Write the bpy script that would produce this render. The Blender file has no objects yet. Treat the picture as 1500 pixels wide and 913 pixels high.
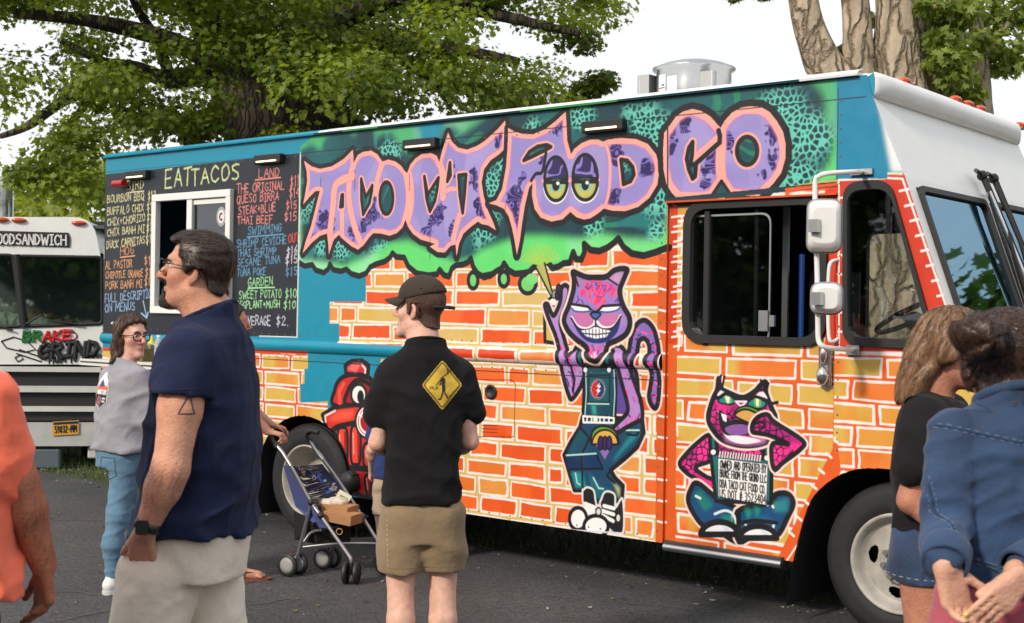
import bpy, bmesh, math, random
import numpy as np
from mathutils import Vector, Matrix
from mathutils.bvhtree import BVHTree
from mathutils.geometry import tessellate_polygon
random.seed(7)
C=bpy.context.scene
# ---------------------------------------------------------------- camera / light
FOC=1894.; ROLL=.016; CAMH=1.62
cam=bpy.data.cameras.new('camera'); co=bpy.data.objects.new('camera',cam); C.collection.objects.link(co)
cam.lens=FOC/1500*36; cam.sensor_width=36; cam.clip_end=3000; cam.clip_start=.05
co.matrix_world=Matrix.Translation((0,0,CAMH))@Matrix.Rotation(math.pi/2,4,'X')@Matrix.Rotation(ROLL,4,'Z')
cam.dof.use_dof=True; cam.dof.focus_distance=7.2; cam.dof.aperture_fstop=7.0
C.camera=co
SUN_EL=math.radians(32); SUN_AZ=math.radians(222)      # azimuth of the sun measured clockwise from +Y
w=bpy.data.worlds.new('World'); C.world=w; w.use_nodes=True
nt=w.node_tree; bg=nt.nodes['Background']; sky=nt.nodes.new('ShaderNodeTexSky')
sky.sky_type='NISHITA'; sky.sun_disc=False; sky.sun_elevation=SUN_EL; sky.sun_rotation=SUN_AZ
sky.air_density=1.0; sky.dust_density=4.0; sky.ozone_density=1.0
# thin bright overcast: the clear sky is whitened by a cloud layer (pattern fixed to sky directions)
tc=nt.nodes.new('ShaderNodeTexCoord'); ns=nt.nodes.new('ShaderNodeTexNoise'); ns.inputs['Scale'].default_value=2.2; ns.inputs['Detail'].default_value=6
mp=nt.nodes.new('ShaderNodeMapping'); mp.inputs['Scale'].default_value=(1,1,2.5)
nt.links.new(tc.outputs['Generated'],mp.inputs['Vector']); nt.links.new(mp.outputs['Vector'],ns.inputs['Vector'])
rm=nt.nodes.new('ShaderNodeMapRange'); rm.inputs['From Min'].default_value=.3; rm.inputs['From Max'].default_value=.6; rm.inputs['To Min'].default_value=.78; rm.inputs['To Max'].default_value=1.0
nt.links.new(ns.outputs['Fac'],rm.inputs['Value'])
mx=nt.nodes.new('ShaderNodeMix'); mx.data_type='RGBA'; mx.inputs['B'].default_value=(13.5,13.9,14.4,1)
nt.links.new(rm.outputs['Result'],mx.inputs['Factor']); nt.links.new(sky.outputs['Color'],mx.inputs['A'])
nt.links.new(mx.outputs['Result'],bg.inputs['Color']); bg.inputs['Strength'].default_value=.070
sl=bpy.data.lights.new('sun','SUN'); sl.energy=2.7; sl.angle=math.radians(6); sl.color=(1,.89,.74)
so=bpy.data.objects.new('sun',sl); C.collection.objects.link(so)
sd=Vector((math.sin(SUN_AZ)*math.cos(SUN_EL),math.cos(SUN_AZ)*math.cos(SUN_EL),math.sin(SUN_EL)))
so.rotation_euler=sd.to_track_quat('Z','Y').to_euler()
C.view_settings.view_transform='Standard'; C.view_settings.look='None'; C.view_settings.exposure=0.14; C.view_settings.gamma=1
C.view_settings.use_curve_mapping=False
C.cycles.use_denoising=True; C.cycles.max_bounces=8; C.cycles.diffuse_bounces=3; C.cycles.glossy_bounces=3; C.cycles.transparent_max_bounces=12; C.cycles.transmission_bounces=4
C.cycles.caustics_reflective=False; C.cycles.caustics_refractive=False; C.cycles.sample_clamp_indirect=6
# ---------------------------------------------------------------- calibration of the place (pixel of the photo -> world)
TH=math.radians(50.6); DR=(-math.sin(TH),math.cos(TH)); NR=(math.cos(TH),math.sin(TH)); CP=6.15
def un(x,y):
    dx=x-750; dy=y-456.5; c=math.cos(ROLL); s=math.sin(ROLL)
    return (dx*c+dy*s)/FOC,(-dx*s+dy*c)/FOC
def at(x,y,Z):
    a,b=un(x,y); return Vector((a*Z,Z,CAMH-b*Z))
def ground(x,y):
    a,b=un(x,y); Z=CAMH/b; return Vector((a*Z,Z,0))
P0=(1.917313881,6.383859257)
def side(x,y,w=0.):              # point of the truck's side plane (w metres proud of it) -> local u (forward), h
    a,b=un(x,y); Z=(CP-w)/(NR[0]*a+NR[1]); X=a*Z
    return -((X-P0[0])*DR[0]+(Z-P0[1])*DR[1]), CAMH-b*Z
def front(x,y,u):                # point of a plane across the truck -> local y, h
    a,b=un(x,y); f=(-DR[0],-DR[1]); Z=(u+f[0]*P0[0]+f[1]*P0[1])/(f[0]*a+f[1]); X=a*Z
    return (X-P0[0])*NR[0]+(Z-P0[1])*NR[1], CAMH-b*Z
# ---------------------------------------------------------------- helpers
def s2l(c):
    return tuple((v/255/12.92 if v<=10 else ((v/255+.055)/1.055)**2.4) for v in c)
MATS={}
def mat(name,col=(.5,.5,.5),rough=.6,metal=0.,bump=0.,bscale=60.,vary=0.,vscale=4.,spec=.5,attr=None,emit=None,estr=0.,coat=0.,alpha=1.,sheen=0.,stretch=None,vstretch=None,detail=4.,trans=0.,sss=0.):
    if name in MATS: return MATS[name]
    m=bpy.data.materials.new(name); m.use_nodes=True; n=m.node_tree.nodes; l=m.node_tree.links; b=n['Principled BSDF']
    b.inputs['Roughness'].default_value=rough; b.inputs['Metallic'].default_value=metal; b.inputs['Specular IOR Level'].default_value=spec
    b.inputs['Coat Weight'].default_value=coat; b.inputs['Coat Roughness'].default_value=.12; b.inputs['Alpha'].default_value=alpha
    b.inputs['Sheen Weight'].default_value=sheen; b.inputs['Transmission Weight'].default_value=trans
    if sss: b.inputs['Subsurface Weight'].default_value=sss; b.inputs['Subsurface Radius'].default_value=(.012,.005,.003); b.inputs['Subsurface Scale'].default_value=1.0
    src=None
    tcn=n.new('ShaderNodeTexCoord')
    if attr:
        a=n.new('ShaderNodeAttribute'); a.attribute_name=attr; src=a.outputs['Color']
    else:
        r=n.new('ShaderNodeRGB'); r.outputs[0].default_value=(*col,1); src=r.outputs[0]
    if vary:
        t=n.new('ShaderNodeTexNoise'); t.inputs['Scale'].default_value=vscale; t.inputs['Detail'].default_value=detail
        if vstretch:
            mpn=n.new('ShaderNodeMapping'); mpn.inputs['Scale'].default_value=vstretch; l.new(tcn.outputs['Object'],mpn.inputs['Vector']); l.new(mpn.outputs['Vector'],t.inputs['Vector'])
        else: l.new(tcn.outputs['Object'],t.inputs['Vector'])
        mr=n.new('ShaderNodeMapRange'); mr.inputs['From Min'].default_value=.25; mr.inputs['From Max'].default_value=.75; mr.inputs['To Min'].default_value=1-vary; mr.inputs['To Max'].default_value=1+vary
        l.new(t.outputs['Fac'],mr.inputs['Value'])
        vm=n.new('ShaderNodeVectorMath'); vm.operation='SCALE'; l.new(src,vm.inputs[0]); l.new(mr.outputs['Result'],vm.inputs['Scale']); src=vm.outputs['Vector']
        mr2=n.new('ShaderNodeMapRange'); mr2.inputs['From Min'].default_value=.3; mr2.inputs['From Max'].default_value=.7; mr2.inputs['To Min'].default_value=max(0,rough-.08); mr2.inputs['To Max'].default_value=min(1,rough+.1)
        l.new(t.outputs['Fac'],mr2.inputs['Value']); l.new(mr2.outputs['Result'],b.inputs['Roughness'])
    l.new(src,b.inputs['Base Color'])
    if bump:
        t2=n.new('ShaderNodeTexNoise'); t2.inputs['Scale'].default_value=bscale; t2.inputs['Detail'].default_value=3
        if stretch:
            mp2=n.new('ShaderNodeMapping'); mp2.inputs['Scale'].default_value=stretch; l.new(tcn.outputs['Object'],mp2.inputs['Vector']); l.new(mp2.outputs['Vector'],t2.inputs['Vector'])
        else: l.new(tcn.outputs['Object'],t2.inputs['Vector'])
        bn=n.new('ShaderNodeBump'); bn.inputs['Strength'].default_value=min(1,bump); bn.inputs['Distance'].default_value=.01*max(1,bump)
        l.new(t2.outputs['Fac'],bn.inputs['Height']); l.new(bn.outputs['Normal'],b.inputs['Normal'])
    if emit: b.inputs['Emission Color'].default_value=(*emit,1); b.inputs['Emission Strength'].default_value=estr
    MATS[name]=m; return m
def glass(name,tint=(.8,.85,.85),refl=.08,opac=0.,dirt=(.1,.1,.1),gcol=(.95,.97,1)):
    if name in MATS: return MATS[name]
    m=bpy.data.materials.new(name); m.use_nodes=True; n=m.node_tree.nodes; l=m.node_tree.links; n.remove(n['Principled BSDF'])
    out=n['Material Output']; tr=n.new('ShaderNodeBsdfTransparent'); tr.inputs[0].default_value=(*tint,1)
    gl=n.new('ShaderNodeBsdfGlossy'); gl.inputs['Roughness'].default_value=.02; gl.inputs[0].default_value=(*gcol,1)
    fr=n.new('ShaderNodeFresnel'); fr.inputs['IOR'].default_value=1.5
    ad=n.new('ShaderNodeMath'); ad.operation='ADD'; ad.inputs[1].default_value=refl; ad.use_clamp=True; l.new(fr.outputs[0],ad.inputs[0])
    ms=n.new('ShaderNodeMixShader'); l.new(ad.outputs[0],ms.inputs[0]); l.new(tr.outputs[0],ms.inputs[1]); l.new(gl.outputs[0],ms.inputs[2])
    if opac:
        df=n.new('ShaderNodeBsdfDiffuse'); df.inputs[0].default_value=(*dirt,1); m2=n.new('ShaderNodeMixShader'); m2.inputs[0].default_value=opac
        l.new(ms.outputs[0],m2.inputs[1]); l.new(df.outputs[0],m2.inputs[2]); l.new(m2.outputs[0],out.inputs[0])
    else: l.new(ms.outputs[0],out.inputs[0])
    MATS[name]=m; return m
def link(name,me,parent=None,loc=None,rot=None):
    o=bpy.data.objects.new(name,me); C.collection.objects.link(o)
    if parent is not None: o.parent=parent
    if loc is not None: o.location=loc
    if rot is not None: o.rotation_euler=rot
    return o
def thing(name,label,cat,loc=(0,0,0),rotz=0,group=None):
    o=link(name,None,None,loc,(0,0,rotz)); o['label']=label; o['category']=cat
    if group: o['group']=group
    return o
def tag(o,label,cat,group=None):
    o['label']=label; o['category']=cat
    if group: o['group']=group
    return o
def kind(o,k): o['kind']=k; return o
class MB:
    def __init__(s): s.v=[]; s.f=[]; s.m=[]; s.sm=[]
    def add(s,vs,fs,mi=0,smooth=False):
        b=len(s.v); s.v+= [tuple(v) for v in vs]; s.f+=[tuple(i+b for i in f) for f in fs]; s.m+=[mi]*len(fs); s.sm+=[smooth]*len(fs)
    def box(s,c,d,mi=0,M=None):
        x,y,z=[k/2 for k in d]; vs=[Vector((a*x,b*y,e*z)) for a in(-1,1) for b in(-1,1) for e in(-1,1)]
        if M is not None: vs=[M@v for v in vs]
        vs=[v+Vector(c) for v in vs]
        s.add(vs,[(0,1,3,2),(4,6,7,5),(0,4,5,1),(2,3,7,6),(0,2,6,4),(1,5,7,3)],mi)
    def rbox(s,c,d,r=.02,n=4,mi=0,M=None):       # box with rounded vertical edges (along local z)
        pts=[]
        for sx,sy,a0 in((1,1,0),(-1,1,90),(-1,-1,180),(1,-1,270)):
            for k in range(n+1):
                a=math.radians(a0+90*k/n); pts.append((sx*(d[0]/2-r)+r*math.cos(a),sy*(d[1]/2-r)+r*math.sin(a)))
        s.prism(pts,-d[2]/2,d[2]/2,mi,M=Matrix.Translation(c)@(M.to_4x4() if M is not None else Matrix()))
    def prism(s,pts,z0,z1,mi=0,M=None,smooth=False):
        n=len(pts); vs=[Vector((x,y,z0)) for x,y in pts]+[Vector((x,y,z1)) for x,y in pts]
        if M is not None: vs=[M@v for v in vs]
        s.add(vs,[(i,(i+1)%n,n+(i+1)%n,n+i) for i in range(n)],mi,smooth); s.add(vs,[tuple(range(n-1,-1,-1)),tuple(range(n,2*n))],mi)
    def tube(s,pts,r,n=10,mi=0,cap=True,closed=False):
        pts=[Vector(p) for p in pts]; m=len(pts); rs=r if isinstance(r,(list,tuple)) else [r]*m; vs=[]; up=None
        for i,p in enumerate(pts):
            a=pts[(i-1)%m] if (closed or i>0) else p; b=pts[(i+1)%m] if (closed or i<m-1) else p
            t=(b-a).normalized()
            if up is None:
                up=Vector((0,0,1)) if abs(t.z)<.9 else Vector((1,0,0))
            x=t.cross(up)
            if x.length<1e-6: x=t.orthogonal()
            x.normalize(); y=x.cross(t); up=y
            for k in range(n):
                an=2*math.pi*k/n; vs.append(p+rs[i]*(math.cos(an)*x+math.sin(an)*y))
        fs=[(i*n+k,i*n+(k+1)%n,(i+1)%m*n+(k+1)%n,(i+1)%m*n+k) for i in range(m if closed else m-1) for k in range(n)]
        s.add(vs,fs,mi,True)
        if cap and not closed: s.add(vs[:n],[tuple(range(n))],mi); s.add(vs[-n:],[tuple(range(n-1,-1,-1))],mi)
    def poly(s,pts,r,n=5,mi=0):
        for a,b in zip(pts[:-1],pts[1:]):
            d=(Vector(b)-Vector(a)).normalized()*r*.6; s.tube([Vector(a)-d,Vector(b)+d],r,n,mi)
    def lathe(s,prof,n=32,mi=0,M=None,smooth=True,closed=False):   # prof: (r,z) about local z
        vs=[];m=len(prof)
        for r,z in prof:
            for k in range(n):
                a=2*math.pi*k/n; vs.append(Vector((r*math.cos(a),r*math.sin(a),z)))
        if M is not None: vs=[M@v for v in vs]
        fs=[(i*n+k,i*n+(k+1)%n,(i+1)%m*n+(k+1)%n,(i+1)%m*n+k) for i in range(m if closed else m-1) for k in range(n)]
        s.add(vs,fs,mi,smooth)
    def ball(s,c,r,n=12,mi=0,M=None):
        r=r if isinstance(r,(tuple,list)) else (r,r,r); vs=[];h=n//2
        for i in range(h+1):
            t=math.pi*i/h
            for k in range(n):
                a=2*math.pi*k/n; v=Vector((r[0]*math.sin(t)*math.cos(a),r[1]*math.sin(t)*math.sin(a),r[2]*math.cos(t)))
                if M is not None: v=M@v
                vs.append(v+Vector(c))
        s.add(vs,[(i*n+k,(i+1)*n+k,(i+1)*n+(k+1)%n,i*n+(k+1)%n) for i in range(h) for k in range(n)],mi,True)
    def mesh(s,name,mats):
        me=bpy.data.meshes.new(name); me.from_pydata(s.v,[],s.f)
        for q in (mats if isinstance(mats,(list,tuple)) else [mats]): me.materials.append(q)
        me.polygons.foreach_set('material_index',s.m); me.polygons.foreach_set('use_smooth',s.sm); me.update(); return me
    def build(s,name,mats,parent=None,loc=None,rot=None,bevel=0.,seg=2):
        o=link(name,s.mesh(name,mats),parent,loc,rot)
        if bevel:
            md=o.modifiers.new('bevel','BEVEL'); md.width=bevel; md.segments=seg; md.limit_method='ANGLE'; md.angle_limit=math.radians(40)
        return o
def cr(pts,closed=True,n=5):
    P=np.array(pts,float); m=len(P); out=[]
    for i in range(m if closed else m-1):
        if closed: a,b,c,d=P[(i-1)%m],P[i],P[(i+1)%m],P[(i+2)%m]
        else: a,b,c,d=P[max(i-1,0)],P[i],P[i+1],P[min(i+2,m-1)]
        for k in range(n):
            t=k/n; out.append(.5*((2*b)+(-a+c)*t+(2*a-5*b+4*c-d)*t*t+(-a+3*b-3*c+d)*t**3))
    if not closed: out.append(P[-1])
    return [tuple(p) for p in out]
def ell(cx,cy,rx,ry,n=28,a0=0,a1=360):
    return [(cx+rx*math.cos(math.radians(a0+(a1-a0)*k/n)),cy+ry*math.sin(math.radians(a0+(a1-a0)*k/n))) for k in range(n+(0 if a1-a0==360 else 1))]
def vn(x,y,seed=0):               # 2-D value noise on arrays
    r=np.random.RandomState(seed).rand(256,256).astype(np.float32); x=np.asarray(x,np.float32)+500; y=np.asarray(y,np.float32)+500
    xi=np.floor(x).astype(int); yi=np.floor(y).astype(int); fx=x-xi; fy=y-yi; fx=fx*fx*(3-2*fx); fy=fy*fy*(3-2*fy)
    xa=xi&255; xb=(xi+1)&255; ya=yi&255; yb=(yi+1)&255
    return (r[ya,xa]*(1-fx)+r[ya,xb]*fx)*(1-fy)+(r[yb,xa]*(1-fx)+r[yb,xb]*fx)*fy
def sm(x,a,b):
    t=np.clip((x-a)/(b-a),0,1); return t*t*(3-2*t)
GL={'A':[[(0,0),(.5,1),(1,0)],[(.2,.38),(.8,.38)]],'B':[[(0,0),(0,1),(.7,.95),(.8,.75),(.6,.55),(0,.52)],[(.6,.55),(.95,.35),(.85,.08),(0,0)]],
'C':[[(.95,.85),(.6,1),(.2,.85),(0,.5),(.2,.12),(.6,0),(.95,.15)]],'D':[[(0,0),(0,1),(.6,.9),(.95,.5),(.6,.1),(0,0)]],'E':[[(.9,1),(0,1),(0,0),(.9,0)],[(0,.52),(.7,.52)]],
'F':[[(.9,1),(0,1),(0,0)],[(0,.52),(.7,.52)]],'G':[[(.95,.85),(.6,1),(.2,.85),(0,.5),(.2,.12),(.6,0),(.95,.15),(.95,.45),(.55,.45)]],'H':[[(0,0),(0,1)],[(1,0),(1,1)],[(0,.5),(1,.5)]],
'I':[[(.5,0),(.5,1)],[(.1,1),(.9,1)],[(.1,0),(.9,0)]],'J':[[(.8,1),(.8,.2),(.5,0),(.1,.15)]],'K':[[(0,0),(0,1)],[(.95,1),(0,.45),(.95,0)]],'L':[[(0,1),(0,0),(.85,0)]],
'M':[[(0,0),(.1,1),(.5,.35),(.9,1),(1,0)]],'N':[[(0,0),(0,1),(.95,0),(.95,1)]],'O':[[(.5,1),(.12,.8),(0,.45),(.2,.08),(.55,0),(.9,.2),(1,.55),(.85,.88),(.5,1)]],
'P':[[(0,0),(0,1),(.7,.95),(.9,.72),(.65,.5),(0,.45)]],'Q':[[(.5,1),(.12,.8),(0,.45),(.2,.08),(.55,0),(.9,.2),(1,.55),(.85,.88),(.5,1)],[(.6,.3),(1.05,-.1)]],
'R':[[(0,0),(0,1),(.7,.95),(.9,.75),(.65,.52),(0,.48)],[(.4,.5),(.95,0)]],'S':[[(.9,.9),(.5,1),(.1,.85),(.15,.6),(.8,.42),(.95,.2),(.6,0),(.05,.1)]],'T':[[(0,1),(1,1)],[(.5,1),(.5,0)]],
'U':[[(0,1),(.05,.2),(.45,0),(.9,.2),(.95,1)]],'V':[[(0,1),(.5,0),(1,1)]],'W':[[(0,1),(.25,0),(.5,.7),(.75,0),(1,1)]],'X':[[(0,0),(.95,1)],[(0,1),(.95,0)]],'Y':[[(0,1),(.5,.5),(1,1)],[(.5,.5),(.5,0)]],
'Z':[[(0,1),(.95,1),(0,0),(.95,0)]],'0':[[(.5,1),(.1,.75),(.1,.25),(.5,0),(.9,.25),(.9,.75),(.5,1)]],'1':[[(.25,.8),(.55,1),(.55,0)]],'2':[[(.1,.8),(.45,1),(.85,.75),(.1,0),(.95,0)]],
'3':[[(.1,.9),(.6,1),(.85,.75),(.4,.53),(.9,.3),(.6,0),(.1,.1)]],'4':[[(.75,0),(.75,1),(.05,.35),(1,.35)]],'5':[[(.85,1),(.2,1),(.15,.58),(.7,.6),(.9,.3),(.6,0),(.1,.08)]],
'6':[[(.8,1),(.25,.6),(.1,.25),(.5,0),(.9,.25),(.6,.5),(.15,.35)]],'8':[[(.5,.53),(.15,.75),(.5,1),(.85,.75),(.5,.53),(.1,.25),(.5,0),(.9,.25),(.5,.53)]],'9':[[(.85,.7),(.5,.45),(.15,.7),(.5,1),(.85,.75),(.7,.2),(.5,0)]],
'$':[[(.9,.8),(.5,.92),(.12,.75),(.5,.5),(.9,.28),(.5,.08),(.1,.2)],[(.5,1.12),(.5,-.12)]],'+':[[(.5,.75),(.5,.2)],[(.15,.48),(.85,.48)]],'-':[[(.15,.48),(.85,.48)]],'*':[[(.5,.8),(.5,1)],[(.3,.9),(.7,.9)]],
'#':[[(.25,0),(.4,1)],[(.6,0),(.75,1)],[(0,.65),(1,.65)],[(0,.35),(1,.35)]],'.':[[(.3,0),(.35,.04)]],',':[[(.4,.06),(.25,-.12)]],"'":[[(.5,1),(.45,.8)]]}
ADV={'I':.62,'1':.6,'M':1.15,'W':1.2,' ':.55,'.':.4,',':.4,"'":.4,'-':.8}
def strokes(s,p0,p1,h,jit=.06,slant=0.,gap=.28,seed=1):
    """stroke lettering: polylines of text s along p0->p1 (image-like axes, y down), cap height h"""
    rnd=random.Random(seed*131+len(s)*7+ord(s[0])); tot=sum(ADV.get(c,.85)+gap for c in s)-gap; ux,uy=p1[0]-p0[0],p1[1]-p0[1]; out=[]; t=0
    for c in s:
        a=ADV.get(c,.85)
        dy=rnd.uniform(-jit,jit); sc=1+rnd.uniform(-jit,jit); sl=slant+rnd.uniform(-jit,jit)
        for g in GL.get(c,[]):
            q=[]
            for x,y in g:
                x=x+rnd.uniform(-jit,jit)*.6; y=y+rnd.uniform(-jit,jit)*.6
                k=(t+x*a+sl*y*.5)/tot; q.append((p0[0]+ux*k,p0[1]+uy*k-h*(y*sc+dy)))
            out.append(q)
        t+=a+gap
    return out
# ---------------------------------------------------------------- paint raster -> one flat-celled mesh (no images)
class Ras:
    def __init__(s,u0,u1,h0,h1,r,base):
        s.u0,s.u1,s.h0,s.h1,s.r=u0,u1,h0,h1,r; s.W=int(round((u1-u0)/r)); s.H=int(round((h1-h0)/r))
        s.c=np.empty((s.H,s.W,3),np.float32); s.c[:]=s2l(base); s.cut=np.zeros((s.H,s.W),bool)
    def bb(s,P,pad):
        i0=max(0,int((P[:,0].min()-pad-s.u0)/s.r)); i1=min(s.W,int((P[:,0].max()+pad-s.u0)/s.r)+2)
        j0=max(0,int((P[:,1].min()-pad-s.h0)/s.r)); j1=min(s.H,int((P[:,1].max()+pad-s.h0)/s.r)+2)
        return i0,max(i1,i0),j0,max(j1,j0)
    def poly(s,pts,pad=.03):
        P=np.array(pts,float); i0,i1,j0,j1=s.bb(P,pad); w=i1-i0; h=j1-j0
        d=np.zeros((h,w+1),np.int16)
        if w*h:
            X=(P[:,0]-s.u0)/s.r-.5-i0; Y=(P[:,1]-s.h0)/s.r-.5-j0
            for k in range(len(P)):
                x0,y0,x1,y1=X[k-1],Y[k-1],X[k],Y[k]
                if y0==y1: continue
                if y0>y1: x0,y0,x1,y1=x1,y1,x0,y0
                a=max(0,math.ceil(y0)); b=min(h-1,math.ceil(y1)-1)
                if b<a: continue
                rows=np.arange(a,b+1); xc=np.clip(np.ceil(x0+(rows-y0)*(x1-x0)/(y1-y0)),0,w).astype(int)
                np.add.at(d,(rows,xc),1)
        return (slice(j0,j1),slice(i0,i1)),(np.cumsum(d,1)[:,:w]%2).astype(np.float32)
    def dist(s,pts,wd,closed=False,sl=None):
        P=np.array(pts,float)
        if closed: P=np.vstack([P,P[:1]])
        if sl is None:
            i0,i1,j0,j1=s.bb(P,wd+s.r); sl=(slice(j0,j1),slice(i0,i1))
        j0,i0=sl[0].start,sl[1].start; h=sl[0].stop-j0; w=sl[1].stop-i0
        D=np.full((h,w),9.,np.float32)
        for k in range(len(P)-1):
            A,B=P[k],P[k+1]; lo=np.minimum(A,B)-wd-s.r; hi=np.maximum(A,B)+wd+s.r
            a0=max(0,int((lo[0]-s.u0)/s.r)-i0); a1=min(w,int((hi[0]-s.u0)/s.r)+2-i0); b0=max(0,int((lo[1]-s.h0)/s.r)-j0); b1=min(h,int((hi[1]-s.h0)/s.r)+2-j0)
            if a1<=a0 or b1<=b0: continue
            x=((np.arange(a0,a1)+i0+.5)*s.r+s.u0-A[0])[None,:]; y=((np.arange(b0,b1)+j0+.5)*s.r+s.h0-A[1])[:,None]
            v=B-A; L2=max(v@v,1e-12); t=np.clip((x*v[0]+y*v[1])/L2,0,1); dd=np.hypot(x-t*v[0],y-t*v[1])
            sub=D[b0:b1,a0:a1]; np.minimum(sub,dd,out=sub)
        return sl,D
    def put(s,sl,m,col):
        col=np.asarray(col,np.float32); m=m[...,None]; s.c[sl]=s.c[sl]*(1-m)+col*m
    def fill(s,pts,col,clip=None,soft=0.):
        sl,m=s.poly(pts,.03+soft)
        if soft: m=blur(m,soft/s.r)
        if clip is not None: m=m*clip[sl]
        s.put(sl,m,s2l(col) if not isinstance(col,np.ndarray) else col); return sl,m
    def line(s,pts,w,col,closed=False,clip=None):
        sl,D=s.dist(pts,w/2,closed); m=np.clip((w/2-D)/s.r+.5,0,1)
        if clip is not None: m=m*clip[sl]
        s.put(sl,m,s2l(col)); return sl,m
    def grid(s,sl):
        return np.meshgrid((np.arange(sl[1].start,sl[1].stop)+.5)*s.r+s.u0,(np.arange(sl[0].start,sl[0].stop)+.5)*s.r+s.h0)
    def cells(s,pos,q=26.,ss=2,breaks=()):
        """run-length cells -> verts, faces, colours; pos(u,h array)->xyz array"""
        H=s.H//ss; W=s.W//ss; c=s.c[:H*ss,:W*ss].reshape(H,ss,W,ss,3).mean((1,3)); k=s.cut[:H*ss,:W*ss].reshape(H,ss,W,ss).mean((1,3))>.5
        g=np.floor(np.clip(c,0,1)**(1/2.2)*q+.5).astype(np.int32); key=g[...,0]*4096+g[...,1]*64+g[...,2]; key[k]=-1
        ch=np.ones((H,W),bool); ch[:,1:]=key[:,1:]!=key[:,:-1]
        for b in breaks:
            i=int(round((b-s.u0)/(s.r*ss)))
            if 0<i<W: ch[:,i]=True
        R,S=np.nonzero(ch); nxt=np.append(S[1:],0); nxt[np.append(R[1:]!=R[:-1],True)]=W
        cs=np.vstack([np.zeros((1,3)),np.cumsum(c.reshape(-1,3).astype(np.float64),0)]); a=R*W+S; e=R*W+nxt
        col=(cs[e]-cs[a])/(e-a)[:,None]; keep=key[R,S]>=0
        R,S,nxt,col=R[keep],S[keep],nxt[keep],col[keep]
        st=s.r*ss; n=len(R); U=np.stack([S,nxt,nxt,S],1)*st+s.u0; Hh=np.stack([R,R,R+1,R+1],1)*st+s.h0
        return pos(U,Hh).reshape(-1,3),n,col
def blur(m,r,it=2):
    r=max(1,int(r))
    for _ in range(it):
        for ax in(0,1):
            p=np.pad(m,[(r+1,r) if a==ax else (0,0) for a in(0,1)],mode='edge'); cs=np.cumsum(p,ax)
            n=m.shape[ax]; m=(np.take(cs,np.arange(2*r+1,2*r+1+n),ax)-np.take(cs,np.arange(0,n),ax))/(2*r+1)
    return m
def quadmesh(name,V,n,col,mats,attr='paint',smooth=False):
    me=bpy.data.meshes.new(name); me.vertices.add(len(V)); me.vertices.foreach_set('co',V.astype(np.float32).ravel())
    me.loops.add(n*4); me.loops.foreach_set('vertex_index',np.arange(n*4,dtype=np.int32)); me.polygons.add(n); me.polygons.foreach_set('loop_start',np.arange(0,n*4,4,dtype=np.int32))
    at_=me.attributes.new(attr,'FLOAT_COLOR','FACE'); at_.data.foreach_set('color',np.hstack([col,np.ones((n,1))]).astype(np.float32).ravel())
    for m in mats: me.materials.append(m)
    me.update(calc_edges=True); return me
# ================================================================ the painted side of the food truck
S=Ras(-6.876,1.0,.2,2.84,.002,(8,138,168))
def crop(x0,y0,s): return lambda pts:[side(x0+x/s,y0+y/s) for x,y in pts]
PX=crop(0,0,1.); K4=crop(430,150,3.383); K5=crop(700,150,3.15); K6=crop(930,80,3.803); KM=crop(140,220,3.044)
K1=crop(790,380,5.073); K2=crop(810,550,3.806); KD=crop(980,540,3.042); KH=crop(440,500,3.652); KG=crop(430,130,5.)
INK=(20,18,24); WHT=(243,234,230); ORG=(238,104,38); ORD=(226,84,26); TAN=(214,182,108); YEL=(214,176,82); PUR=(146,134,200); PNK=(248,166,154)
full=(slice(0,S.H),slice(0,S.W))
def bricks(region,mortar,fills,pitch,h0,u0,u1,lens,seed,lw=.013,gap=.016,inset=None):
    rnd=random.Random(seed); sl,m=S.poly(region); S.put(sl,m,s2l(mortar)); clip=np.zeros((S.H,S.W),np.float32); clip[sl]=m
    ph=np.array(region); h=h0
    while h>ph[:,1].min()-pitch: h-=pitch
    row=0
    while h<ph[:,1].max():
        u=u0-rnd.uniform(0,lens[1])
        while u<u1:
            L=rnd.uniform(*lens)*(1 if rnd.random()>.12 else .55); a,b=u+gap,u+L-gap; c,d=h+gap*.8+rnd.uniform(-.004,.004),h+pitch-gap*.8+rnd.uniform(-.004,.004); u+=L
            if b<ph[:,0].min() or a>ph[:,0].max(): continue
            j=lambda k=.005:rnd.uniform(-k,k)
            q=[(a+j(),c+j()),((a+b)/2,c+j(.004)),(b+j(),c+j()),(b+j(.004),(c+d)/2),(b+j(),d+j()),((a+b)/2,d+j(.004)),(a+j(),d+j()),(a+j(.004),(c+d)/2)]
            s2,m2=S.poly(q); m2=m2*clip[s2]
            if m2.size==0 or m2.max()==0: continue
            U,Hh=S.grid(s2); c1,c2=rnd.choice(fills); t=sm(vn(U*5+seed*3,Hh*3+row*9,seed),.3,.75)
            g=sm(np.abs(U-(a+rnd.random()*(b-a))),.055,.0)*(.6 if rnd.random()<.3 else 0)
            t=np.clip(t+g,0,1)[...,None]; S.put(s2,m2,np.array(s2l(c1),np.float32)*(1-t)+np.array(s2l(c2),np.float32)*t)
            wv=lw*rnd.uniform(.75,1.2); s3,D=S.dist(q,wv*1.6,True); U,Hh=S.grid(s3); ww=wv/2*(.75+.6*vn(U*28,Hh*28,seed+5))
            S.put(s3,np.clip((ww-D)/S.r+.5,0,1)*clip[s3]*.94,s2l(WHT))
        h+=pitch; row+=1
    return clip
OF=[(ORG,ORD),(ORG,(222,120,45)),(ORD,ORG),(ORG,(224,150,70)),(ORD,(214,88,26))]
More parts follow.
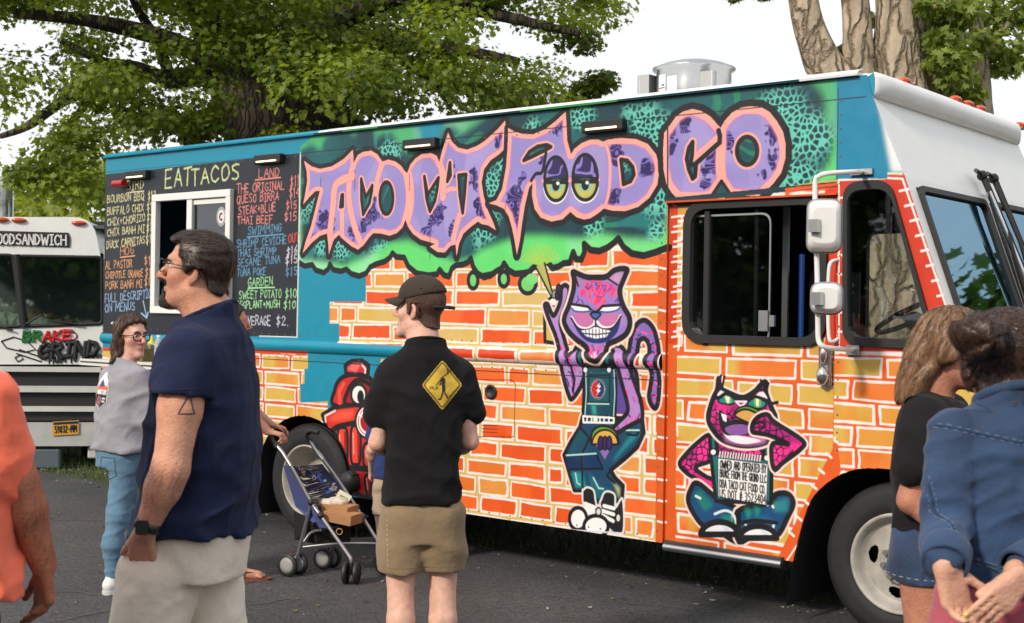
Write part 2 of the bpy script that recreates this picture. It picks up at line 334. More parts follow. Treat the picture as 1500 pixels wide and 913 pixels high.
# upper brick wall (stepped left edge), ridge row, lower wall
up=PX([(980,330),(640,330),(560,345),(536,380),(536,442),(483,442),(483,474),(497,474),(497,502.5),(650,509),(980,527)])
bricks(up,TAN,OF+[(TAN,YEL)],.118,1.405,-4.6,-1.3,(.30,.44),3)
lowr=[side(690,513),side(966,527),side(966,800),side(560,744),side(560,640),side(690,640)]
bricks(PX([(646,508),(966,527),(966,800),(560,800),(590,640),(640,560),(646,536)]),TAN,OF,.1165,.352,-3.9,-1.3,(.24,.40),9)
# rail bricks
bricks([(side(645,515)[0],1.305),(-1.385,1.305),(-1.385,1.395),(side(645,515)[0],1.395)],TAN,[(ORD,(214,60,20)),(ORG,(228,140,80))],.09,1.305,-3.9,-1.3,(.33,.38),5)
bricks(PX([(558,526),(600,528),(600,560),(556,556)]),TAN,OF,.1165,1.05,-3.9,-3.2,(.3,.35),2)
# lower left wall, orange mortar
ll=PX([(148,512),(451,517.5),(451,540),(446,541),(446,562),(440,563),(440,590),(480,588),(482,640),(491,641),(494,700),(470,760),(148,700)])
bricks(ll,(222,92,32),[(YEL,(222,140,52)),((222,140,52),YEL),(YEL,ORG)],.118,1.17,-7.,-3.8,(.30,.40),14)
S.fill(PX([(148,509),(451,514),(451,519),(148,513.5)]),(214,66,26))
# door (orange mortar, tan-yellow bricks) and cab side
dr=[side(979,286),side(1240,262),side(1240,845),side(975,802)]
bricks(dr,(224,96,28),[(YEL,(214,150,60)),(YEL,(228,120,45)),(YEL,YEL)],.1255,.395,-1.42,-.3,(.30,.46),21,lw=.014,gap=.019)
cs=[side(1226,250),(.05,2.33),(.32,1.50),(.9,1.3),(1.0,1.0),(1.0,.2),(-.36,.2)]
bricks(cs,(226,92,30),[(YEL,(220,150,56)),(YEL,(228,120,45))],.116,.96,-.345,1.0,(.28,.42),33)
lower=PX([(979,640),(1226,640),(1226,700),(1132,830),(975,802)])
clipL=bricks(lower,(222,92,30),[(YEL,(222,120,45)),(ORG,YEL),((224,110,40),ORD)],.1255,.395,-1.42,-.3,(.30,.46),22,lw=.014,gap=.019)
# orange strip beside the wheel arch and pillars
S.fill(PX([(1226,640),(1232,690),(1160,826),(1132,826)]),(226,92,30)); 
for k in range(7): S.line(PX([(1226-11*k,648+23*k),(1214-11*k+5,642+23*k)]),.014,WHT)
S.line(PX([(1236,690),(1150,822)]),.008,WHT)
S.fill(PX([(975,288),(990,286),(988,506),(976,504)]),(206,62,22)); S.fill(PX([(1208,280),(1228,268),(1226,515),(1206,512)]),(214,58,24))
S.fill(PX([(976,504),(989,504),(986,800),(971,797)]),(216,92,26)); S.fill(PX([(964,372),(978,372),(972,797),(960,795)]),(212,88,24))
for k in range(13): S.line(PX([(966-.2*k,392+31*k),(975-.2*k,394+31*k)]),.012,WHT)
for k in range(9): S.line(PX([(981,318+22*k),(996,316+22*k),(995,330+22*k),(984,332+22*k)]),.011,WHT)
# above the cab windows: red-orange frame and pillar
S.fill(PX([(1229,262),(1236,258),(1330,256),(1345,300),(1420,520),(1226,516)]),(208,54,26))
for k in range(11): S.line(PX([(1318+7.9*k,280+22*k),(1331+7.9*k,277+22*k)]),.012,WHT)
S.line(PX([(1229,264),(1300,261),(1322,262),(1400,490)]),.010,WHT); S.line(PX([(1229,264),(1229,516)]),.008,WHT); 
for k in range(8): S.line(PX([(1228,290+28*k),(1240,290+28*k)]),.011,WHT)
S.line(PX([(1228,516),(1350,518)]),.012,WHT)
# teal top right, white nose wrap
S.fill(PX([(1180,100),(1300,100),(1300,262),(1180,262)]),(4,128,166))
S.fill(PX([(1276,90),(1340,90),(1340,252),(1306,252)]),(232,232,232),soft=.012)
# ---- spray cloud
bot=K4([(8,780),(30,795),(55,810),(92,803),(110,830),(150,843),(172,825),(180,800),(196,828),(235,836),(262,826),(285,848),(325,860),(360,846),(380,815),(410,800),(450,788),(478,768),(490,746),(508,764),(548,768),(568,812),(610,846),(670,856),(712,850),(724,828),(745,855),(770,862),(785,822),(805,806),(840,802),(866,790),(878,772),(890,815),(910,846),(945,866),(985,850)])+\
 K5([(24,800),(55,800),(85,778),(110,765),(121,742),(140,772),(170,790),(205,787),(235,782),(262,756),(290,760),(318,733),(345,764),(372,756),(395,742),(425,738),(440,690),(452,722),(478,724),(492,690),(490,652),(520,680),(560,685),(600,668),(630,645),(648,626),(670,665),(710,696),(765,706),(820,690),(876,668)])
top=[side(1228,256),side(1226,100),side(560,140),side(560,175),side(525,185),side(520,172),side(470,190),side(440,215)]
cl=bot+[side(979,300)]+PX([(1226,262)])+top[1:]
sl,mc=S.poly(cl,.1); clip=np.zeros((S.H,S.W),np.float32); clip[sl]=mc
U,Hh=S.grid(sl)
G1=np.array(s2l((96,214,112)),np.float32); G2=np.array(s2l((150,228,170)),np.float32); t=sm(vn(U*4,Hh*5,4),.55,.9)[...,None]
green=G1*(1-t)+G2*t; topz=sm(Hh,2.50,2.60)[...,None]; green=green*(1-.45*topz)+np.array(s2l((12,110,120)),np.float32)*.45*topz
lob=np.zeros(mc.shape,np.float32)
for x,y,r in((455,212,14),(500,205,20),(532,200,16),(562,205,14),(590,212,10)):
    q=np.array(side(x,y)); lob=np.maximum(lob,sm(np.hypot(U-q[0],Hh-q[1]),.011*r+.10,.011*r-.0))
gm=np.maximum(lob,blur(S.poly(PX([(440,240),(470,215),(530,200),(580,200),(592,215),(650,212),(660,180),(700,165),(760,160),(1230,90),(1230,300),(980,340),(980,420),(440,420)]),.1)[1] if 0 else np.zeros_like(mc),1))
def maskin(pts,soft):
    s2,m2=S.poly(pts,.12); M=np.zeros((S.H,S.W),np.float32); M[s2]=m2; M=M[sl]; return blur(M,soft/S.r)
gm=np.maximum(gm,maskin(PX([(440,232),(470,212),(520,196),(590,190),(596,214),(640,212),(655,176),(672,168),(700,160),(800,140),(1000,118),(1228,96),(1228,300),(980,300),(980,430),(430,430),(430,232)]),.02))
gm=np.maximum(gm,maskin(PX([(510,183),(560,172),(588,178),(592,214),(520,214)]),.02))
S.put(sl,mc*gm,green)
dark=maskin(PX([(438,222),(456,208),(470,222),(476,194),(512,190),(518,200),(524,190),(547,187),(552,204),(558,196),(572,194),(584,208),(594,222),(604,226),(640,206),(650,186),(664,185),(676,195),(695,184),(720,165),(760,162),(900,140),(1000,128),(1130,112),(1190,120),(1208,140),(1210,165),(1204,175),(1218,184),(1223,205),(1216,240),(1196,262),(1175,285),(980,300),(975,345),(955,352),(920,350),(880,342),(850,350),(800,345),(770,345),(745,352),(705,366),(690,378),(668,384),(640,372),(620,362),(598,352),(575,355),(552,368),(530,380),(505,388),(478,384),(455,382),(441,382)]),.022)
dark=np.maximum(dark,0)
base=np.array(s2l((7,58,68)),np.float32); mid=np.array(s2l((14,96,100)),np.float32); lit=np.array(s2l((104,206,186)),np.float32); grn=np.array(s2l((30,140,100)),np.float32)
t=sm(vn(U*3.3,Hh*3.3,8),.35,.75)[...,None]; dc=base*(1-t)+mid*t
# zebra strokes
wx=U*9+2.2*vn(U*4,Hh*4,11); wy=Hh*9+2.2*vn(U*4+9,Hh*4,12); zz=np.sin(2*np.pi*6.*vn(wx*.32,wy*.32,13)); zm=sm(zz,.35,.8)*sm(vn(U*2.4,Hh*2.4,15),.35,.55)
tz=(zm*.75)[...,None]; zc=np.where((vn(U*2,Hh*2,16)>.55)[...,None],grn,np.array(s2l((34,128,128)),np.float32)); dc=dc*(1-tz)+zc*tz
# leopard net (cell borders)
def cellnet(U,Hh,cs,seed):
    rs=np.random.RandomState(seed); J=rs.rand(128,128,2).astype(np.float32); xi=np.floor(U/cs).astype(int); yi=np.floor(Hh/cs).astype(int); f1=np.full(U.shape,9.,np.float32); f2=f1.copy()
    for a in(-1,0,1):
        for b in(-1,0,1):
            jx=J[(yi+b)&127,(xi+a)&127]; d=np.hypot((xi+a+jx[...,0])-U/cs,(yi+b+jx[...,1])-Hh/cs); n=d<f1; f2=np.where(n,f1,np.minimum(f2,d)); f1=np.where(n,d,f1)
    return f1,f2
f1,f2=cellnet(U,Hh,.033,3)
spots=[(455,300,.10),(470,350,.11),(500,362,.10),(640,280,.1),(720,280,.16),(710,330,.12),(745,245,.12),(570,220,.07),(780,190,.09),(955,195,.16),(960,300,.10),(870,330,.08),(1150,165,.16),(1180,205,.16),(1165,258,.13),(1150,280,.08),(915,245,.06),(945,175,.12),(958,235,.1),(965,340,.08),(555,372,.07),(850,175,.08)]
lm=np.zeros_like(mc)
for x,y,r in spots:
    q=side(x,y); lm=np.maximum(lm,sm(np.hypot(U-q[0],Hh-q[1])+.10*(vn(U*9,Hh*9,20)-.5),r*1.15+.02,r*.55))
net=sm(f2-f1,.34,.16)*lm; tz=lm[...,None]*.85; dc=dc*(1-tz)+np.array(s2l((12,74,82)),np.float32)*tz
blot=sm(f1,.34,.2)*lm*.8; tz=blot[...,None]; dc=dc*(1-tz)+np.array(s2l((6,36,46)),np.float32)*tz
tz=(net*.92)[...,None]; dc=dc*(1-tz)+lit*tz
S.put(sl,mc*dark,dc); DARKC=np.zeros((S.H,S.W,3),np.float32); DARKC[sl]=dc
S.line(bot,.036,INK); S.line([(p[0],p[1]-.008) for p in bot],.030,INK)
for x,y,rx,ry in((738,409,7,11),(773,416,12,14),(693,411,7,12)):
    e=PX(ell(x,y,rx,ry)); S.fill(e,(110,205,110)); S.line(e,.028,INK,True)
S.fill(PX(ell(779,409,9,8)),(120,214,120)); 
# ---- lettering
LET=[]
def letter(shape,holes,seams,blots,pw=.027,ow=.032):
    s2,m=S.poly(shape,.08); 
    S.line(shape,ow*2,INK,True); S.line([(a,b-.01) for a,b in shape],ow*1.7,INK,True)
    U,Hh=S.grid(s2); t=sm(vn(U*6,Hh*6,31),.3,.8)[...,None]; pc=np.array(s2l(PUR),np.float32)*(1-t)+np.array(s2l((162,148,208)),np.float32)*t
    S.put(s2,m,pc); C2=np.zeros((S.H,S.W),np.float32); C2[s2]=m
    for pts,cx,cy,rx,ry,tl in blots:
        q=[pts([(cx+rx*math.cos(a)*math.cos(tl)-ry*math.sin(a)*math.sin(tl),cy+rx*math.cos(a)*math.sin(tl)+ry*math.sin(a)*math.cos(tl))])[0] for a in np.linspace(0,6.28,20)[:-1]]
        s3,m3=S.poly(q,.08); m3=blur(m3,.022/S.r); U,Hh=S.grid(s3); m3=sm(m3+.75*(vn(U*46,Hh*46,41)-.5),.38,.60)
        sw=np.sin(2*np.pi*3.6*vn(U*22+4*vn(U*11,Hh*11,44),Hh*22,42)); t=sm(sw,.45,.8)[...,None]
        S.put(s3,m3*C2[s3],np.array(s2l((40,26,92)),np.float32)*(1-t)+np.array(s2l((120,104,186)),np.float32)*t)
    s4,D=S.dist(shape,pw,True); U,Hh=S.grid(s4); wv=pw*(.85+.35*vn(U*7,Hh*7,51)); 
    S.put(s4,sm(D,wv+.022,wv)*C2[s4]*.55,s2l((206,112,176))); S.put(s4,sm(D,wv+.006,wv-.004)*C2[s4],s2l(PNK))
    for q,w_ in seams: 
        s4,D=S.dist(q,w_); S.put(s4,sm(D,w_*.5+.012,w_*.5)*C2[s4]*.5,s2l((206,112,176))); S.put(s4,np.clip((w_/2-D)/S.r,0,1)*C2[s4],s2l(PNK))
    for q in holes:
        S.line(q,.050,PNK,True,C2); S.line(q,.022,INK,True)
        s4,m4=S.poly(q); S.put(s4,m4,DARKC[s4]*.7+.3*mid)
        S.line(q,.026,INK,True)
taco=K4([(52,290),(90,318),(130,330),(190,318),(250,280),(293,236),(297,265),(296,303),(318,262),(345,246),(385,240),(415,258),(440,294),(470,284),(505,294),(532,314),(552,342),(563,352),(578,310),(602,280),(636,256),(680,250),(710,266),(722,297),(738,235),(766,150),(785,195),(815,225),(860,235),(910,216),(950,190),(985,158),(1015,130),(1048,91)])+\
 K5([(130,112),(131,160),(127,212),(98,240),(58,268),(28,310),(17,368),(26,430),(46,500),(70,552),(83,590),(48,568),(18,562),(0,550)])+K4([(880,616),(842,650),(820,700),(808,762),(803,705),(776,712),(750,744),(715,742),(675,715),(702,702),(672,692),(630,680),(592,652),(567,616),(555,580),(540,620),(512,648),(476,661),(432,650),(396,648),(376,668),(350,705),(320,730),(285,712),(240,674),(225,656),(200,680),(190,708),(175,754),(172,700),(166,650),(130,662),(90,696),(45,748),(60,690),(85,620),(105,540),(120,480),(131,438),(108,440),(80,468),(48,506),(60,440),(68,390),(65,340)])
letter(taco,[K4(h) for h in([(238,460),(245,458),(244,516),(231,519)],[(335,380),(345,420),(358,470),(390,412),(388,440),(376,500),(345,556),(336,480)],ell(460,475,33,80),[(648,368),(660,430),(664,460),(718,374),(712,430),(700,490),(676,540),(660,480)],[(775,300),(778,362),(762,392)],[(818,362),(855,358),(848,450),(838,548),(824,460)])],
 [(K4(cr(q,False)),w_) for q,w_ in([((300,300),(284,355),(274,430),(280,520),(305,625),(335,700)),.05],[((295,365),(240,385),(205,420),(195,520),(182,630),(174,740)),.055],[((240,520),(240,600),(242,670)),.04],[((442,300),(428,335),(412,400),(408,450)),.045],[((563,350),(576,430),(574,520),(556,590)),.075],[((722,297),(738,350),(742,420),(740,470)),.05],[((755,440),(775,430),(800,430)),.03],[((822,560),(800,640),(790,690)),.04])],
 [(K4,150,585,32,60,.1),(K4,95,670,18,28,.5),(K4,195,605,13,42,.1),(K4,285,640,22,42,-.4),(K4,385,560,40,45,.7),(K4,340,620,26,30,.6),(K4,402,480,11,60,.15),(K4,710,560,36,66,.5),(K4,665,640,26,28,.3),(K4,798,350,9,65,0),(K4,895,380,20,64,-.1),(K4,925,535,26,46,-.5),(K4,783,640,14,60,.3),(K5,95,150,20,66,.2),(K5,5,490,22,60,-.2)])
food=K5([(140,119),(170,136),(205,146),(255,148),(310,125),(360,86),(405,44),(409,100),(412,175),(430,240),(445,215),(480,188),(520,172),(555,172),(578,182),(600,172),(660,165),(730,170),(785,193),(822,240),(838,300),(828,380),(792,440),(740,482),(680,502),(620,500),(582,490),(555,512),(520,535),(490,541),(455,530),(427,505),(390,540),(340,550),(290,532),(262,492),(250,430),(252,372),(236,395),(216,480),(204,560),(193,640),(180,704),(170,640),(158,580),(142,525),(118,490),(85,475),(50,466),(85,452),(112,400),(130,300),(137,210)])
letter(food,[K5([(212,268),(238,228),(275,204),(318,197),(337,206),(300,226),(252,250)]),K5([(660,264),(690,270),(714,298),(720,335),(705,364),(672,378),(668,330)])],
 [(K5(cr([(585,182),(608,260),(606,400),(584,492)],False)),.02),(K5([(302,362),(555,356)]),.03)],
 [(K5,178,470,46,90,-.1),(K5,195,560,18,70,0),(K5,200,352,18,40,.3),(K5,300,245,13,50,.2),(K5,368,108,24,44,.5),(K5,635,240,36,60,-.3),(K5,780,310,30,50,.2),(K5,625,440,28,56,.5)])
S.line(K5(cr([(316,205),(312,250),(296,322),(268,330),(246,362)],False)),.022,INK)
for cx,dx in((360,0),(495,3)):
    rx=52 if dx==0 else 57
    lid=K5(ell(cx,356-dx,rx,104 if dx==0 else 112,20,180,360)); s4,m4=S.poly(lid); U,Hh=S.grid(s4); sw=sm(np.sin(2*np.pi*4*vn(U*13,Hh*13,61+dx)),.5,.85)[...,None]
    S.put(s4,m4,np.array(s2l((44,30,88)),np.float32)*(1-sw)+np.array(s2l((140,122,200)),np.float32)*sw); S.line(lid,.022,INK,True)
    ey=K5(ell(cx,370-dx,rx,84,20,0,180)); S.fill(K5(ell(cx,378-dx,rx+8,92,20,10,170)),(240,236,236)); s4,m4=S.poly(ey); q=K5([(cx,395)])[0]; U,Hh=S.grid(s4); r=np.hypot(U-q[0],Hh-q[1]); a=sm(r,.03,.15)[...,None]
    S.put(s4,m4,np.array(s2l((196,190,92)),np.float32)*(1-a)+np.array(s2l((44,108,44)),np.float32)*a); S.fill(K5(ell(cx,388-dx,30,26)),(110,190,170),soft=.01); S.line(ey,.022,INK,True)
    S.fill(K5(ell(cx,384-dx,17,26)),INK); S.fill(K5(ell(cx+9,374-dx,8,8)),WHT)
cco=K6([(163,437),(195,395),(230,345),(270,318),(320,303),(370,315),(420,345),(460,390),(478,410),(500,370),(540,325),(590,297),(640,289),(700,292),(750,320),(790,370),(825,430),(840,500),(838,580),(815,660),(770,720),(720,768),(690,788),(600,788),(532,780),(482,705),(428,784),(400,795),(320,802),(240,806),(205,770),(176,722),(160,640),(157,540)])
letter(cco,[K6([(322,487),(319,560),(310,618),(342,607),(336,680),(322,692),(300,640),(288,580),(300,520)]),K6(ell(625,537,57,78))],
 [(K6(cr([(478,410),(482,500),(476,600),(484,700)],False)),.06),(K6([(470,470),(330,590)]),.06)],
 [(K6,282,385,34,60,.5),(K6,208,500,22,100,.1),(K6,430,610,46,80,.5),(K6,395,715,28,46,.6),(K6,525,500,30,66,.1),(K6,765,450,28,70,-.2),(K6,772,570,24,66,.2),(K6,715,660,24,44,.6)],pw=.034,ow=.038)
S.line(K6([(466,424),(474,455),(472,490),(410,545),(340,607)]),.03,INK)
S.fill(K6([(482,705),(535,782),(428,786)]),(18,70,80)); S.line(K6([(428,786),(482,705),(535,782)]),.02,INK)
for x,y,n in((520,250,30),(560,262,60),(600,255,25),(690,250,18),(470,260,14),(740,300,50),(630,340,40)): S.line(PX([(x,y),(x-.3,y+n)]),.005,(40,20,40))
# header lower edge over the door
S.fill(PX([(979,290),(1226,266),(1226,274),(979,298)]),(10,50,60)); S.fill(PX([(1150,276),(1226,268),(1226,272),(1150,281)]),(224,84,24))
# spray jet from the can
for k in range(17):
    a=math.radians(-165+k*9.); S.line(K5([(290,752),(290+95*math.cos(a),752+100*math.sin(a))]),.009,(158,206,88))
S.fill(K5([(266,758),(308,742),(344,880),(336,892)]),(176,178,96)); S.line(K5([(266,758),(336,892)]),.013,INK); S.line(K5([(308,742),(344,880)]),.013,INK)
# ---- fire hydrant
def fig(K,pts,col,ow=.022,curve=True,oc=INK,halo=False):
    q=K(cr(pts) if curve else pts)
    if halo: S.line(q,ow*1.8,(238,206,196),True)
    S.fill(q,col); S.line(q,ow,oc,True); return q
RED=(214,40,28); RD2=(160,18,26); RHI=(240,84,60)
for pts,c,cu in(([(240,130),(270,108),(330,105),(365,130),(360,192),(245,176)],(200,34,48),0),([(185,345),(184,262),(208,208),(260,180),(340,185),(388,222),(410,350)],(206,36,30),1),([(245,340),(255,265),(290,215),(335,212),(385,250),(395,345)],RD2,1),
    ([(180,470),(240,440),(405,440),(402,530),(384,682),(200,672)],RED,0),([(174,672),(428,692),(402,852),(250,802),(205,722)],(206,32,34),0),([(118,395),(180,355),(300,340),(345,346),(306,432),(200,455),(150,488)],RED,0)):
    fig(KH,pts,c,.035,cu)
S.fill(KH([(250,150),(280,120),(325,118),(300,165)]),(244,110,104),soft=.008); S.line(KH([(330,125),(348,150),(346,168)]),.016,(240,220,220))
S.line(KH([(210,330),(208,270),(232,228)]),.03,RHI); S.fill(KH(ell(312,285,40,54)),(238,236,232)); S.line(KH(ell(312,285,40,54)),.022,INK,True); S.fill(KH(ell(322,298,18,36)),INK)
S.fill(KH([(150,420),(200,375),(290,362),(280,410),(190,430)]),RHI,soft=.012); S.line(KH([(136,430),(132,400),(186,372)]),.016,(240,200,200))
for a,b,c,d in((200,462,250,662),(272,452,320,660),(338,545,372,676)):
    q=cr([(a,b+25),((a+c)/2,b),(c,b+25),(c,d-25),((a+c)/2,d),(a,d-25)]); S.fill(KH(q),(236,70,44)); S.fill(KH([(c-18,b+20),(c,b+20),(c,d-20),(c-14,d-20)]),RD2); S.line(KH(q),.024,INK,True); S.line(KH([(a+10,b+40),(a+14,d-60)]),.012,(250,150,140))
for a in((212,705,244,770),(346,725,380,820)):
    q=cr([(a[0],a[1]),(a[2],a[1]+6),(a[2]-8,a[3]),(a[0]+8,a[3]-8)]); S.fill(KH(q),RD2); S.line(KH(q),.022,INK,True); S.line(KH([(a[0]+8,a[1]+12),(a[0]+14,a[3]-30)]),.012,(240,150,150))
e=KH(ell(362,430,64,84)); S.fill(e,(176,20,34)); S.line(KH(ell(362,430,46,62)),.016,WHT,True); S.line(e,.03,INK,True); S.line(KH(ell(362,430,58,78)),.012,WHT,True)
for a in(100,210,330): S.line(KH([(362+40*math.cos(a/57.3),430+54*math.sin(a/57.3)),(362+58*math.cos(a/57.3),430+78*math.sin(a/57.3))]),.012,WHT)
S.fill(KH(ell(374,430,22,34)),(24,60,120)); S.fill(KH(ell(372,424,9,15)),(90,150,200))
# ---- grinning cat in overalls
CP1=(150,112,182); MAG=(246,50,126); SHD=(66,48,130); JEAN=(16,66,100); JEL=(26,134,142)
def fur(K,reg,n,seed,cols,ln=(18,40),ang=-1.2,wd=.009,spread=.5):
    rnd=random.Random(seed); s4,m4=S.poly(K(reg)); Cm=np.zeros((S.H,S.W),np.float32); Cm[s4]=m4; xs=[p[0] for p in reg]; ys=[p[1] for p in reg]
    for _ in range(n):
        x=rnd.uniform(min(xs),max(xs)); y=rnd.uniform(min(ys),max(ys)); a=ang+rnd.gauss(0,spread); l=rnd.uniform(*ln)
        S.line(K([(x,y),(x+l*.5*math.cos(a)+rnd.uniform(-3,3),y+l*.5*math.sin(a)),(x+l*math.cos(a),y+l*math.sin(a))]),wd*rnd.uniform(.6,1.3),rnd.choice(cols),clip=Cm)
tail=[(690,1000),(668,860),(662,740),(672,640),(690,560),(720,490),(760,456),(800,460),(845,510),(872,590),(888,690),(882,800),(892,900),(888,1000),(880,1070),(861,1108),(832,1080),(815,1020),(828,930),(835,850),(806,760),(818,690),(815,640),(795,598),(762,590),(738,620),(728,690),(705,790),(725,870),(730,1000)]
fig(K1,tail,(136,100,182),.030,True,INK,True); fur(K1,tail,95,2,[MAG,SHD,(236,90,140),(60,40,110)],(16,36),.1,.011,.35); S.line(K1(cr(tail)),.026,INK,True)
fig(K1,[(38,395),(42,612),(135,628),(150,600),(100,440),(62,392)],(206,178,92),.024,False); fig(K1,[(58,350),(70,300),(105,278),(142,298),(152,345)],(236,236,232),.02); S.fill(K1([(80,350),(130,350),(128,372),(84,372)]),(206,178,92)); fig(K1,[(98,285),(96,245),(112,228),(128,245),(126,285)],(150,150,150),.008)
arm=[(40,340),(62,335),(85,390),(108,418),(140,360),(158,300),(165,215),(195,192),(222,225),(215,285),(195,345),(160,440),(158,490),(185,590),(205,660),(228,720),(262,680),(285,650),(330,740),(335,860),(300,960),(241,1040),(215,1000),(185,900),(160,780),(150,690),(125,580),(85,480),(55,400)]
fig(K1,arm,(176,136,202),.030,True,INK,True); fur(K1,[(90,430),(150,440),(160,500),(210,680),(330,760),(300,960),(241,1030),(170,800)],80,5,[MAG,(240,80,140),(200,60,150),SHD],(20,50),1.2,.010,.3); S.line(K1([(228,720),(236,800),(262,890),(250,980)]),.018,INK); S.line(K1(cr(arm)),.024,INK,True)
for e in((145,220,17,32),(57,378,15,24),(132,270,12,30)): fig(K1,ell(*e),(44,28,84),.014,False)
torso=[(333,-159),(300,-60),(172,-60),(172,100),(165,236),(375,240),(420,205),(420,0),(374,-163)]
fig(K2,torso,(92,66,150),.022,False)
arm2=[(333,-159),(374,-163),(404,-129),(423,-69),(442,6),(465,70),(492,150),(498,238),(470,258),(410,290),(362,318),(335,300),(360,265),(415,205),(408,130),(385,50),(362,-40),(345,-100)]
pants=[(165,230),(380,240),(498,250),(506,320),(470,400),(400,465),(322,528),(345,570),(390,615),(385,690),(345,702),(250,705),(200,640),(120,640),(95,560),(62,445),(100,370),(150,290)]
fig(K2,pants,JEAN,.028,False,INK,True)
for q,c in(([(75,455),(155,445),(170,520),(80,525)],(10,44,86)),([(165,445),(245,440),(280,520),(175,525)],(12,50,96)),([(100,540),(165,540),(185,620),(125,630)],JEL),([(200,540),(270,620),(330,640),(250,690),(215,640)],(16,100,116)),([(345,470),(480,330),(440,320),(330,480)],JEL),([(330,590),(372,630),(370,690),(355,640)],(190,190,120)),([(150,300),(190,330),(120,420),(80,430)],(12,80,96))): S.fill(K2(q),c,soft=.008)
for q in([(160,300),(205,350),(160,440),(165,640)],[(70,445),(240,438),(278,520),(90,525)],[(330,520),(300,560),(345,600)],[(405,310),(470,310)],[(415,330),(465,335),(480,310)]): S.line(K2(q),.014,INK)
for q in([(75,446),(240,436)],[(125,545),(135,600),(150,610)],[(225,570),(255,630),(280,632)],[(405,306),(480,306)]): S.line(K2(q),.010,(170,214,214))
fig(K2,[(171,-50),(336,-50),(350,20),(350,100),(345,236),(168,232),(176,100)],(14,66,86),.024,False); S.fill(K2([(190,-20),(325,-20),(325,150),(190,150)]),(16,84,98),soft=.01)
S.line(K2([(200,0),(318,0),(314,155),(196,150),(200,0)]),.012,(8,40,52)); S.line(K2([(182,-40),(186,100),(178,225)]),.007,(170,210,210)); S.line(K2([(340,-30),(345,100),(338,225)]),.007,(170,210,210)); S.line(K2([(195,158),(312,160)]),.008,(180,216,214)); S.fill(K2([(215,165),(235,165),(240,220),(225,220)]),(60,180,170),soft=.01)
for q in([(290,640),(335,645),(345,795),(312,792)],[(505,640),(545,635),(548,795),(503,780)]): fig(K1,q,(18,90,104),.018,False)
for x in(342,518): S.fill(K1(ell(x,822,14,18)),(236,236,236))
S.line(K2([(168,228),(340,238),(338,265),(170,262),(168,228)]),.012,(236,236,230))
for x in(190,215,262,285,312): S.line(K2([(x,232),(x,262)]),.010,(236,236,230))
S.fill(K2(ell(236,246,13,14)),(236,236,230))
S.fill(K2(ell(251,77,43,56)),(240,238,236)); S.fill(K2(ell(251,77,36,48,20,90,270)),(196,26,36)); S.fill(K2(ell(251,77,36,48,20,-90,90)),(24,50,104)); S.fill(K2([(262,38),(244,62),(256,68),(240,86),(252,92),(242,112),(266,84),(254,78),(268,60),(256,54)]),WHT); S.line(K2(ell(251,77,40,52)),.006,INK,True)
fig(K2,arm2,(178,130,200),.028,True); fur(K2,arm2,60,7,[MAG,(240,90,150),(206,70,160),SHD],(16,34),1.3,.009,.4); S.line(K2(cr(arm2)),.024,INK,True)
fig(K2,[(212,362),(222,310),(262,284),(310,288),(350,316),(368,372),(358,384),(290,386),(222,384)],(96,150,52),.014); fig(K2,ell(290,384,72,80,20,180,360),(216,168,72),.012,False); S.fill(K2([(240,386),(330,386),(290,470)]),(140,104,176))
for x in(266,290,314): fig(K2,ell(x,378,15,38),(58,32,96),.010,False)
head=[(250,95),(290,110),(350,132),(430,135),(500,128),(555,85),(610,70),(652,78),(640,115),(622,160),(600,220),(605,290),(630,360),(668,430),(670,500),(640,560),(580,600),(510,635),(490,700),(450,752),(410,748),(375,718),(345,650),(280,600),(220,540),(186,470),(190,420),(215,360),(235,300),(255,220),(258,150)]
fig(K1,head,(152,120,196),.036,True,INK,True)
for q,c in(([(270,125),(290,200),(335,185),(352,155),(310,145)],(176,120,170)),([(510,142),(560,110),(628,92),(590,190),(560,170)],(206,150,186)),([(215,380),(330,390),(340,420),(240,430),(260,520),(200,470)],(160,130,200)),([(610,390),(500,390),(590,430),(600,500),(650,480)],(160,130,200))): S.fill(K1(q),c,soft=.012)
fur(K1,[(290,260),(320,180),(400,150),(540,180),(590,260),(480,330),(425,385),(400,330)],120,11,[MAG,(244,60,110),(250,90,130),(230,40,140)],(22,60),-1.5,.011,.45); fur(K1,[(290,240),(400,160),(580,230),(600,330),(240,330)],26,12,[SHD,(90,70,150)],(24,60),-1.2,.008,.7)
fur(K1,[(340,630),(500,630),(450,745),(400,740)],40,13,[MAG,(250,90,140),(244,190,200),SHD],(24,60),1.4,.009,.3)
S.fill(K1(cr([(240,425),(330,395),(405,440),(415,475),(350,515),(290,500)])),(196,112,168)); S.fill(K1(cr([(435,465),(500,405),(600,420),(570,490),(500,512),(450,500)])),(196,112,168))
S.line(K1(cr([(240,430),(285,495),(350,515),(400,490),(414,455)],False)),.016,(240,232,240)); S.line(K1(cr([(432,465),(465,500),(520,508),(570,480),(602,420)],False)),.016,(240,232,240))
S.fill(K1(cr([(236,436),(290,512),(360,524),(418,500),(480,520),(550,505),(606,425),(580,540),(510,608),(430,626),(350,606),(285,540)])),(30,44,110)); S.line(K1(cr([(236,436),(290,512),(360,524),(418,500),(480,520),(550,505),(606,425)],False)),.013,INK)
S.fill(K1([(312,530),(370,522),(418,500),(470,520),(528,530),(500,578),(420,590),(345,572)]),(240,240,240)); S.line(K1([(325,550),(420,560),(520,548)]),.008,INK)
for x in(345,370,395,420,445,470,495): S.line(K1([(x,520),(x+2,584)]),.006,(60,60,90))
for q in([(232,340),(300,340),(355,350),(388,380),(330,386),(268,382),(245,364)],[(450,384),(475,352),(540,346),(604,350),(572,376),(510,388)]): S.fill(K1(q),(244,244,244)); 
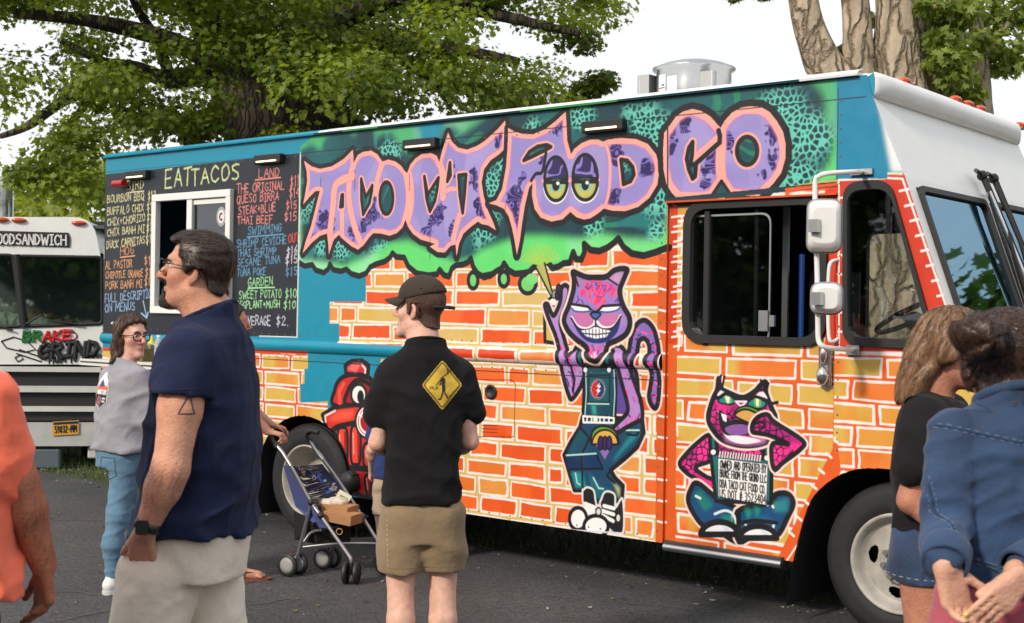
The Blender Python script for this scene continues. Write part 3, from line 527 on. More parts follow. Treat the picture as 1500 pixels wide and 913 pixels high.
S.line(K1([(230,332),(300,342),(360,352),(402,392),(430,388),(470,348),(540,343),(620,338)]),.017,INK); S.line(K1(cr([(245,366),(270,386),(330,390),(388,382)],False)),.010,(60,80,150)); S.line(K1(cr([(452,388),(510,392),(575,378),(604,352)],False)),.010,(60,80,150))
fig(K1,[(380,404),(415,394),(456,404),(440,430),(418,446),(395,430)],(52,104,168),.012); S.line(K1([(418,446),(418,500)]),.012,INK); S.line(K1(cr(head)),.030,INK,True)
S.line(K1([(262,110),(290,200)]),.012,INK); S.line(K1([(505,140),(580,190)]),.012,INK)
for q in([(165,640),(168,640),(190,624),(226,640),(236,690),(242,745),(215,790),(180,750),(166,700)],[(270,690),(285,655),(312,647),(345,668),(350,735),(388,688),(392,872),(330,872),(285,800),(262,720)]): fig(K2,q,(24,24,28),.012,True,(220,220,220))
for a in([(180,715),(230,735)],[(182,735),(228,756)],[(184,755),(222,775)],[(285,728),(340,742)],[(278,756),(338,775)],[(285,785),(335,812)]): S.line(K2(a),.022,(240,240,240))
fig(K2,ell(140,800,48,62,24),(240,240,242),.024,False); fig(K2,ell(240,842,68,60,24),(240,240,242),.024,False); S.fill(K2([(92,868),(390,890),(390,912),(92,912)]),(240,240,242)) if 0 else None
for e in((254,760,15,22),(364,795,14,24)): fig(K2,ell(*e),(214,214,216),.010,False)
S.fill(K2([(95,858),(388,876),(388,884),(95,868)]),(214,214,224))
# ---- frog-like cat holding the owner's plate
TMG=(176,30,122); THI=(240,48,146); TDK=(74,10,66)
def scales(K,reg,seed,base=TMG):
    s4,m4=S.poly(K(reg)); U,Hh=S.grid(s4); f1,f2=cellnet(U,Hh,.034,seed); t=sm(vn(U*9,Hh*9,seed),.38,.62)[...,None]; c=np.array(s2l(base),np.float32)*(1-t)+np.array(s2l(THI),np.float32)*t
    nm=(sm(f2-f1,.26,.10)*sm(vn(U*6+5,Hh*6,seed+3),.3,.55))[...,None]; S.put(s4,m4,c*(1-nm)+np.array(s2l((40,6,44)),np.float32)*nm)
def tfig(K,pts,seed=0,ow=.026):
    q=cr(pts); S.line(K(q),ow*1.8,(240,214,206),True); scales(K,q,seed); S.line(K(q),ow,INK,True)
tfig(KD,[(175,300),(120,330),(60,390),(38,430),(75,472),(120,500),(108,540),(150,550),(195,535),(190,500),(150,480),(110,440),(190,400)],4)
S.fill(KD(cr([(195,300),(420,320),(420,420),(200,400)])),TMG); scales(KD,[(195,305),(420,325),(415,420),(205,400)],8)
legs=[([(85,545),(118,512),(210,585),(300,640),(304,775),(200,720),(140,700),(95,640),(76,590)],(14,70,118)),([(296,640),(440,600),(468,562),(520,560),(545,600),(522,660),(470,748),(400,720),(304,775)],(14,70,118))]
for q,c in legs: fig(KD,q,c,.03,True,INK,True)
for q,c in(([(215,660),(270,650),(300,740),(260,700)],(24,128,120)),([(100,560),(130,540),(190,610),(150,640)],(20,120,110)),([(330,690),(420,650),(470,690),(400,710)],(16,92,140)),([(450,600),(520,580),(520,640),(460,640)],(40,130,140)),([(330,620),(360,640),(340,680)],(24,150,120)),([(370,615),(400,630),(380,670)],(24,150,120))): S.fill(KD(q),c,soft=.01)
for q in([(195,650),(240,635),(275,650),(290,690)],[(430,610),(440,590),(455,620)],[(330,690),(340,720)],[(110,570),(130,580)],[(460,690),(450,730)]): S.line(KD(cr(q,False)),.014,(220,226,232))
S.line(KD([(300,640),(302,775)]),.03,INK); S.line(KD(cr([(310,690),(380,680),(470,690)],False)),.022,INK)
fig(KD,[(172,300),(200,300),(206,380),(412,402),(414,330),(450,330),(446,602),(200,592),(176,382)],(12,112,112),.024,False)
for x,y in((188,374),(427,400)): fig(KD,ell(x,y,14,15),(236,236,236),.008,False)
S.fill(KD([(208,400),(432,426),(426,612),(210,574)]),(238,236,236)); S.line(KD([(208,400),(432,426),(426,612),(210,574)]),.006,(30,40,60),True)
for s_,a,b,h in(("OWNED AND OPERATED BY",(219,446),(424,468),36),("BRAKE FROM THE GRIND LLC",(218,485),(424,512),34),("DBA TACO CAT FOOD CO.",(217,531),(421,560),36),("US DOT # 3523404",(217,577),(423,605),38)):
    for q in strokes(s_,a,b,h,jit=0.,gap=.2): S.line(KD(q),.0065,(24,24,28))
for cx,cy,rx,ry in((215,748,84,62),(387,764,84,60)):
    e=KD(ell(cx,cy,rx,ry,20,186,354)); S.fill(e,(240,240,244)); S.fill(KD([(cx+10,cy-50),(cx+50,cy-30),(cx+30,cy-15)]),(180,206,224),soft=.012); S.line(e,.034,INK,True)
hd=[(212,45),(222,88),(265,112),(320,130),(370,105),(402,72),(422,62),(424,112),(450,180),(465,222),(455,290),(420,332),(330,346),(240,326),(190,280),(165,222),(185,140),(205,95)]
tfig(KD,hd,12,.03); S.fill(KD(cr([(270,300),(330,318),(400,300),(420,330),(330,342),(240,322)])),(196,120,180),soft=.01)
S.fill(KD(cr([(205,185),(222,230),(232,290),(270,325),(330,338),(400,325),(360,310),(300,300),(250,290),(235,240)])),(240,230,238)); S.fill(KD(cr([(215,186),(245,215),(250,235),(290,228),(362,250),(352,290),(272,300),(234,290),(214,240)])),(22,14,22)); S.fill(KD(cr([(240,268),(290,250),(345,258),(345,288),(272,298)])),(136,84,160)); S.fill(KD([(222,200),(248,210),(246,240),(232,232)]),(240,236,238))
S.fill(KD(cr([(205,120),(235,92),(280,125),(240,125)])),(232,226,232)); S.fill(KD(cr([(370,140),(405,100),(430,145)])),(232,226,232))
fig(KD,[(210,142),(240,120),(298,132),(272,160),(225,156)],(14,140,136),.010); S.fill(KD(cr([(236,120),(262,126),(270,150),(250,158),(240,140)])),(120,180,50)); S.fill(KD([(240,124),(262,128),(258,156),(248,150)]),(240,240,236))
fig(KD,[(340,162),(365,136),(420,148),(412,176),(365,176)],(14,140,136),.010); S.fill(KD(cr([(370,136),(398,138),(400,170),(376,172)])),(120,180,50)); S.fill(KD([(378,136),(392,138),(390,168),(380,168)]),(240,240,236))
S.line(KD(cr([(186,132),(215,130),(250,112),(298,146)],False)),.02,INK); S.line(KD(cr([(340,146),(370,126),(425,142),(445,156),(474,152)],False)),.018,INK); S.line(KD(cr([(222,88),(265,112),(300,140)],False)),.022,INK); S.line(KD(cr([(404,72),(370,105),(335,140)],False)),.022,INK)
for q in([(215,80),(222,32)],[(228,85),(238,36)],[(402,100),(400,52)],[(414,100),(418,56)],[(424,110),(434,66)]): S.line(KD(q),.014,INK)
S.fill(KD([(288,148),(336,148),(312,170)]),TMG); S.line(KD([(288,148),(336,148),(312,170)]),.010,(240,220,236),True)
fig(KD,[(283,204),(300,178),(342,168),(386,186),(400,215),(376,205),(330,190)],(90,150,50),.010); fig(KD,[(284,208),(320,184),(360,190),(396,216),(366,246),(320,232)],(218,164,88),.012)
tfig(KD,[(365,245),(390,216),(430,206),(462,240),(586,322),(576,362),(500,420),(462,452),(448,400),(455,335),(522,338),(440,300),(390,290),(362,282)],17)
S.line(KD(cr([(372,250),(400,240),(420,255),(395,275)],False)),.012,INK); S.line(KD([(455,335),(522,338)]),.016,INK)
for k in range(9): S.line(KD([(470+9*k,448-10*k),(464+9*k,462-10*k)]),.010,INK)
for k in range(16): S.line(KD([(215+12*k,395+1.2*k),(219+12*k,372+1.2*k)]),.008,(244,214,226))
# ---- menu chalkboard
bd=PX([(153,256),(440,224.5),(435,494),(151,489)]); S.fill(bd,(30,34,42)); U,Hh=S.grid(S.poly(bd)[0])
S.line(PX([(440,224.5),(435,494)]),.012,(214,220,216)); S.line(PX([(435,494),(380,492.5)]),.008,(220,224,214))
PYE=(222,214,160);POR=(226,160,104);PBL=(150,182,222);PPK=(232,136,130);BLU=(96,150,190);GRN=(160,222,160);LIL=(204,204,226);PRD=(226,84,72);PWH=(214,206,222)
ML=[("BIRD",140,180,215,172,38,PYE),("BOURBON BBQ",52,235,215,222,33,PYE),("$13",234,224,268,219,38,PYE),("BUFFALO CHIX",52,290,214,272,33,PYE),("$14",228,274,268,268,36,PYE),("CHIX+CHORIZO",52,340,220,316,32,PYE),("$14",229,318,266,313,34,PYE),("CHIX BANH MI",52,384,218,366,33,PYE),("$14",227,364,264,358,36,PYE),("DUCK CARNITAS",50,440,220,415,34,PYE),("$16",224,420,264,412,40,PYE),
("HOG",110,470,170,463,36,POR),("AL PASTOR",45,531,162,522,33,POR),("$13",217,516,262,509,42,POR),("CHIPOTLE ORANGE",45,574,212,565,31,POR),("$13",222,566,262,559,38,POR),("PORK BANH MI",45,620,208,610,33,POR),("$14",218,606,260,600,36,POR),("FULL DESCRIPTION",42,680,262,655,36,PBL),("ON MENUS",42,725,175,712,36,PBL),
("EAT",310,168,425,152,74,(214,222,160)),("TACOS",425,158,640,132,72,(214,222,160)),("LAND",728,126,820,116,42,PPK),("THE ORIGINAL",630,194,842,172,38,PPK),("$11",868,165,908,159,48,PPK),("QUESO BIRRA",630,240,816,222,37,PPK),("$14",864,216,908,209,44,PPK),("STEAK+BLUE",638,288,802,272,35,PPK),("$15",850,266,896,260,36,PPK),("THAI BEEF",632,330,790,325,34,PPK),("$15",842,320,896,313,38,PPK),
("SWIMMING",680,379,828,363,36,BLU),("SHRIMP CEVICHE",630,436,850,418,34,BLU),("OUT",860,412,908,410,38,PRD),("THAI SHRIMP",630,476,806,465,32,BLU),("$16",852,470,900,464,36,PWH),("SESAME TUNA",632,520,822,502,34,BLU),("$15",846,508,900,502,36,PWH),("TUNA POKE",632,563,760,556,32,BLU),("$15",846,562,900,558,36,BLU),
("GARDEN",680,609,790,601,37,GRN),("SWEET POTATO",640,663,828,656,35,GRN),("$10",845,662,896,656,40,GRN),("EGGPLANT+MUSH",628,706,820,702,32,GRN),("$10",838,708,892,704,36,GRN),("*BEVERAGE",626,780,780,780,40,LIL),("$2.",805,782,862,780,42,LIL)]
for i,(s_,a,b,c,d,h,col) in enumerate(ML):
    for q in strokes(s_,(a,b),(c,d),h,jit=.07,slant=.08,seed=i+3): 
        s4,D=S.dist(KM(q),.016); U,Hh=S.grid(s4); ww=(.0042 if h<60 else .0075)*(.8+.5*vn(U*60,Hh*60,5)); S.put(s4,np.clip((ww-D)/S.r+.5,0,1)*(.5+.5*vn(U*90,Hh*90,6)),s2l(col))
for a,b,c,d,col in((140,190,215,183,PYE),(110,479,175,471,POR),(712,134,825,122,PPK),(676,388,838,375,BLU),(680,616,798,612,GRN)): S.line(KM([(a,b),(c,d)]),.010,col)
S.line(KM([(212,672),(228,746)]),.012,PBL); S.line(KM([(204,728),(228,748),(234,724)]),.014,PBL); S.line(KM([(70,772),(132,752)]),.016,(190,210,230))
# thin panel joints
S.line([(-6.87,1.245),(-1.385,1.245)],.006,(30,30,36)); S.line([(-4.44,2.722),(-.2,2.73)],.006,(16,30,36)); S.line([(-6.87,2.724),(-4.44,2.722)],.004,(10,60,84))
S.line(PX([(978,180),(978,300)]),.010,(10,40,46)); S.line(PX([(1228,130),(1226,262)]),.008,(8,90,120))
q=PX([(697,556),(750,557),(755,563),(753,640),(690,640)]); S.line(q,.006,(150,56,14)); 
for y in(624,629,634): S.line(PX([(706,y-1),(728,y)]),.006,(120,50,16))
# ---- openings
def cutp(pts):
    s4,m4=S.poly(pts); S.cut[s4]|=m4>.5
def rrect(pts,r,n=5):            # rounded polygon
    out=[];m=len(pts)
    for i in range(m):
        p=np.array(pts[i]); a=np.array(pts[i-1])-p; b=np.array(pts[(i+1)%m])-p; la=min(r,np.hypot(*a)*.45); lb=min(r,np.hypot(*b)*.45); A=p+a/np.hypot(*a)*la; B=p+b/np.hypot(*b)*lb
        for k in range(n+1):
            t=k/n; out.append(tuple(A*(1-t)**2+p*2*t*(1-t)+B*t*t))
    return out
def corner(*px): return [side(*p) for p in px]
def level(q,n=4):                # square up a traced quad: vertical sides, level rails
    u0=(q[0][0]+q[3][0])/2; u1=(q[1][0]+q[2][0])/2; h1=(q[0][1]+q[1][1])/2; h0=(q[2][1]+q[3][1])/2; return [(u0,h1),(u1,h1),(u1,h0),(u0,h0)]
SW=level(corner((227,286),(343.5,277.5),(339,460),(225.5,460)))
DW=rrect(level(corner((999,298),(1212,284),(1209,510),(1001,500))),.13)
CW=rrect(corner((1237,268),(1305,262),(1369,487),(1355,512),(1236,505)),.09)
def shrink(pts,d):
    c=np.mean(pts,0); return [tuple(c+(np.array(p)-c)*(1-d/np.hypot(*(np.array(p)-c)))) for p in pts]
cutp(shrink(SW,.03)); cutp(shrink(DW,.03)); cutp(shrink(CW,.03))
fa=PX([(1156,850),(1166,786),(1194,737),(1210,714),(1240,698),(1274,689)]); ua=[p for p in fa]; ua=[(-.60,.1),(-.56,.36),(-.49,.62),(-.42,.73),(-.30,.82),(-.15,.865)]
FA=ua+[(-x,y) for x,y in ua[::-1]]; FA=cr(FA,False,3); cutp(FA)
RC=-4.37; RA=[(RC+.50*math.cos(t),.40+.46*math.sin(t)) for t in np.linspace(0,math.pi,21)]; RA=[(RC+.52,.1)]+RA+[(RC-.52,.1)]; cutp(RA)
UC=side(1278,141)[0]
FP=[(UC-.03,2.84),(UC,2.73),(.012,2.316),(.292,1.512),(.62,1.38),(.76,1.22),(.80,.9),(.80,.1)]     # nose profile (u,h)
cutp(FP+[(1.5,.1),(1.5,2.95),(UC-.03,2.95)]); cutp([(-7,.1),(1.5,.1),(1.5,.338),(-7,.338)])
# ================================================================ ground and far setting
def disc(n,r0,r1,z,segs=64):
    pass
asph=mat('asphalt',(.078,.078,.080),.85,bump=1.6,bscale=130,vary=.30,vscale=1.3,detail=10)
def aggregate(m,scale,dark,light):       # stone chips in the bitumen
    n=m.node_tree.nodes; l=m.node_tree.links; b=n['Principled BSDF']; old=b.inputs['Base Color'].links[0].from_socket
    v=n.new('ShaderNodeTexVoronoi'); v.inputs['Scale'].default_value=scale; t=n.new('ShaderNodeTexCoord'); l.new(t.outputs['Object'],v.inputs['Vector'])
    w_=n.new('ShaderNodeTexNoise'); w_.inputs['Scale'].default_value=.35; w_.inputs['Detail'].default_value=5; l.new(t.outputs['Object'],w_.inputs['Vector'])
    r=n.new('ShaderNodeSeparateColor'); l.new(v.outputs['Color'],r.inputs[0]); a=n.new('ShaderNodeMapRange'); a.inputs['To Min'].default_value=dark; a.inputs['To Max'].default_value=light; l.new(r.outputs[0],a.inputs[0])
    c=n.new('ShaderNodeMapRange'); c.inputs['From Min'].default_value=.3; c.inputs['From Max'].default_value=.7; c.inputs['To Min'].default_value=.62; c.inputs['To Max'].default_value=1.32; l.new(w_.outputs['Fac'],c.inputs[0]); k=n.new('ShaderNodeMath'); k.operation='MULTIPLY'; l.new(a.outputs[0],k.inputs[0]); l.new(c.outputs[0],k.inputs[1])
    s=n.new('ShaderNodeVectorMath'); s.operation='SCALE'; l.new(old,s.inputs[0]); l.new(k.outputs[0],s.inputs['Scale']); l.new(s.outputs['Vector'],b.inputs['Base Color'])
aggregate(asph,85,.55,1.45)
grassm=mat('grass_soil',(.045,.055,.018),.95,vary=.4,vscale=5,bump=.5,bscale=60)
def sheet(name,pts,z,m,cut=1):
    b=MB(); b.add([(x,y,z) for x,y in pts],[tuple(range(len(pts)))]); o=b.build(name,m); return kind(o,'structure')
def loc2w(u,y,z=0.): return Vector((P0[0]-u*DR[0]+y*NR[0],P0[1]-u*DR[1]+y*NR[1],z))
gp=[(-900,-900),(900,-900),(900,1500),(-900,1500)]
sheet('ground',gp,-.012,grassm)
# asphalt lane: its far edge runs roughly under the truck
e0=loc2w(-30,.62); e1=loc2w(14,.62)
edge=[]; rnd=random.Random(3)
for k in range(161):
    t=k/160; p=e0.lerp(e1,t); edge.append((p.x+NR[0]*rnd.uniform(-.05,.05),p.y+NR[1]*rnd.uniform(-.05,.05)))
sheet('road',[(e0.x-2,-30),(e1.x+20,-30),(e1.x+20,e1.y-6)]+edge[::-1],0.,asph)
# cracks and old patches in the asphalt
b=MB(); 
for (x0,y0,x1,y1,w_) in((-2.6,6.2,-.3,9.2,.010),(-.6,5.6,1.6,6.6,.012),(-3.4,7.6,-1.4,6.9,.012),(.2,7.4,1.5,6.9,.008),(-1.6,9.,-.2,7.4,.008),(-4.2,9.6,-1.,9.9,.012),(-2.0,6.6,.9,5.3,.014),(.9,6.4,1.9,5.2,.010),(-3.0,5.6,-1.2,7.2,.010)):
    pts=[]; n=26
    for k in range(n+1):
        t=k/n; pts.append((x0+(x1-x0)*t+rnd.uniform(-.03,.03),y0+(y1-y0)*t+rnd.uniform(-.03,.03)))
    for k in range(n):
        (ax,ay),(bx,by)=pts[k],pts[k+1]; d=Vector((bx-ax,by-ay)).normalized(); nx,ny=-d.y*w_*rnd.uniform(.3,.8),d.x*w_*rnd.uniform(.3,.8)
        b.add([(ax-nx,ay-ny,.004),(bx-nx,by-ny,.004),(bx+nx,by+ny,.004),(ax+nx,ay+ny,.004)],[(0,1,2,3)])
kind(b.build('road_cracks',mat('crack_fill',(.11,.11,.105),.9,vary=.3,vscale=12)),'structure')
# grass blades on the verge beyond the road edge
gv=[];gf=[];rs=np.random.RandomState(5)
N=26000
uu=rs.uniform(-13,3.5,N); yy=.60+rs.gamma(1.6,1.5,N); hh=rs.uniform(.02,.075,N); an=rs.uniform(0,6.28,N); ln=rs.uniform(-.03,.03,(N,2))
for i in range(N):
    p=loc2w(uu[i],yy[i]); 
    dx,dy=.005*math.cos(an[i]),.005*math.sin(an[i]); k=len(gv)
    gv+=[(p.x-dx,p.y-dy,-.012),(p.x+dx,p.y+dy,-.012),(p.x+ln[i,0],p.y+ln[i,1],hh[i])]; gf.append((k,k+1,k+2))
me=bpy.data.meshes.new('grass'); me.from_pydata(gv,[],gf); me.materials.append(mat('grass_blade',(.075,.12,.025),.7,vary=.4,vscale=3)); kind(link('grass',me),'stuff')
# gravel chips at the verge
b=MB(); 
for i in range(700):
    p=loc2w(rs.uniform(-9,1),rs.uniform(.35,1.2)); s_=rs.uniform(.006,.018); q=[Vector((rs.uniform(-s_,s_),rs.uniform(-s_,s_),rs.uniform(0,s_))) for _ in range(4)]
    b.add([p+v for v in q],[(0,1,2),(0,2,3),(0,3,1),(1,3,2)])
kind(b.build('gravel',mat('gravel_chip',(.30,.29,.27),.9)),'stuff')
b=MB()
for i in range(240):
    p=ground(rs.uniform(60,1250),rs.uniform(690,905)); a=rs.uniform(0,6.28); s_=rs.uniform(.008,.026); q=[(s_*math.cos(a),s_*math.sin(a)),(s_*.5*math.cos(a+1.5),s_*.5*math.sin(a+1.5)),(-s_*math.cos(a),-s_*math.sin(a)),(s_*.5*math.cos(a-1.5),s_*.5*math.sin(a-1.5))]
    b.add([(p.x+x,p.y+y,.005+rs.uniform(0,.01)) for x,y in q],[(0,1,2,3)],int(rs.randint(3)))
kind(b.build('ground_litter',[mat('dry_leaf',(.16,.11,.05),.9),mat('pale_chip',(.34,.33,.30),.9),mat('dark_chip',(.03,.03,.028),.9)]),'stuff')
# lake and low far shore
sheet('lake',[(-700,70),(800,40),(800,900),(-700,900)],-.004,mat('lake_water',(.35,.40,.45),.22,bump=.3,bscale=.5))
b=MB(); n=90; 
for k in range(n+1):
    x=-900+1800*k/n; h=10+9*vn(np.array([k*.3]),np.array([2.]),3)[0]+4*vn(np.array([k*1.3]),np.array([7.]),4)[0]
    b.v+=[(x,905,-1),(x,960,h),(x,1100,h*.6)]
for k in range(n): 
    b.f+=[(3*k,3*k+3,3*k+4,3*k+1),(3*k+1,3*k+4,3*k+5,3*k+2)]; b.m+=[0,0]; b.sm+=[True,True]
kind(b.build('far_hills',mat('far_woods',(.12,.17,.16),.95,vary=.4,vscale=.02)),'structure')

# ================================================================ taco truck
T=thing('food_truck','teal and orange brick painted food truck with purple TACO CAT FOOD CO lettering','food truck',(P0[0],P0[1],0),math.atan2(-DR[1],-DR[0]))
W=2.2
paint=mat('van_paint',rough=.42,attr='paint',coat=.12,vary=.05,vscale=9,bump=.05,bscale=5)
def outp(U,Hh):
    o=np.zeros(U.shape); r=(Hh>1.305)&(Hh<1.395)&(U<-1.383); o=np.where(r,.034*np.sqrt(np.clip(np.sin(np.pi*(Hh-1.305)/.09),0,1)),o)
    d=(U>-1.366)&(U<-.344)&(Hh<2.243); uc=np.where(d,-.022,o); return uc
def spos(U,Hh):
    um=(U.min(1,keepdims=True)+U.max(1,keepdims=True))/2+0*U; hm=(Hh.min(1,keepdims=True)+Hh.max(1,keepdims=True))/2+0*Hh
    rail=(um<-1.383); o=np.where(rail&(Hh>1.305)&(Hh<1.395),.034*np.sqrt(np.clip(np.sin(np.pi*(Hh-1.305)/.09),0,1)),0.)
    o=np.where((um>-1.366)&(um<-.344)&(hm<2.243),-.022,o); return np.stack([U,-o,Hh],-1)
V,n,col=S.cells(spos,q=24.,breaks=(-1.384,-1.366,-.344))
link('side_panel',quadmesh('side_panel',V,n,col*.98,[paint]),T)
S.c=None; S.cut=None; DARKC=None; clip=None
def colormesh(name,faces,m=paint,parent=T):       # faces: list of (verts, colour) -> mesh with paint attribute
    vs=[];fs=[];cs=[]
    for q,c in faces: k=len(vs); vs+=[tuple(v) for v in q]; fs.append(tuple(range(k,k+len(q)))); cs.append((*s2l(c),1))
    me=bpy.data.meshes.new(name); me.from_pydata(vs,[],fs); a=me.attributes.new('paint','FLOAT_COLOR','FACE'); a.data.foreach_set('color',np.array(cs,np.float32).ravel()); me.materials.append(m); return link(name,me,parent)
WH=(228,228,226); TEAL=(8,138,168)
def strip(xs,f,colf):
    out=[]
    for a,b in zip(xs[:-1],xs[1:]): out.append(f(a,b)+[colf((a+b)/2)])
    return out
# trims closing the door recess
b=MB(); b.box((-1.366,.011,1.29),(.006,.02,1.9)); b.box((-.344,.011,1.56),(.006,.02,1.37)); b.box((-.855,.0,2.246),(1.03,.05,.010)); b.build('door_trim',mat('orange_trim',s2l((206,74,26)),.5),T)
# roof
prof=[(0,2.838),(-.028,2.838),(-.030,2.850),(-.006,2.866),(.05,2.882),(.14,2.896),(.4,2.912),(1.06,2.922)]
us=np.linspace(-6.876,UC-.39,150); F=[]; rr=random.Random(2)
def rcol(u,i):
    t=vn(np.array([u*2.1]),np.array([i*.35]),3)[0]
    if u<-4.35+.3*(t-.5): return TEAL
    if i<=1: return (10,60,70) if t>.42 else (60,150,80)
    if vn(np.array([u*1.3+4]),np.array([.5]),9)[0]>.52 and u>-3.6: return (24,96,116)
    return (226,228,230)
for i in range(len(prof)-1):
    (d0,h0),(d1,h1)=prof[i],prof[i+1]
    for a,c in zip(us[:-1],us[1:]):
        F.append(([(a,d0,h0),(c,d0,h0),(c,d1,h1),(a,d1,h1)],rcol((a+c)/2,i))); F.append(([(a,W-d1,h1),(c,W-d1,h1),(c,W-d0,h0),(a,W-d0,h0)],WH))
for i in range(4):
    (d0,h0),(d1,h1)=prof[i],prof[i+1]; F.append(([(us[-1],d0,h0),(UC-.07,d0,h0),(UC-.07,d1,h1),(us[-1],d1,h1)],(10,60,70) if i<1 else (226,228,230)))
F.append(([(us[0],1.06,2.922),(us[-1],1.06,2.922),(us[-1],W-1.06,2.922),(us[0],W-1.06,2.922)],WH))
colormesh('roof',F)
# far side, rear, floor, bulkheads (inside is dark)
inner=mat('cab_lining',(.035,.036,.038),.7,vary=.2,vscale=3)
def flat(polys,f):                 # tessellated sheet with holes
    v=[Vector((p[0],p[1],0)) for pl in polys for p in pl]; t=tessellate_polygon([[Vector((p[0],p[1],0)) for p in pl] for pl in polys]); return [f(q) for q in v],[tuple(x) for x in t]
b=MB(); farp=[(-6.876,.338),(-6.876,2.838)]+[(u,h) for u,h in FP[:-1]]+[(.8,.338)]
FW1=rrect(level([side(1267,336,-W),side(1416,336,-W),side(1416,508,-W),side(1267,508,-W)]),.08); FW2=rrect(level([side(1427,340,-W),side(1475,340,-W),side(1475,500,-W),side(1427,500,-W)]),.06)
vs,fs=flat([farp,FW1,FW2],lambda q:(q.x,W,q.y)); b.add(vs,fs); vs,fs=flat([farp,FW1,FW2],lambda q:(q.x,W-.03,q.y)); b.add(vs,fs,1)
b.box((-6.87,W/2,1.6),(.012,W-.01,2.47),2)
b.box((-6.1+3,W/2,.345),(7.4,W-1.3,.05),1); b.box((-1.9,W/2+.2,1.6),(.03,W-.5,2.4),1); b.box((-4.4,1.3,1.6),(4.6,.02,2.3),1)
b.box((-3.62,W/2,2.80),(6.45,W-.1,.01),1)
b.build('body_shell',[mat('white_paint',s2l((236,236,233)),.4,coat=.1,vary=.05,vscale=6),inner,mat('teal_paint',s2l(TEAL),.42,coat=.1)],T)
# front: header, nose
def across(name,u0,h0,u1,h1,m,y0=.0,y1=W,off=.0):
    b=MB(); b.add([(u0,y0,h0),(u0,y1,h0),(u1,y1,h1),(u1,y0,h1)],[(0,1,2,3)]); return b.build(name,m,T)
whitep=MATS['white_paint']
across('header_panel',UC,2.73,.012,2.316,whitep,.0)
b=MB(); nz=[(.292,1.512)]+FP[4:]; 
for (a,c),(d,e) in zip(nz[:-1],nz[1:]): b.add([(a,0,c),(a,W,c),(d,W,e),(d,0,e)],[(0,1,2,3)])
nose=b.build('nose',mat('orange_paint',s2l((214,96,36)),.42,coat=.1),T)
b=MB()
for k in range(7): b.box((.815,W/2,.72+.055*k),(.03,1.1,.022))
b.build('grille',mat('dark_plastic',(.02,.02,.021),.5),T)
for y in(.28,W-.28):
    b=MB(); b.lathe([(0,.02),(.07,.015),(.085,0),(.095,-.02)],24,0,Matrix.Translation((.81,y,.86))@Matrix.Rotation(math.pi/2,4,'Y')); b.build('headlight',mat('lamp_glass',(.7,.72,.75),.12,metal=.6),T)
b=MB(); b.rbox((.93,W/2,.52),(.16,W+.06,.2),.05); b.build('bumper',mat('chrome',(.62,.63,.65),.22,metal=1,vary=.1,vscale=4),T)
# roof visor (rounded cowl over the header)
b=MB(); ys=[.0,.012,.03,.06,.10,.16,.25]+list(np.linspace(.4,W-.4,10))+[W-.25,W-.16,W-.10,W-.06,W-.03,W-.012,W]
vp=[(-.02,2.722),(.022,2.728),(.040,2.75),(.047,2.785),(.042,2.82),(.016,2.852),(-.05,2.885),(-.15,2.905),(-.4,2.92)]; m=len(vp); vs=[]
for y in ys:
    d=min(y,W-y); rh=float(np.interp(d,[0,.02,.05,.14,.4,1.1],[2.850,2.870,2.884,2.898,2.914,2.924])); k=min(1,(d/.12)**.5) if d>0 else 0
    for x,h in vp: vs.append((UC+(x if x<0 else x*(.25+.75*k)),y if 0<d else y+(.004 if y<1 else -.004),(rh+.001 if x<-.3 else (rh-.012 if x<-.1 else min(h,rh-.03 if x<-.02 else rh))) if h>2.84 else h))
b.add(vs,[(i*m+j,(i+1)*m+j,(i+1)*m+j+1,i*m+j+1) for i in range(len(ys)-1) for j in range(m-1)],0,True)
b.add([vs[j] for j in range(m)],[tuple(range(m))],1); b.add([vs[-m+j] for j in range(m)],[tuple(range(m))],0); b.build('roof_visor',[whitep,MATS['teal_paint']],T)
amber=mat('amber_lens',s2l((196,72,20)),.25,coat=.4)
for px,py in((1317,118),(1392,143),(1410,149),(1428,155),(1487,177)):
    y,h=front(px,py,UC-.06); b=MB(); b.ball((0,0,0),(.034,.052,.022),14); b.box((0,0,-.018),(.075,.115,.012)); b.build('marker_light',amber,T,(UC-.03,y,2.868+.012*math.sin(math.pi*y/W)))
# windscreen
wsn=Vector((2.316-1.512,0,.28)).normalized()
def ws(y,t,o=0.): return (.012+(.28)*t+wsn.x*o,y,2.316-.804*t+wsn.z*o)
wg=glass('windscreen_glass',(.45,.68,.84),.16,gcol=(.22,.36,.46)); rub=mat('black_rubber',(.012,.012,.013),.55,bump=.05); 
for y0,y1 in((.10,1.055),(1.145,W-.10)):
    cb=[ (y0,.05),(y1,.05),(y1,.93),(y0,.93)]; rp=rrect(cb,.05,4); ri=[(y0+.03+(p[0]-y0)*(y1-y0-.06)/(y1-y0),.085+(p[1]-.05)*(.81/.88)) for p in rp]
    b=MB(); n=len(rp)
    vs=[ws(p[0],p[1],.0) for p in rp]+[ws(p[0],p[1],.022) for p in rp]+[ws(p[0],p[1],.022) for p in ri]+[ws(p[0],p[1],-.02) for p in ri]
    b.add(vs,[(r*n+i,r*n+(i+1)%n,(r+1)*n+(i+1)%n,(r+1)*n+i) for r in range(3) for i in range(n)])
    fr=b.build('windscreen_frame',rub,T); b=MB(); b.add([ws(p[0],p[1],.004) for p in ri],[tuple(range(n))]); b.build('pane',wg,fr)
b=MB()
for y0,y1 in((0,.10),(1.055,1.145),(W-.10,W)): b.add([ws(y0,0),ws(y1,0),ws(y1,1),ws(y0,1)],[(0,1,2,3)])
for t0,t1 in((0,.055),(.925,1)): b.add([ws(.1,t0),ws(W-.1,t0),ws(W-.1,t1),ws(.1,t1)],[(0,1,2,3)])
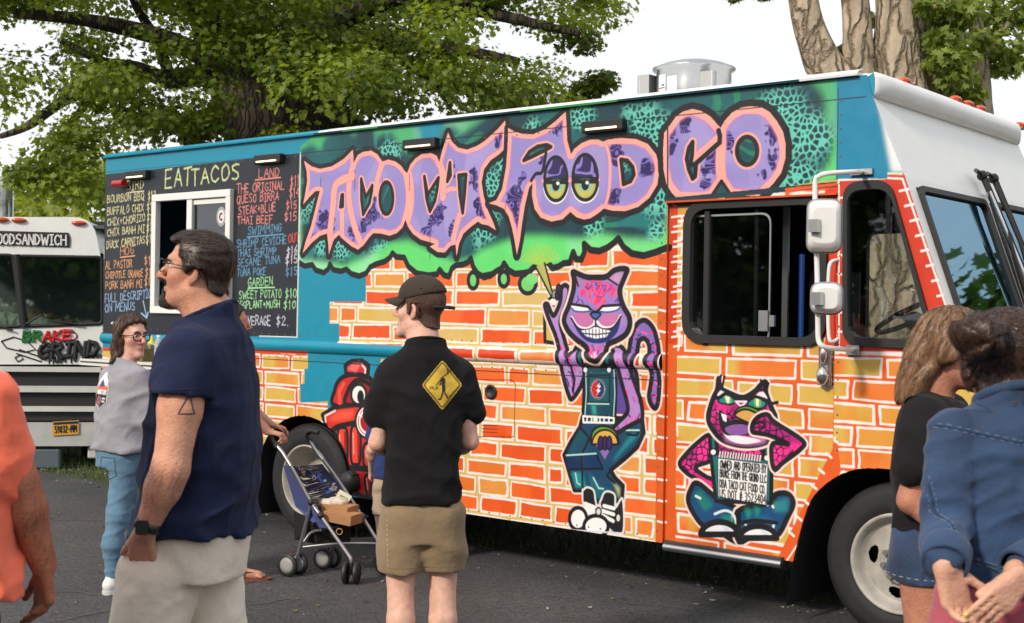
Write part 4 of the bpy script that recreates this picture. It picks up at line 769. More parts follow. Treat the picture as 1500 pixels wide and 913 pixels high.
b.build('windscreen_surround',whitep,T)
def ring(outer,inner,y0,y1,yi=None):
    b=MB(); n=len(outer); yi=y0 if yi is None else yi
    vs=[(p[0],y0,p[1]) for p in outer]+[(p[0],y1,p[1]) for p in outer]+[(p[0],y1,p[1]) for p in inner]+[(p[0],yi,p[1]) for p in inner]
    b.add(vs,[(r*n+i,r*n+(i+1)%n,(r+1)*n+(i+1)%n,(r+1)*n+i) for r in range(3) for i in range(n)]); return b
def sheet_y(pts,y):
    b=MB(); b.add([(p[0],y,p[1]) for p in pts],[tuple(range(len(pts)))]); return b
gl=glass('window_glass',(.42,.47,.44),.05); gd=glass('sliding_glass',(.50,.54,.52),.09)
fr=ring(DW,shrink(DW,.055),.022,-.004,.05).build('cab_door_window',rub,T)
q=rrect([(side(1004,300)[0],2.17),(side(1126,300)[0],2.17),(side(1126,300)[0],1.47),(side(1004,300)[0],1.47)],.06)
ring(q,shrink(q,.012),.040,.030,.045).build('sliding_pane_edge',mat('alu',(.5,.5,.5),.35,metal=1),fr); sheet_y(shrink(q,.006),.036).build('pane',gd,fr)
b=MB(); u=side(1032,400)[0]; b.box((u,.03,1.82),(.03,.03,.74)); u=side(1101,400)[0]; b.box((u,.055,1.82),(.022,.02,.74)); b.build('mullion',rub,fr)
u,h=side(1116,470); b=MB(); b.box((u,.022,h),(.055,.02,.11)); b.box((u+.05,.022,h),(.03,.02,.06)); b.build('window_latch',MATS['alu'],fr)
fr=ring(CW,shrink(CW,.045),.0,-.022,.03).build('quarter_window',rub,T); sheet_y(shrink(CW,.03),.008).build('pane',gl,fr)
ring(FW1,shrink(FW1,.03),W-.035,W+.02,W-.035).build('far_window',rub,T); ring(FW2,shrink(FW2,.02),W-.035,W+.02,W-.035).build('far_window',rub,T)
# cab interior
b=MB(); u,h=side(1336,462,-1.55); 
M=Matrix.Translation((u,1.55,h))@Matrix.Rotation(math.radians(-28),4,'Y')
b.tube([M@Vector((.23*math.cos(a),.23*math.sin(a),0)) for a in np.linspace(0,2*math.pi,33)[:-1]],.016,8,closed=True)
for a in(.5,2.6,4.7): b.tube([M@Vector((0,0,-.04)),M@Vector((.22*math.cos(a),.22*math.sin(a),0))],.014,8)
b.ball(M@Vector((0,0,-.04)),.06); b.tube([M@Vector((0,0,-.04)),M@Vector((.05,0,-.5))],.03,8); b.build('steering_wheel',mat('dark_plastic'),T)
b=MB(); b.box((.14,W/2,1.40),(.5,W-.08,.12)); b.rbox((.06,1.55,1.48),(.3,.5,.12),.05); b.build('dashboard',mat('grey_dash',(.09,.11,.11),.6),T)
b=MB(); u=side(1151,400,-.5)[0]; b.box((u,.5,1.75),(.035,.02,1.9)); b.build('door_post',mat('alu'),T)
b=MB(); u=side(1174,430,-.35)[0]; b.tube([(u,.35,1.2),(u,.35,1.96)],.016,10); b.build('grab_pole',mat('blue_pole',(.015,.06,.28),.4),T)
b=MB(); u=side(1178,390,-.6)[0]; b.rbox((u+.12,.75,1.5),(.16,.42,.75),.06); b.rbox((u+.35,.75,1.15),(.45,.42,.14),.06); b.build('seat',mat('seat_vinyl',(.015,.015,.017),.5),T)
b=MB(); b.tube([(side(1010,420,-.08)[0],.10,1.5),(side(1006,420,-.08)[0],.10,1.9)],.014,8); b.build('handrail',mat('orange_trim'),T)
# door hardware
def TL(px,py,w): u,h=side(px,py,w); return Vector((u,-w,h))
b=MB(); pts=[TL(1262,252,.0),TL(1250,252,.25),TL(1215,254,.40),TL(1200,258,.42),TL(1194,270,.42),TL(1195,330,.42),TL(1197,400,.42),TL(1198,470,.42),TL(1199,498,.42),TL(1206,508,.41),TL(1225,511,.30),TL(1250,513,.0)]
arm_=MB(); arm_.tube(cr(pts,False,4),.0125,10); mir=arm_.build('mirror_arm',mat('white_tube',s2l((232,232,232)),.35),T)
b=MB(); b.box(TL(1262,252,.012),(.12,.02,.03)); b.build('bracket',MATS['alu'],mir); b=MB(); b.box(TL(1250,513,.012),(.07,.02,.05)); b.build('bracket',MATS['alu'],mir)
def mirror(px0,py0,px1,py1):
    w=.42; a=TL(px0,py0,w); c=TL(px1,py1,w); cx=(a+c)/2; du=abs(a.x-c.x); dh=abs(a.z-c.z)
    M=Matrix.Translation(cx+Vector((.0,-.02,0)))@Matrix.Rotation(math.radians(26),4,'Z')@Matrix.Rotation(math.pi/2,4,'X')
    pr=[]
    b=MB(); q=rrect([(-du*.46,-dh/2),(du*.46,-dh/2),(du*.46,dh/2),(-du*.46,dh/2)],.045,5); n=len(q)
    lay=[(1.,-.03),(1.03,.0),(.99,.035),(.9,.060),(.7,.072)]; vs=[]
    for k,z in lay: vs+=[M@Vector((x*k,y*k,z)) for x,y in q]
    b.add(vs,[(r*n+i,r*n+(i+1)%n,(r+1)*n+(i+1)%n,(r+1)*n+i) for r in range(4) for i in range(n)],0,True); b.add(vs[-n:],[tuple(range(n))],0,True)
    b.add([M@Vector((x*.97,y*.97,-.022)) for x,y in q],[tuple(range(n-1,-1,-1))],2)
    o=b.build('mirror_head',[mat('white_plastic',s2l((226,226,224)),.38),rub,mat('mirror_glass',(.8,.8,.8),.02,metal=1)],mir)
    b=MB(); b.tube([M@Vector((x*1.04,y*1.04,-.005)) for x,y in q],.007,6,closed=True); b.build('rim',mat('grey_plastic',(.25,.25,.25),.5),o)
    b=MB(); b.box(M@Vector((-du*.28,-dh*.02,.085)),(.045,.04,.06)); b.build('clamp',MATS['alu'],o)
mirror(1188,296,1233,368); mirror(1193,416,1235,459)
b=MB(); b.tube(cr([TL(1227,381,.0),TL(1217,385,.05),TL(1214,400,.06),TL(1213,440,.06),TL(1214,490,.06),TL(1218,501,.05),TL(1227,497,.0)],False,4),.010,8); b.build('grab_handle',mat('white_tube'),T)
b=MB(); c=TL(1209,536,.0); b.rbox(c+Vector((0,.0,0)),(.07,.03,.20),.02); b.ball(c+Vector((0,-.03,-.05)),(.034,.03,.05)); b.ball(c+Vector((0.005,-.03,.06)),(.02,.025,.05)); b.build('door_handle',mat('chrome'),T)
b=MB(); a=side(974,797)[0]; c=-.62; b.tube([(a,-.005,.318),(c,-.005,.318)],.022,10); b.box(((a+c)/2,.03,.338),(c-a,.09,.028),1); b.build('step_rail',[MATS['alu'],mat('tread_plate',(.05,.05,.05),.6)],T)
u,h=side(720,574); b=MB(); b.lathe([(.042,-.002),(.046,.012),(.030,.014),(.028,.004),(0,.006)],24,0,Matrix.Translation((u,0,h))@Matrix.Rotation(math.pi/2,4,'X')); b.build('fuel_filler',mat('dark_plastic'),T)
u,h=side(517,705); b=MB(); b.lathe([(.075,-.01),(.075,.05),(.05,.075),(0,.08)],18,0,Matrix.Translation((u,0,h))@Matrix.Rotation(math.pi/2,4,'X')); b.box((u-.02,-.03,h+.03),(.16,.06,.05)); b.build('dock_bumper',mat('dark_plastic'),T)
b=MB()
for u in np.arange(-6.8,-1.42,.085):
    for h in(1.27,1.43,2.705): 
        if not(h==2.705 and u<-4.5 and False): b.ball((u,0,h),(.006,.004,.006),6)
for h in np.arange(.40,2.2,.09):
    for u in(-1.40,-.325):
        if u<-1 or h>.88: b.ball((u,0,h),(.006,.004,.006),6)
for h in np.arange(2.3,2.72,.07): b.ball((-.33,0,h),(.006,.004,.006),6)
for u in np.arange(-4.0,-1.42,.085): b.ball((u,0,.365),(.006,.004,.006),6)
kind(b.build('rivets',mat('rivet_paint',(.16,.13,.11),.5),T),'stuff')
# under-edge apron strip and wheel wells
b=MB(); b.box((-2.6,.03,.345),(2.5,.05,.012)); 
b.tube([(-6.0,.8,.45),(.5,.8,.45)],.06,8); b.tube([(-6.0,1.5,.45),(.5,1.5,.45)],.06,8); b.box((-1.8,.9,.45),(.9,.6,.25)); b.tube([(-4.37,.5,.4),(-4.37,1.7,.4)],.07,8); b.tube([(0,.3,.4),(0,1.9,.4)],.06,8)
for q,dy in((FA,.55),(RA,.75)):
    n=len(q); b.add([(x,.01,y) for x,y in q]+[(x,dy,y) for x,y in q],[(i,i+1,n+i+1,n+i) for i in range(n-1)]); b.add([(x,dy,y) for x,y in q],[tuple(range(n))])
b.build('chassis',mat('underbody',(.012,.012,.012),.85),T)
tyrem=mat('tyre_rubber',(.013,.013,.014),.72,bump=.15,bscale=40,vary=.25,vscale=8); rimm=mat('rim_paint',s2l((168,163,156)),.5,metal=.0,vary=.30,vscale=9,detail=8); rust=mat('dark_steel',(.06,.055,.05),.6,metal=.5)
def wheel(u,y,rear=False):
    M=Matrix.Translation((u,y,.40))@Matrix.Rotation(math.pi/2,4,'X')        # local z -> outward (-y)
    w_=.105; pr=[(.245,-w_),(.30,-w_-.008),(.36,-w_),(.392,-w_+.03),(.40,-.06)]
    for z in(-.055,-.02,.02,.055): pr+=[(.40,z-.008),(.392,z-.007),(.392,z+.007),(.40,z+.008)]
    pr+=[(.392,w_-.03),(.36,w_),(.345,w_+.002),(.30,w_+.008),(.262,w_+.002),(.247,w_-.012)]
    ty=MB(); ty.lathe(pr,56,0,M); t=ty.build('wheel',tyrem,T)
    b=MB()
    if not rear:
        b.lathe([(.247,w_-.02),(.252,w_+.004),(.244,w_+.010),(.232,w_+.002),(.222,w_-.03),(.205,w_-.052),(.196,w_-.056)],48,0,M)
        na,nr=192,22; rr_=[.110+.088*k/nr for k in range(nr+1)]; vs=[M@Vector((r*math.cos(6.28319*k/na),r*math.sin(6.28319*k/na),w_-.056+.10*(.198-r))) for r in rr_ for k in range(na)]; fs=[]
        for i in range(nr):
            for k in range(na):
                a=6.28319*(k+.5)/na; r=(rr_[i]+rr_[i+1])/2
                if any(((r-.155)/.026)**2+((((a-h_+3.1416)%6.28319)-3.1416)*r/.046)**2<1 for h_ in(1.40,2.97,4.54,6.11)): continue
                fs.append((i*na+k,i*na+(k+1)%na,(i+1)*na+(k+1)%na,(i+1)*na+k))
        b.add(vs,fs,0,True)
        b.lathe([(.112,w_-.048),(.108,w_-.028),(.098,w_-.022),(.062,w_-.022),(.058,w_-.01),(.05,w_+.0),(.036,w_+.004),(.034,w_-.01),(0,w_-.012)],32,0,M)
        for k in range(8):
            a=k*.7854+.2; b.prism([(.014*math.cos(j*1.047),.014*math.sin(j*1.047)) for j in range(6)],w_-.025,w_+.004,1,M@Matrix.Translation((.084*math.cos(a),.084*math.sin(a),0)))
    else:
        b.lathe([(.247,w_-.02),(.252,w_+.004),(.243,w_+.010),(.236,w_+.0),(.222,w_-.05),(.205,w_-.12),(.185,w_-.155),(.12,w_-.165),(.11,w_-.14),(.06,w_-.13),(.055,w_-.08),(0,w_-.075)],48,0,M)
        for k in range(8):
            a=k*.785; b.prism([(.011*math.cos(j*1.047),.011*math.sin(j*1.047)) for j in range(6)],w_-.145,w_-.12,1,M@Matrix.Translation((.086*math.cos(a),.086*math.sin(a),0)))
    b.build('rim',[rimm,mat('lug_steel',(.35,.33,.3),.4,metal=.8)],t)
    b=MB(); b.lathe([(.24,-.06),(.12,-.06),(0,-.06)],32,0,M); b.build('brake_drum',rust,t)
wheel(0,.13); wheel(RC,.13,True); wheel(RC,.42,True); wheel(0,W-.13); wheel(RC,W-.13,True)
# side LED lamps
for px,py in((205,259),(398,236),(620,214),(888,188)):
    u,h=side(px,py); b=MB(); b.box((u,-.026,h+.010),(.29,.052,.068)); b.prism([(-.15,-.0),(.15,0),(.15,.01),(-.15,.01)],-.06,.07,0,Matrix.Translation((u,-.075,h))) if 0 else None
    lf=b.build('side_lamp',mat('lamp_housing',(.018,.018,.02),.45),T,bevel=.008)
    b=MB(); b.box((u,-.0535,h-.006),(.22,.006,.011)); b.build('led_strip',mat('led_glow',(1,.9,.7),.5,emit=(1,.66,.34),estr=1.5),lf)
u,h=side(183,270); b=MB(); b.box((u-.0,-.02,h),(.05,.04,.06),1); b.tube([(u-.07,-.055,h-.0),(u+.07,-.055,h+.0)],.030,14); b.build('alarm_light',[mat('red_lens',s2l((176,20,24)),.25,coat=.5),MATS['grey_plastic']],T)
# serving window
(u0,h1),(u1,_),(_,h0),_=SW; b=MB(); fw=.055
b.box(((u0+u1)/2,-.012,h1-fw/2),(u1-u0,.05,fw)); b.box(((u0+u1)/2,-.012,h0+fw/2),(u1-u0,.05,fw)); b.box((u0+fw/2,-.011,(h0+h1)/2),(fw,.05,h1-h0-2*fw)); b.box((u1-fw/2,-.011,(h0+h1)/2),(fw,.05,h1-h0-2*fw))
um=u0+(u1-u0)*.485; b.box((um,-.008,(h0+h1)/2),(.065,.04,h1-h0-2*fw)); b.box(((um+u1)/2,-.004,h1-fw-.025),(u1-um-.08,.025,.04))
sw=b.build('serving_window',mat('vinyl_white',s2l((232,231,228)),.4),T,bevel=.004)
b=MB(); b.add([(um,.0,h0),(u1,.0,h0),(u1,.0,h1),(um,.0,h1)],[(0,1,2,3)]); b.build('pane',gd,sw)
b=MB(); cu=um+(u1-um)*.72; ch=h1-.20; e=[(cu+.058*math.cos(t),ch+.075*math.sin(t)) for t in np.linspace(0,6.283,25)[:-1]]; b.add([(x,-.003,y) for x,y in e],[tuple(range(24))])
b.add([(cu+.040*math.cos(t),-.0045,ch+.052*math.sin(t)) for t in np.linspace(0,6.283,25)[:-1]],[tuple(range(24))],1)
for q in strokes('C',(cu-.016,-ch+.026),(cu+.016,-ch+.026),.052,0): b.tube([(x,-.006,-y) for x,y in q],.006,6,2)
b.build('sticker',[mat('sticker_grey',(.35,.36,.37),.5),mat('sticker_white',(.75,.75,.75),.5),mat('sticker_red',s2l((150,20,40)),.5)],sw)
b=MB(); b.box((u1-.16,-.002,h0+.22),(.09,.003,.22)); 
for k in range(6): b.box((u1-.16,-.0045,h0+.29-.03*k),(.06,.002,.006),1)
b.build('notice',[mat('sticker_white'),mat('print_grey',(.25,.25,.28),.6)],sw)
b=MB(); b.box((u0+.35,.42,h1-.16),(.9,.02,.10)); [b.box((u0+.35,.40,h1-.30-.13*k),(.9,.10,.018)) for k in range(4)]; b.build('inner_shelf',mat('brown_shelf',(.34,.20,.11),.6),T); 
for k in range(5): b=MB(); b.box((u0+.1+.17*k,.40,h1-.24-.13*(k%3)),(.09,.08,.09)); b.build('stored_pan',mat('steel_pan',(.45,.45,.44),.35,metal=.7),T)
# serving shelf
su0=side(117,528,.36)[0]; su1=side(352,524)[0]; SHH=1.185
b=MB(); b.box(((su0+su1)/2,-.18,SHH-.008),(su1-su0,.36,.016)); b.box(((su0+su1)/2,-.355,SHH-.02),(su1-su0,.012,.05))
for k in range(70): b.box((su0+.02+(su1-su0-.04)*k/69,-.3625,SHH-.018),(.016,.003,.012),1)
for u in(su0+.3,su1-.3): b.tube([(u,-.33,SHH-.03),(u,0,SHH-.33)],.012,8)
b.build('serving_shelf',[mat('white_metal',s2l((222,220,214)),.45,vary=.06),mat('dark_hole',(.05,.05,.05),.8)],T)
# roof exhaust fan
def onroof(px,py,y): 
    u,h=side(px,py,-y); return u
FU=onroof(1016,130,1.02); fan=MB(); M=Matrix.Translation((FU,1.02,2.955))
fan.lathe([(.24,0),(.24,.225),(.266,.235),(.266,.245),(.235,.24)],48,0,M); ft=fan.build('exhaust_fan',mat('galvanised',(.60,.61,.62),.28,metal=1,vary=.12,vscale=7),T)
b=MB(); b.lathe([(.262,.246),(.20,.272),(.13,.290),(.06,.299),(0,.300)],40,0,M); b.build('cap',mat('galv_dark',(.42,.44,.46),.35,metal=1),ft)
fd=Vector((-.63,-.777,0)); 
b=MB(); b.box((FU-.27,.9,2.955+.11),(.09,.12,.2)); b.tube([(FU-.3,.85,2.97),(FU-.3,.85,3.15)],.012,8); b.build('junction_box',mat('box_grey',(.5,.5,.5),.4,metal=.6),ft)
def curved(a0,a1,z0,z1,r,mi,bb):
    n=8; vs=[]; 
    for k in range(n+1):
        a=a0+(a1-a0)*k/n; vs+=[(FU+r*math.cos(a),1.02+r*math.sin(a),2.955+z0),(FU+r*math.cos(a),1.02+r*math.sin(a),2.955+z1)]
    bb.add(vs,[(2*k,2*k+2,2*k+3,2*k+1) for k in range(n)],mi,True)
b=MB(); c0=-math.pi/2-.55; curved(c0-.05,c0+.28,.05,.19,.2415,0,b); curved(c0+.34,c0+.66,.03,.17,.2415,0,b); curved(c0-.02,c0+.25,.10,.106,.2425,1,b); curved(c0+.12,c0+.22,.115,.125,.2425,2,b); curved(c0+.5,c0+.6,.05,.065,.2425,2,b)
b.build('label_sticker',[mat('sticker_white'),mat('sticker_red'),mat('sticker_blue',(.02,.06,.3),.5)],ft)
b=MB(); b.rbox((FU+.2,.86,2.955+.1),(.11,.05,.17),.015); b.build('switch_box',mat('box_grey'),ft)
# wipers
blk=mat('wiper_black',(.012,.012,.012),.45)
def wiper(yb,y1,tw):
    b=MB(); a=Vector(ws(yb,-.10,.05)); m_=Vector(ws((yb+y1)/2,.35,.07)); e=Vector(ws(y1,.78,.05)); b.tube([a,m_,e],[.016,.012,.009],8); b.ball(a,.03); b.tube([a+Vector((0,-.10,.02)),a+Vector((0,.05,.0))],.012,8)
    b.tube([Vector(ws(y1+tw*-.03,.28,.035)),Vector(ws(y1+tw*.03,.98,.035))],.009,6); b.tube([a+Vector((0,.02,.03)),Vector(ws(y1+.04,.6,.08))],.005,6)
    b.build('wiper',blk,T)
wiper(1.02,1.08,-1); wiper(1.20,1.24,1)
b=MB(); b.tube([Vector(ws(1.0,.02,.06)),Vector(ws(1.16,1.0,.07))],.016,10); b.build('centre_bar',mat('chrome'),T)
# ================================================================ people: one smooth field per body / garment, meshed by surface nets
def nets(f,X,Y,Z):
    s=f<0; c=np.zeros(tuple(k-1 for k in f.shape),np.int8)
    sl=lambda a,o:a[o[0]:a.shape[0]-1+o[0],o[1]:a.shape[1]-1+o[1],o[2]:a.shape[2]-1+o[2]]
    for o in np.ndindex(2,2,2): c+=sl(s,o)
    act=(c>0)&(c<8); idx=np.full(c.shape,-1,np.int64); ii=np.nonzero(act); n=len(ii[0]); idx[ii]=np.arange(n); pos=np.zeros((n,3)); cnt=np.zeros(n); co_=(X,Y,Z)
    for ax in range(3):
        for o in np.ndindex(2,2):
            a=[0,0,0]; q=[k for k in range(3) if k!=ax]; a[q[0]],a[q[1]]=o; b=list(a); b[ax]=1
            ia=tuple(ii[k]+a[k] for k in range(3)); ib=tuple(ii[k]+b[k] for k in range(3)); fa,fb=f[ia],f[ib]; x=(fa<0)!=(fb<0); t=np.where(x,fa/np.where(x,fa-fb,1),0)
            for k in range(3):
                pa=co_[k][ia[k]]; pb=co_[k][ib[k]]; pos[:,k]+=np.where(x,pa+t*(pb-pa),0)
            cnt+=x
    pos/=cnt[:,None]; F=[]
    for ax in range(3):
        u,v=[k for k in range(3) if k!=ax]; m=[slice(1,-1)]*3; m[ax]=slice(None,-1); m2=list(m); m2[ax]=slice(1,None); 
        sa,sb=s[tuple(m)],s[tuple(m2)]; e=np.nonzero(sa!=sb); neg=sa[e]; base=[e[k]+(0 if k==ax else 1) for k in range(3)]
        def cell(du,dv):
            b=list(base); b[u]=b[u]-du; b[v]=b[v]-dv; return idx[tuple(b)]
        q=np.stack([cell(1,1),cell(0,1),cell(0,0),cell(1,0)],1); fl=neg if ax!=1 else ~neg; q[~fl]=q[~fl][:,::-1]; F.append(q)
    return pos,np.vstack(F)
def axis(lo,hi,step,fine):
    out=[lo]
    while out[-1]<hi:
        st=step
        for a,b,h in fine:
            if a-h<=out[-1]<=b: st=min(st,h)
        out.append(out[-1]+st)
    return np.array(out)
class Fld:
    def __init__(s): s.p=[]
    def cone(s,a,b,ra,rb,k=.02,sq=None,M=None,op='+'): s.p.append((op,'c',(np.array(a,float),np.array(b,float),ra,rb,sq),k,M)); return s
    def chain(s,pts,rs,k=.02,M=None):
        for a,b,c,d in zip(pts[:-1],pts[1:],rs[:-1],rs[1:]): s.cone(a,b,c,d,k,M=M)
        return s
    def ell(s,c,r,k=.02,M=None,op='+'): s.p.append((op,'e',(np.array(c,float),np.array(r if isinstance(r,(tuple,list)) else (r,)*3,float)),k,M)); return s
    def loft(s,rows,k=.03,n=2.3,M=None): s.p.append(('+','t',(np.array(rows,float),n),k,M)); return s
    def cut(s,pt,nrm,k=.006): s.p.append(('^','p',(np.array(pt,float),np.array(nrm,float)/np.linalg.norm(nrm)),k,None)); return s
    def fn(s,f): s.p.append(('f','f',f,0,None)); return s
    def ev(s,P,f=None):                # P (...,3)
        f=np.full(P.shape[:-1],1.,np.float32) if f is None else f
        for op,t,a,k,M in s.p:
            if op=='f': f=a(P,f); continue
            if op=='^':
                d=(P-a[0])@a[1]; h=np.clip(.5-.5*(f-d)/k,0,1) if k else 0; f=np.maximum(f,d) if not k else d*h+f*(1-h)+k*h*(1-h); continue
            lo,hi=s.bb(t,a,M); pad=k+.03; m=np.all((P>lo-pad)&(P<hi+pad),-1)
            if not m.any(): continue
            Q=P[m]
            if M is not None: R=np.array(M.to_3x3()); Q=(Q-np.array(M.translation))@R
            if t=='c':
                A,B,ra,rb,sq=a; w_=Q-A; v=B-A
                if sq is not None: w_=w_*sq; v=v*sq
                tt=np.clip(w_@v/max(v@v,1e-9),0,1); d=np.linalg.norm(w_-tt[:,None]*v,axis=1)-(ra+(rb-ra)*tt)
            elif t=='e':
                q=(Q-a[0])/a[1]; l=np.linalg.norm(q,axis=1); d=(l-1)*l/np.maximum(np.linalg.norm(q/a[1],axis=1),1e-6)
            else:
                R_,n=a; z=Q[:,2]; g=lambda c:np.interp(z,R_[:,0],R_[:,c]); x=np.abs(Q[:,0]-g(1)); y=np.abs(Q[:,1]-g(2)); rx=g(3); ry=g(4); l=((x/rx)**n+(y/ry)**n)**(1/n); d=(l-1)*np.minimum(rx,ry); d=np.maximum(d,np.maximum(R_[0,0]-z,z-R_[-1,0]))
            o=f[m]
            if op=='+': h=np.clip(.5+.5*(o-d)/k,0,1); f[m]=o*(1-h)+d*h-k*h*(1-h)
            else: d=-d; h=np.clip(.5-.5*(o-d)/k,0,1); f[m]=o*(1-h)+d*h+k*h*(1-h)
        return f
    def bb(s,t,a,M):
        if t=='c': r=max(a[2],a[3])*(1 if a[4] is None else 1/min(a[4])); lo=np.minimum(a[0],a[1])-r; hi=np.maximum(a[0],a[1])+r
        elif t=='e': lo=a[0]-a[1]; hi=a[0]+a[1]
        else: R=a[0]; lo=np.array([(R[:,1]-R[:,3]).min(),(R[:,2]-R[:,4]).min(),R[0,0]]); hi=np.array([(R[:,1]+R[:,3]).max(),(R[:,2]+R[:,4]).max(),R[-1,0]])
        if M is not None:
            c=np.array([M@Vector((x,y,z)) for x in(lo[0],hi[0]) for y in(lo[1],hi[1]) for z in(lo[2],hi[2])]); lo,hi=c.min(0),c.max(0)
        return lo,hi
    def ext(s):
        b=[s.bb(t,a,M) for op,t,a,k,M in s.p if op=='+']; return np.min([q[0] for q in b],0)-.03,np.max([q[1] for q in b],0)+.03
    def build(s,name,m,parent,step=.010,fine=(),col=None,smooth=0,rng=None):
        lo,hi=s.ext() if rng is None else (np.array(rng[0]),np.array(rng[1])); ax=[axis(lo[k],hi[k],step,[(b[0][k],b[1][k],h) for b,h in fine]) for k in range(3)]
        f=np.empty(tuple(len(a) for a in ax),np.float32); G=24
        for i in range(0,len(ax[0]),G):
            P=np.stack(np.meshgrid(ax[0][i:i+G],ax[1],ax[2],indexing='ij'),-1); f[i:i+G]=s.ev(P)
        v,q=nets(f,*ax); me=bpy.data.meshes.new(name); me.vertices.add(len(v)); me.vertices.foreach_set('co',v.astype(np.float32).ravel()); n=len(q)
        me.loops.add(4*n); me.loops.foreach_set('vertex_index',q.astype(np.int32).ravel()); me.polygons.add(n); me.polygons.foreach_set('loop_start',np.arange(0,4*n,4,dtype=np.int32)); me.polygons.foreach_set('use_smooth',np.ones(n,bool))
        for mm in (m if isinstance(m,(list,tuple)) else [m]): me.materials.append(mm)
        if col is not None:
            c=np.asarray(col(v),np.float32); a=me.attributes.new('paint','FLOAT_COLOR','POINT'); a.data.foreach_set('color',np.hstack([c,np.ones((len(c),1),np.float32)]).ravel())
        me.update(calc_edges=True); me.validate(); o=link(name,me,parent)
        o['_bv']=0; del o['_bv']; BVS[o.name]=BVHTree.FromPolygons([tuple(p) for p in v],[tuple(p) for p in q]); return o
BVS={}
def sines(P,freq,seed,n=6,aniso=(1,1,1)):
    r=np.random.RandomState(seed); o=0; Q=P*np.array(aniso)
    for k in range(n):
        d=r.normal(size=3); d/=np.linalg.norm(d); w_=r.normal(size=3); w_/=np.linalg.norm(w_); o=o+np.sin(Q@d*freq*r.uniform(.6,1.6)*6.28+r.uniform(0,6.28)+1.2*np.sin(Q@w_*freq*3.+r.uniform(0,6)))
    return o/n
def folds(amp,freq,seed,aniso=(1,1,1),zr=None,ridge=True):
    def f(P,v):
        n=sines(P,freq,seed,5,aniso); n=np.clip(1-3.2*np.abs(n),0,1)**1.4*1.2-.16 if ridge else n
        w_=1. if zr is None else np.interp(P[...,2],zr[0],zr[1]); return v-amp*n*w_
    return f
def polysd(y,z,poly):
    p=np.array(poly,float); d=np.full(y.shape,9.,np.float32); ins=np.zeros(y.shape,bool)
    for a,b in zip(p,np.roll(p,-1,0)):
        e=b-a; wy,wz=y-a[0],z-a[1]; t=np.clip((wy*e[0]+wz*e[1])/(e@e),0,1); d=np.minimum(d,np.hypot(wy-t*e[0],wz-t*e[1]))
        c=((a[1]<=z)!=(b[1]<=z)); ins^=c&(y<a[0]+(z-a[1])*e[0]/(e[1] if e[1] else 1e-9))
    return np.where(ins,-d,d)
def headM(o,yaw=0,pitch=0,s=1.): return Matrix.Translation(o)@Matrix.Rotation(math.radians(yaw),4,'Z')@Matrix.Rotation(math.radians(pitch),4,'X')@Matrix.Scale(1,4)
def head(F,M,female=False,neck=None,s=1.,eyes=True):
    g=lambda *v:tuple(k*s for k in v)
    F.ell(g(0,-.008,.045),g(.075,.092,.080),.03,M); F.ell(g(0,.034,-.03),g(.060,.060,.086),.03,M)
    jw=.040 if female else .046
    for q in(-1,1):
        F.cone(g(q*jw,.0,-.058),g(q*.012,.078,-.100),.026*s,.017*s,.03,M=M); F.ell(g(q*.043,.056,-.018),g(.024,.022,.022),.025,M)
    F.ell(g(0,.084+(0 if female else .006),-.100),g(.019,.017,.017),.015,M)
    F.cone(g(-.034,.078,.034),g(.034,.078,.034),.013*s,.013*s,.015,M=M)
    for q in(-1,1): F.ell(g(q*.031,.103,.012),g(.017,.018,.013),.010,M,op='-')
    F.cone(g(0,.090,.022),g(0,.116,-.020),.008*s,.0125*s,.010,M=M); F.ell(g(0,.121,-.025),.0092*s,.006,M)
    for q in(-1,1): F.ell(g(q*.011,.104,-.030),g(.008,.011,.008),.005,M)
    F.cone(g(-.019,.089,-.059),g(.019,.089,-.059),.006*s,.006*s,.006,M=M); F.cone(g(0,.096,-.058),g(0,.096,-.058),.007*s,.007*s,.008,M=M); F.cone(g(-.015,.090,-.071),g(.015,.090,-.071),.0065*s,.0065*s,.006,M=M); F.cone(g(0,.095,-.070),g(0,.095,-.070),.007*s,.007*s,.007,M=M)
    F.cone(g(-.024,.1035,-.0645),g(.024,.1035,-.0645),.0028*s,.0028*s,.003,M=M,op='-')
    for q in(-1,1):
        E=M@Matrix.Translation(g(q*.074,-.004,-.002))@Matrix.Rotation(q*.35,4,'Z')@Matrix.Rotation(-.18,4,'X')
        F.ell((q*.004,0,0),g(.009,.021,.033),.006,E); F.ell((q*.012,.004,.004),g(.007,.011,.017),.005,E,op='-'); F.ell((q*.002,.008,-.026),g(.007,.010,.010),.006,E)
    if neck is not None: 
        a=M@Vector(g(0,-.022,-.06)); F.cone(tuple(a),neck[0],neck[1]*.96,neck[1],.03); F.cone(neck[0],(neck[0][0],neck[0][1]-.02,neck[0][2]-.09),neck[1]*1.0,neck[1]*1.15,.03)
def eyeballs(M,parent,s=1.,iris=(.05,.09,.05)):
    for q in(-1,1):
        b=MB(); c=M@Vector((q*.031*s,.0755*s,.0105*s)); b.ball(c,.0118*s,14); R=M.to_3x3(); f=R@Vector((0,1,0)); 
        N_=f.to_track_quat('Z','Y').to_matrix().to_4x4(); b.lathe([(.0062*s,.0108*s),(.003*s,.0128*s),(0,.0131*s)],14,1,Matrix.Translation(c)@N_); b.build('eye',[mat('eye_white',(.55,.52,.49),.2),mat('iris',iris,.1)],parent)
def arm(F,sh,el,wr,r=(.052,.048,.040,.043,.026),k=.025):
    sh,el,wr=map(np.array,(sh,el,wr)); F.chain([sh,sh+(el-sh)*.45,el],[r[0],r[1],r[2]],k); F.chain([el,el+(wr-el)*.3,wr],[r[2],r[3],r[4]],k)
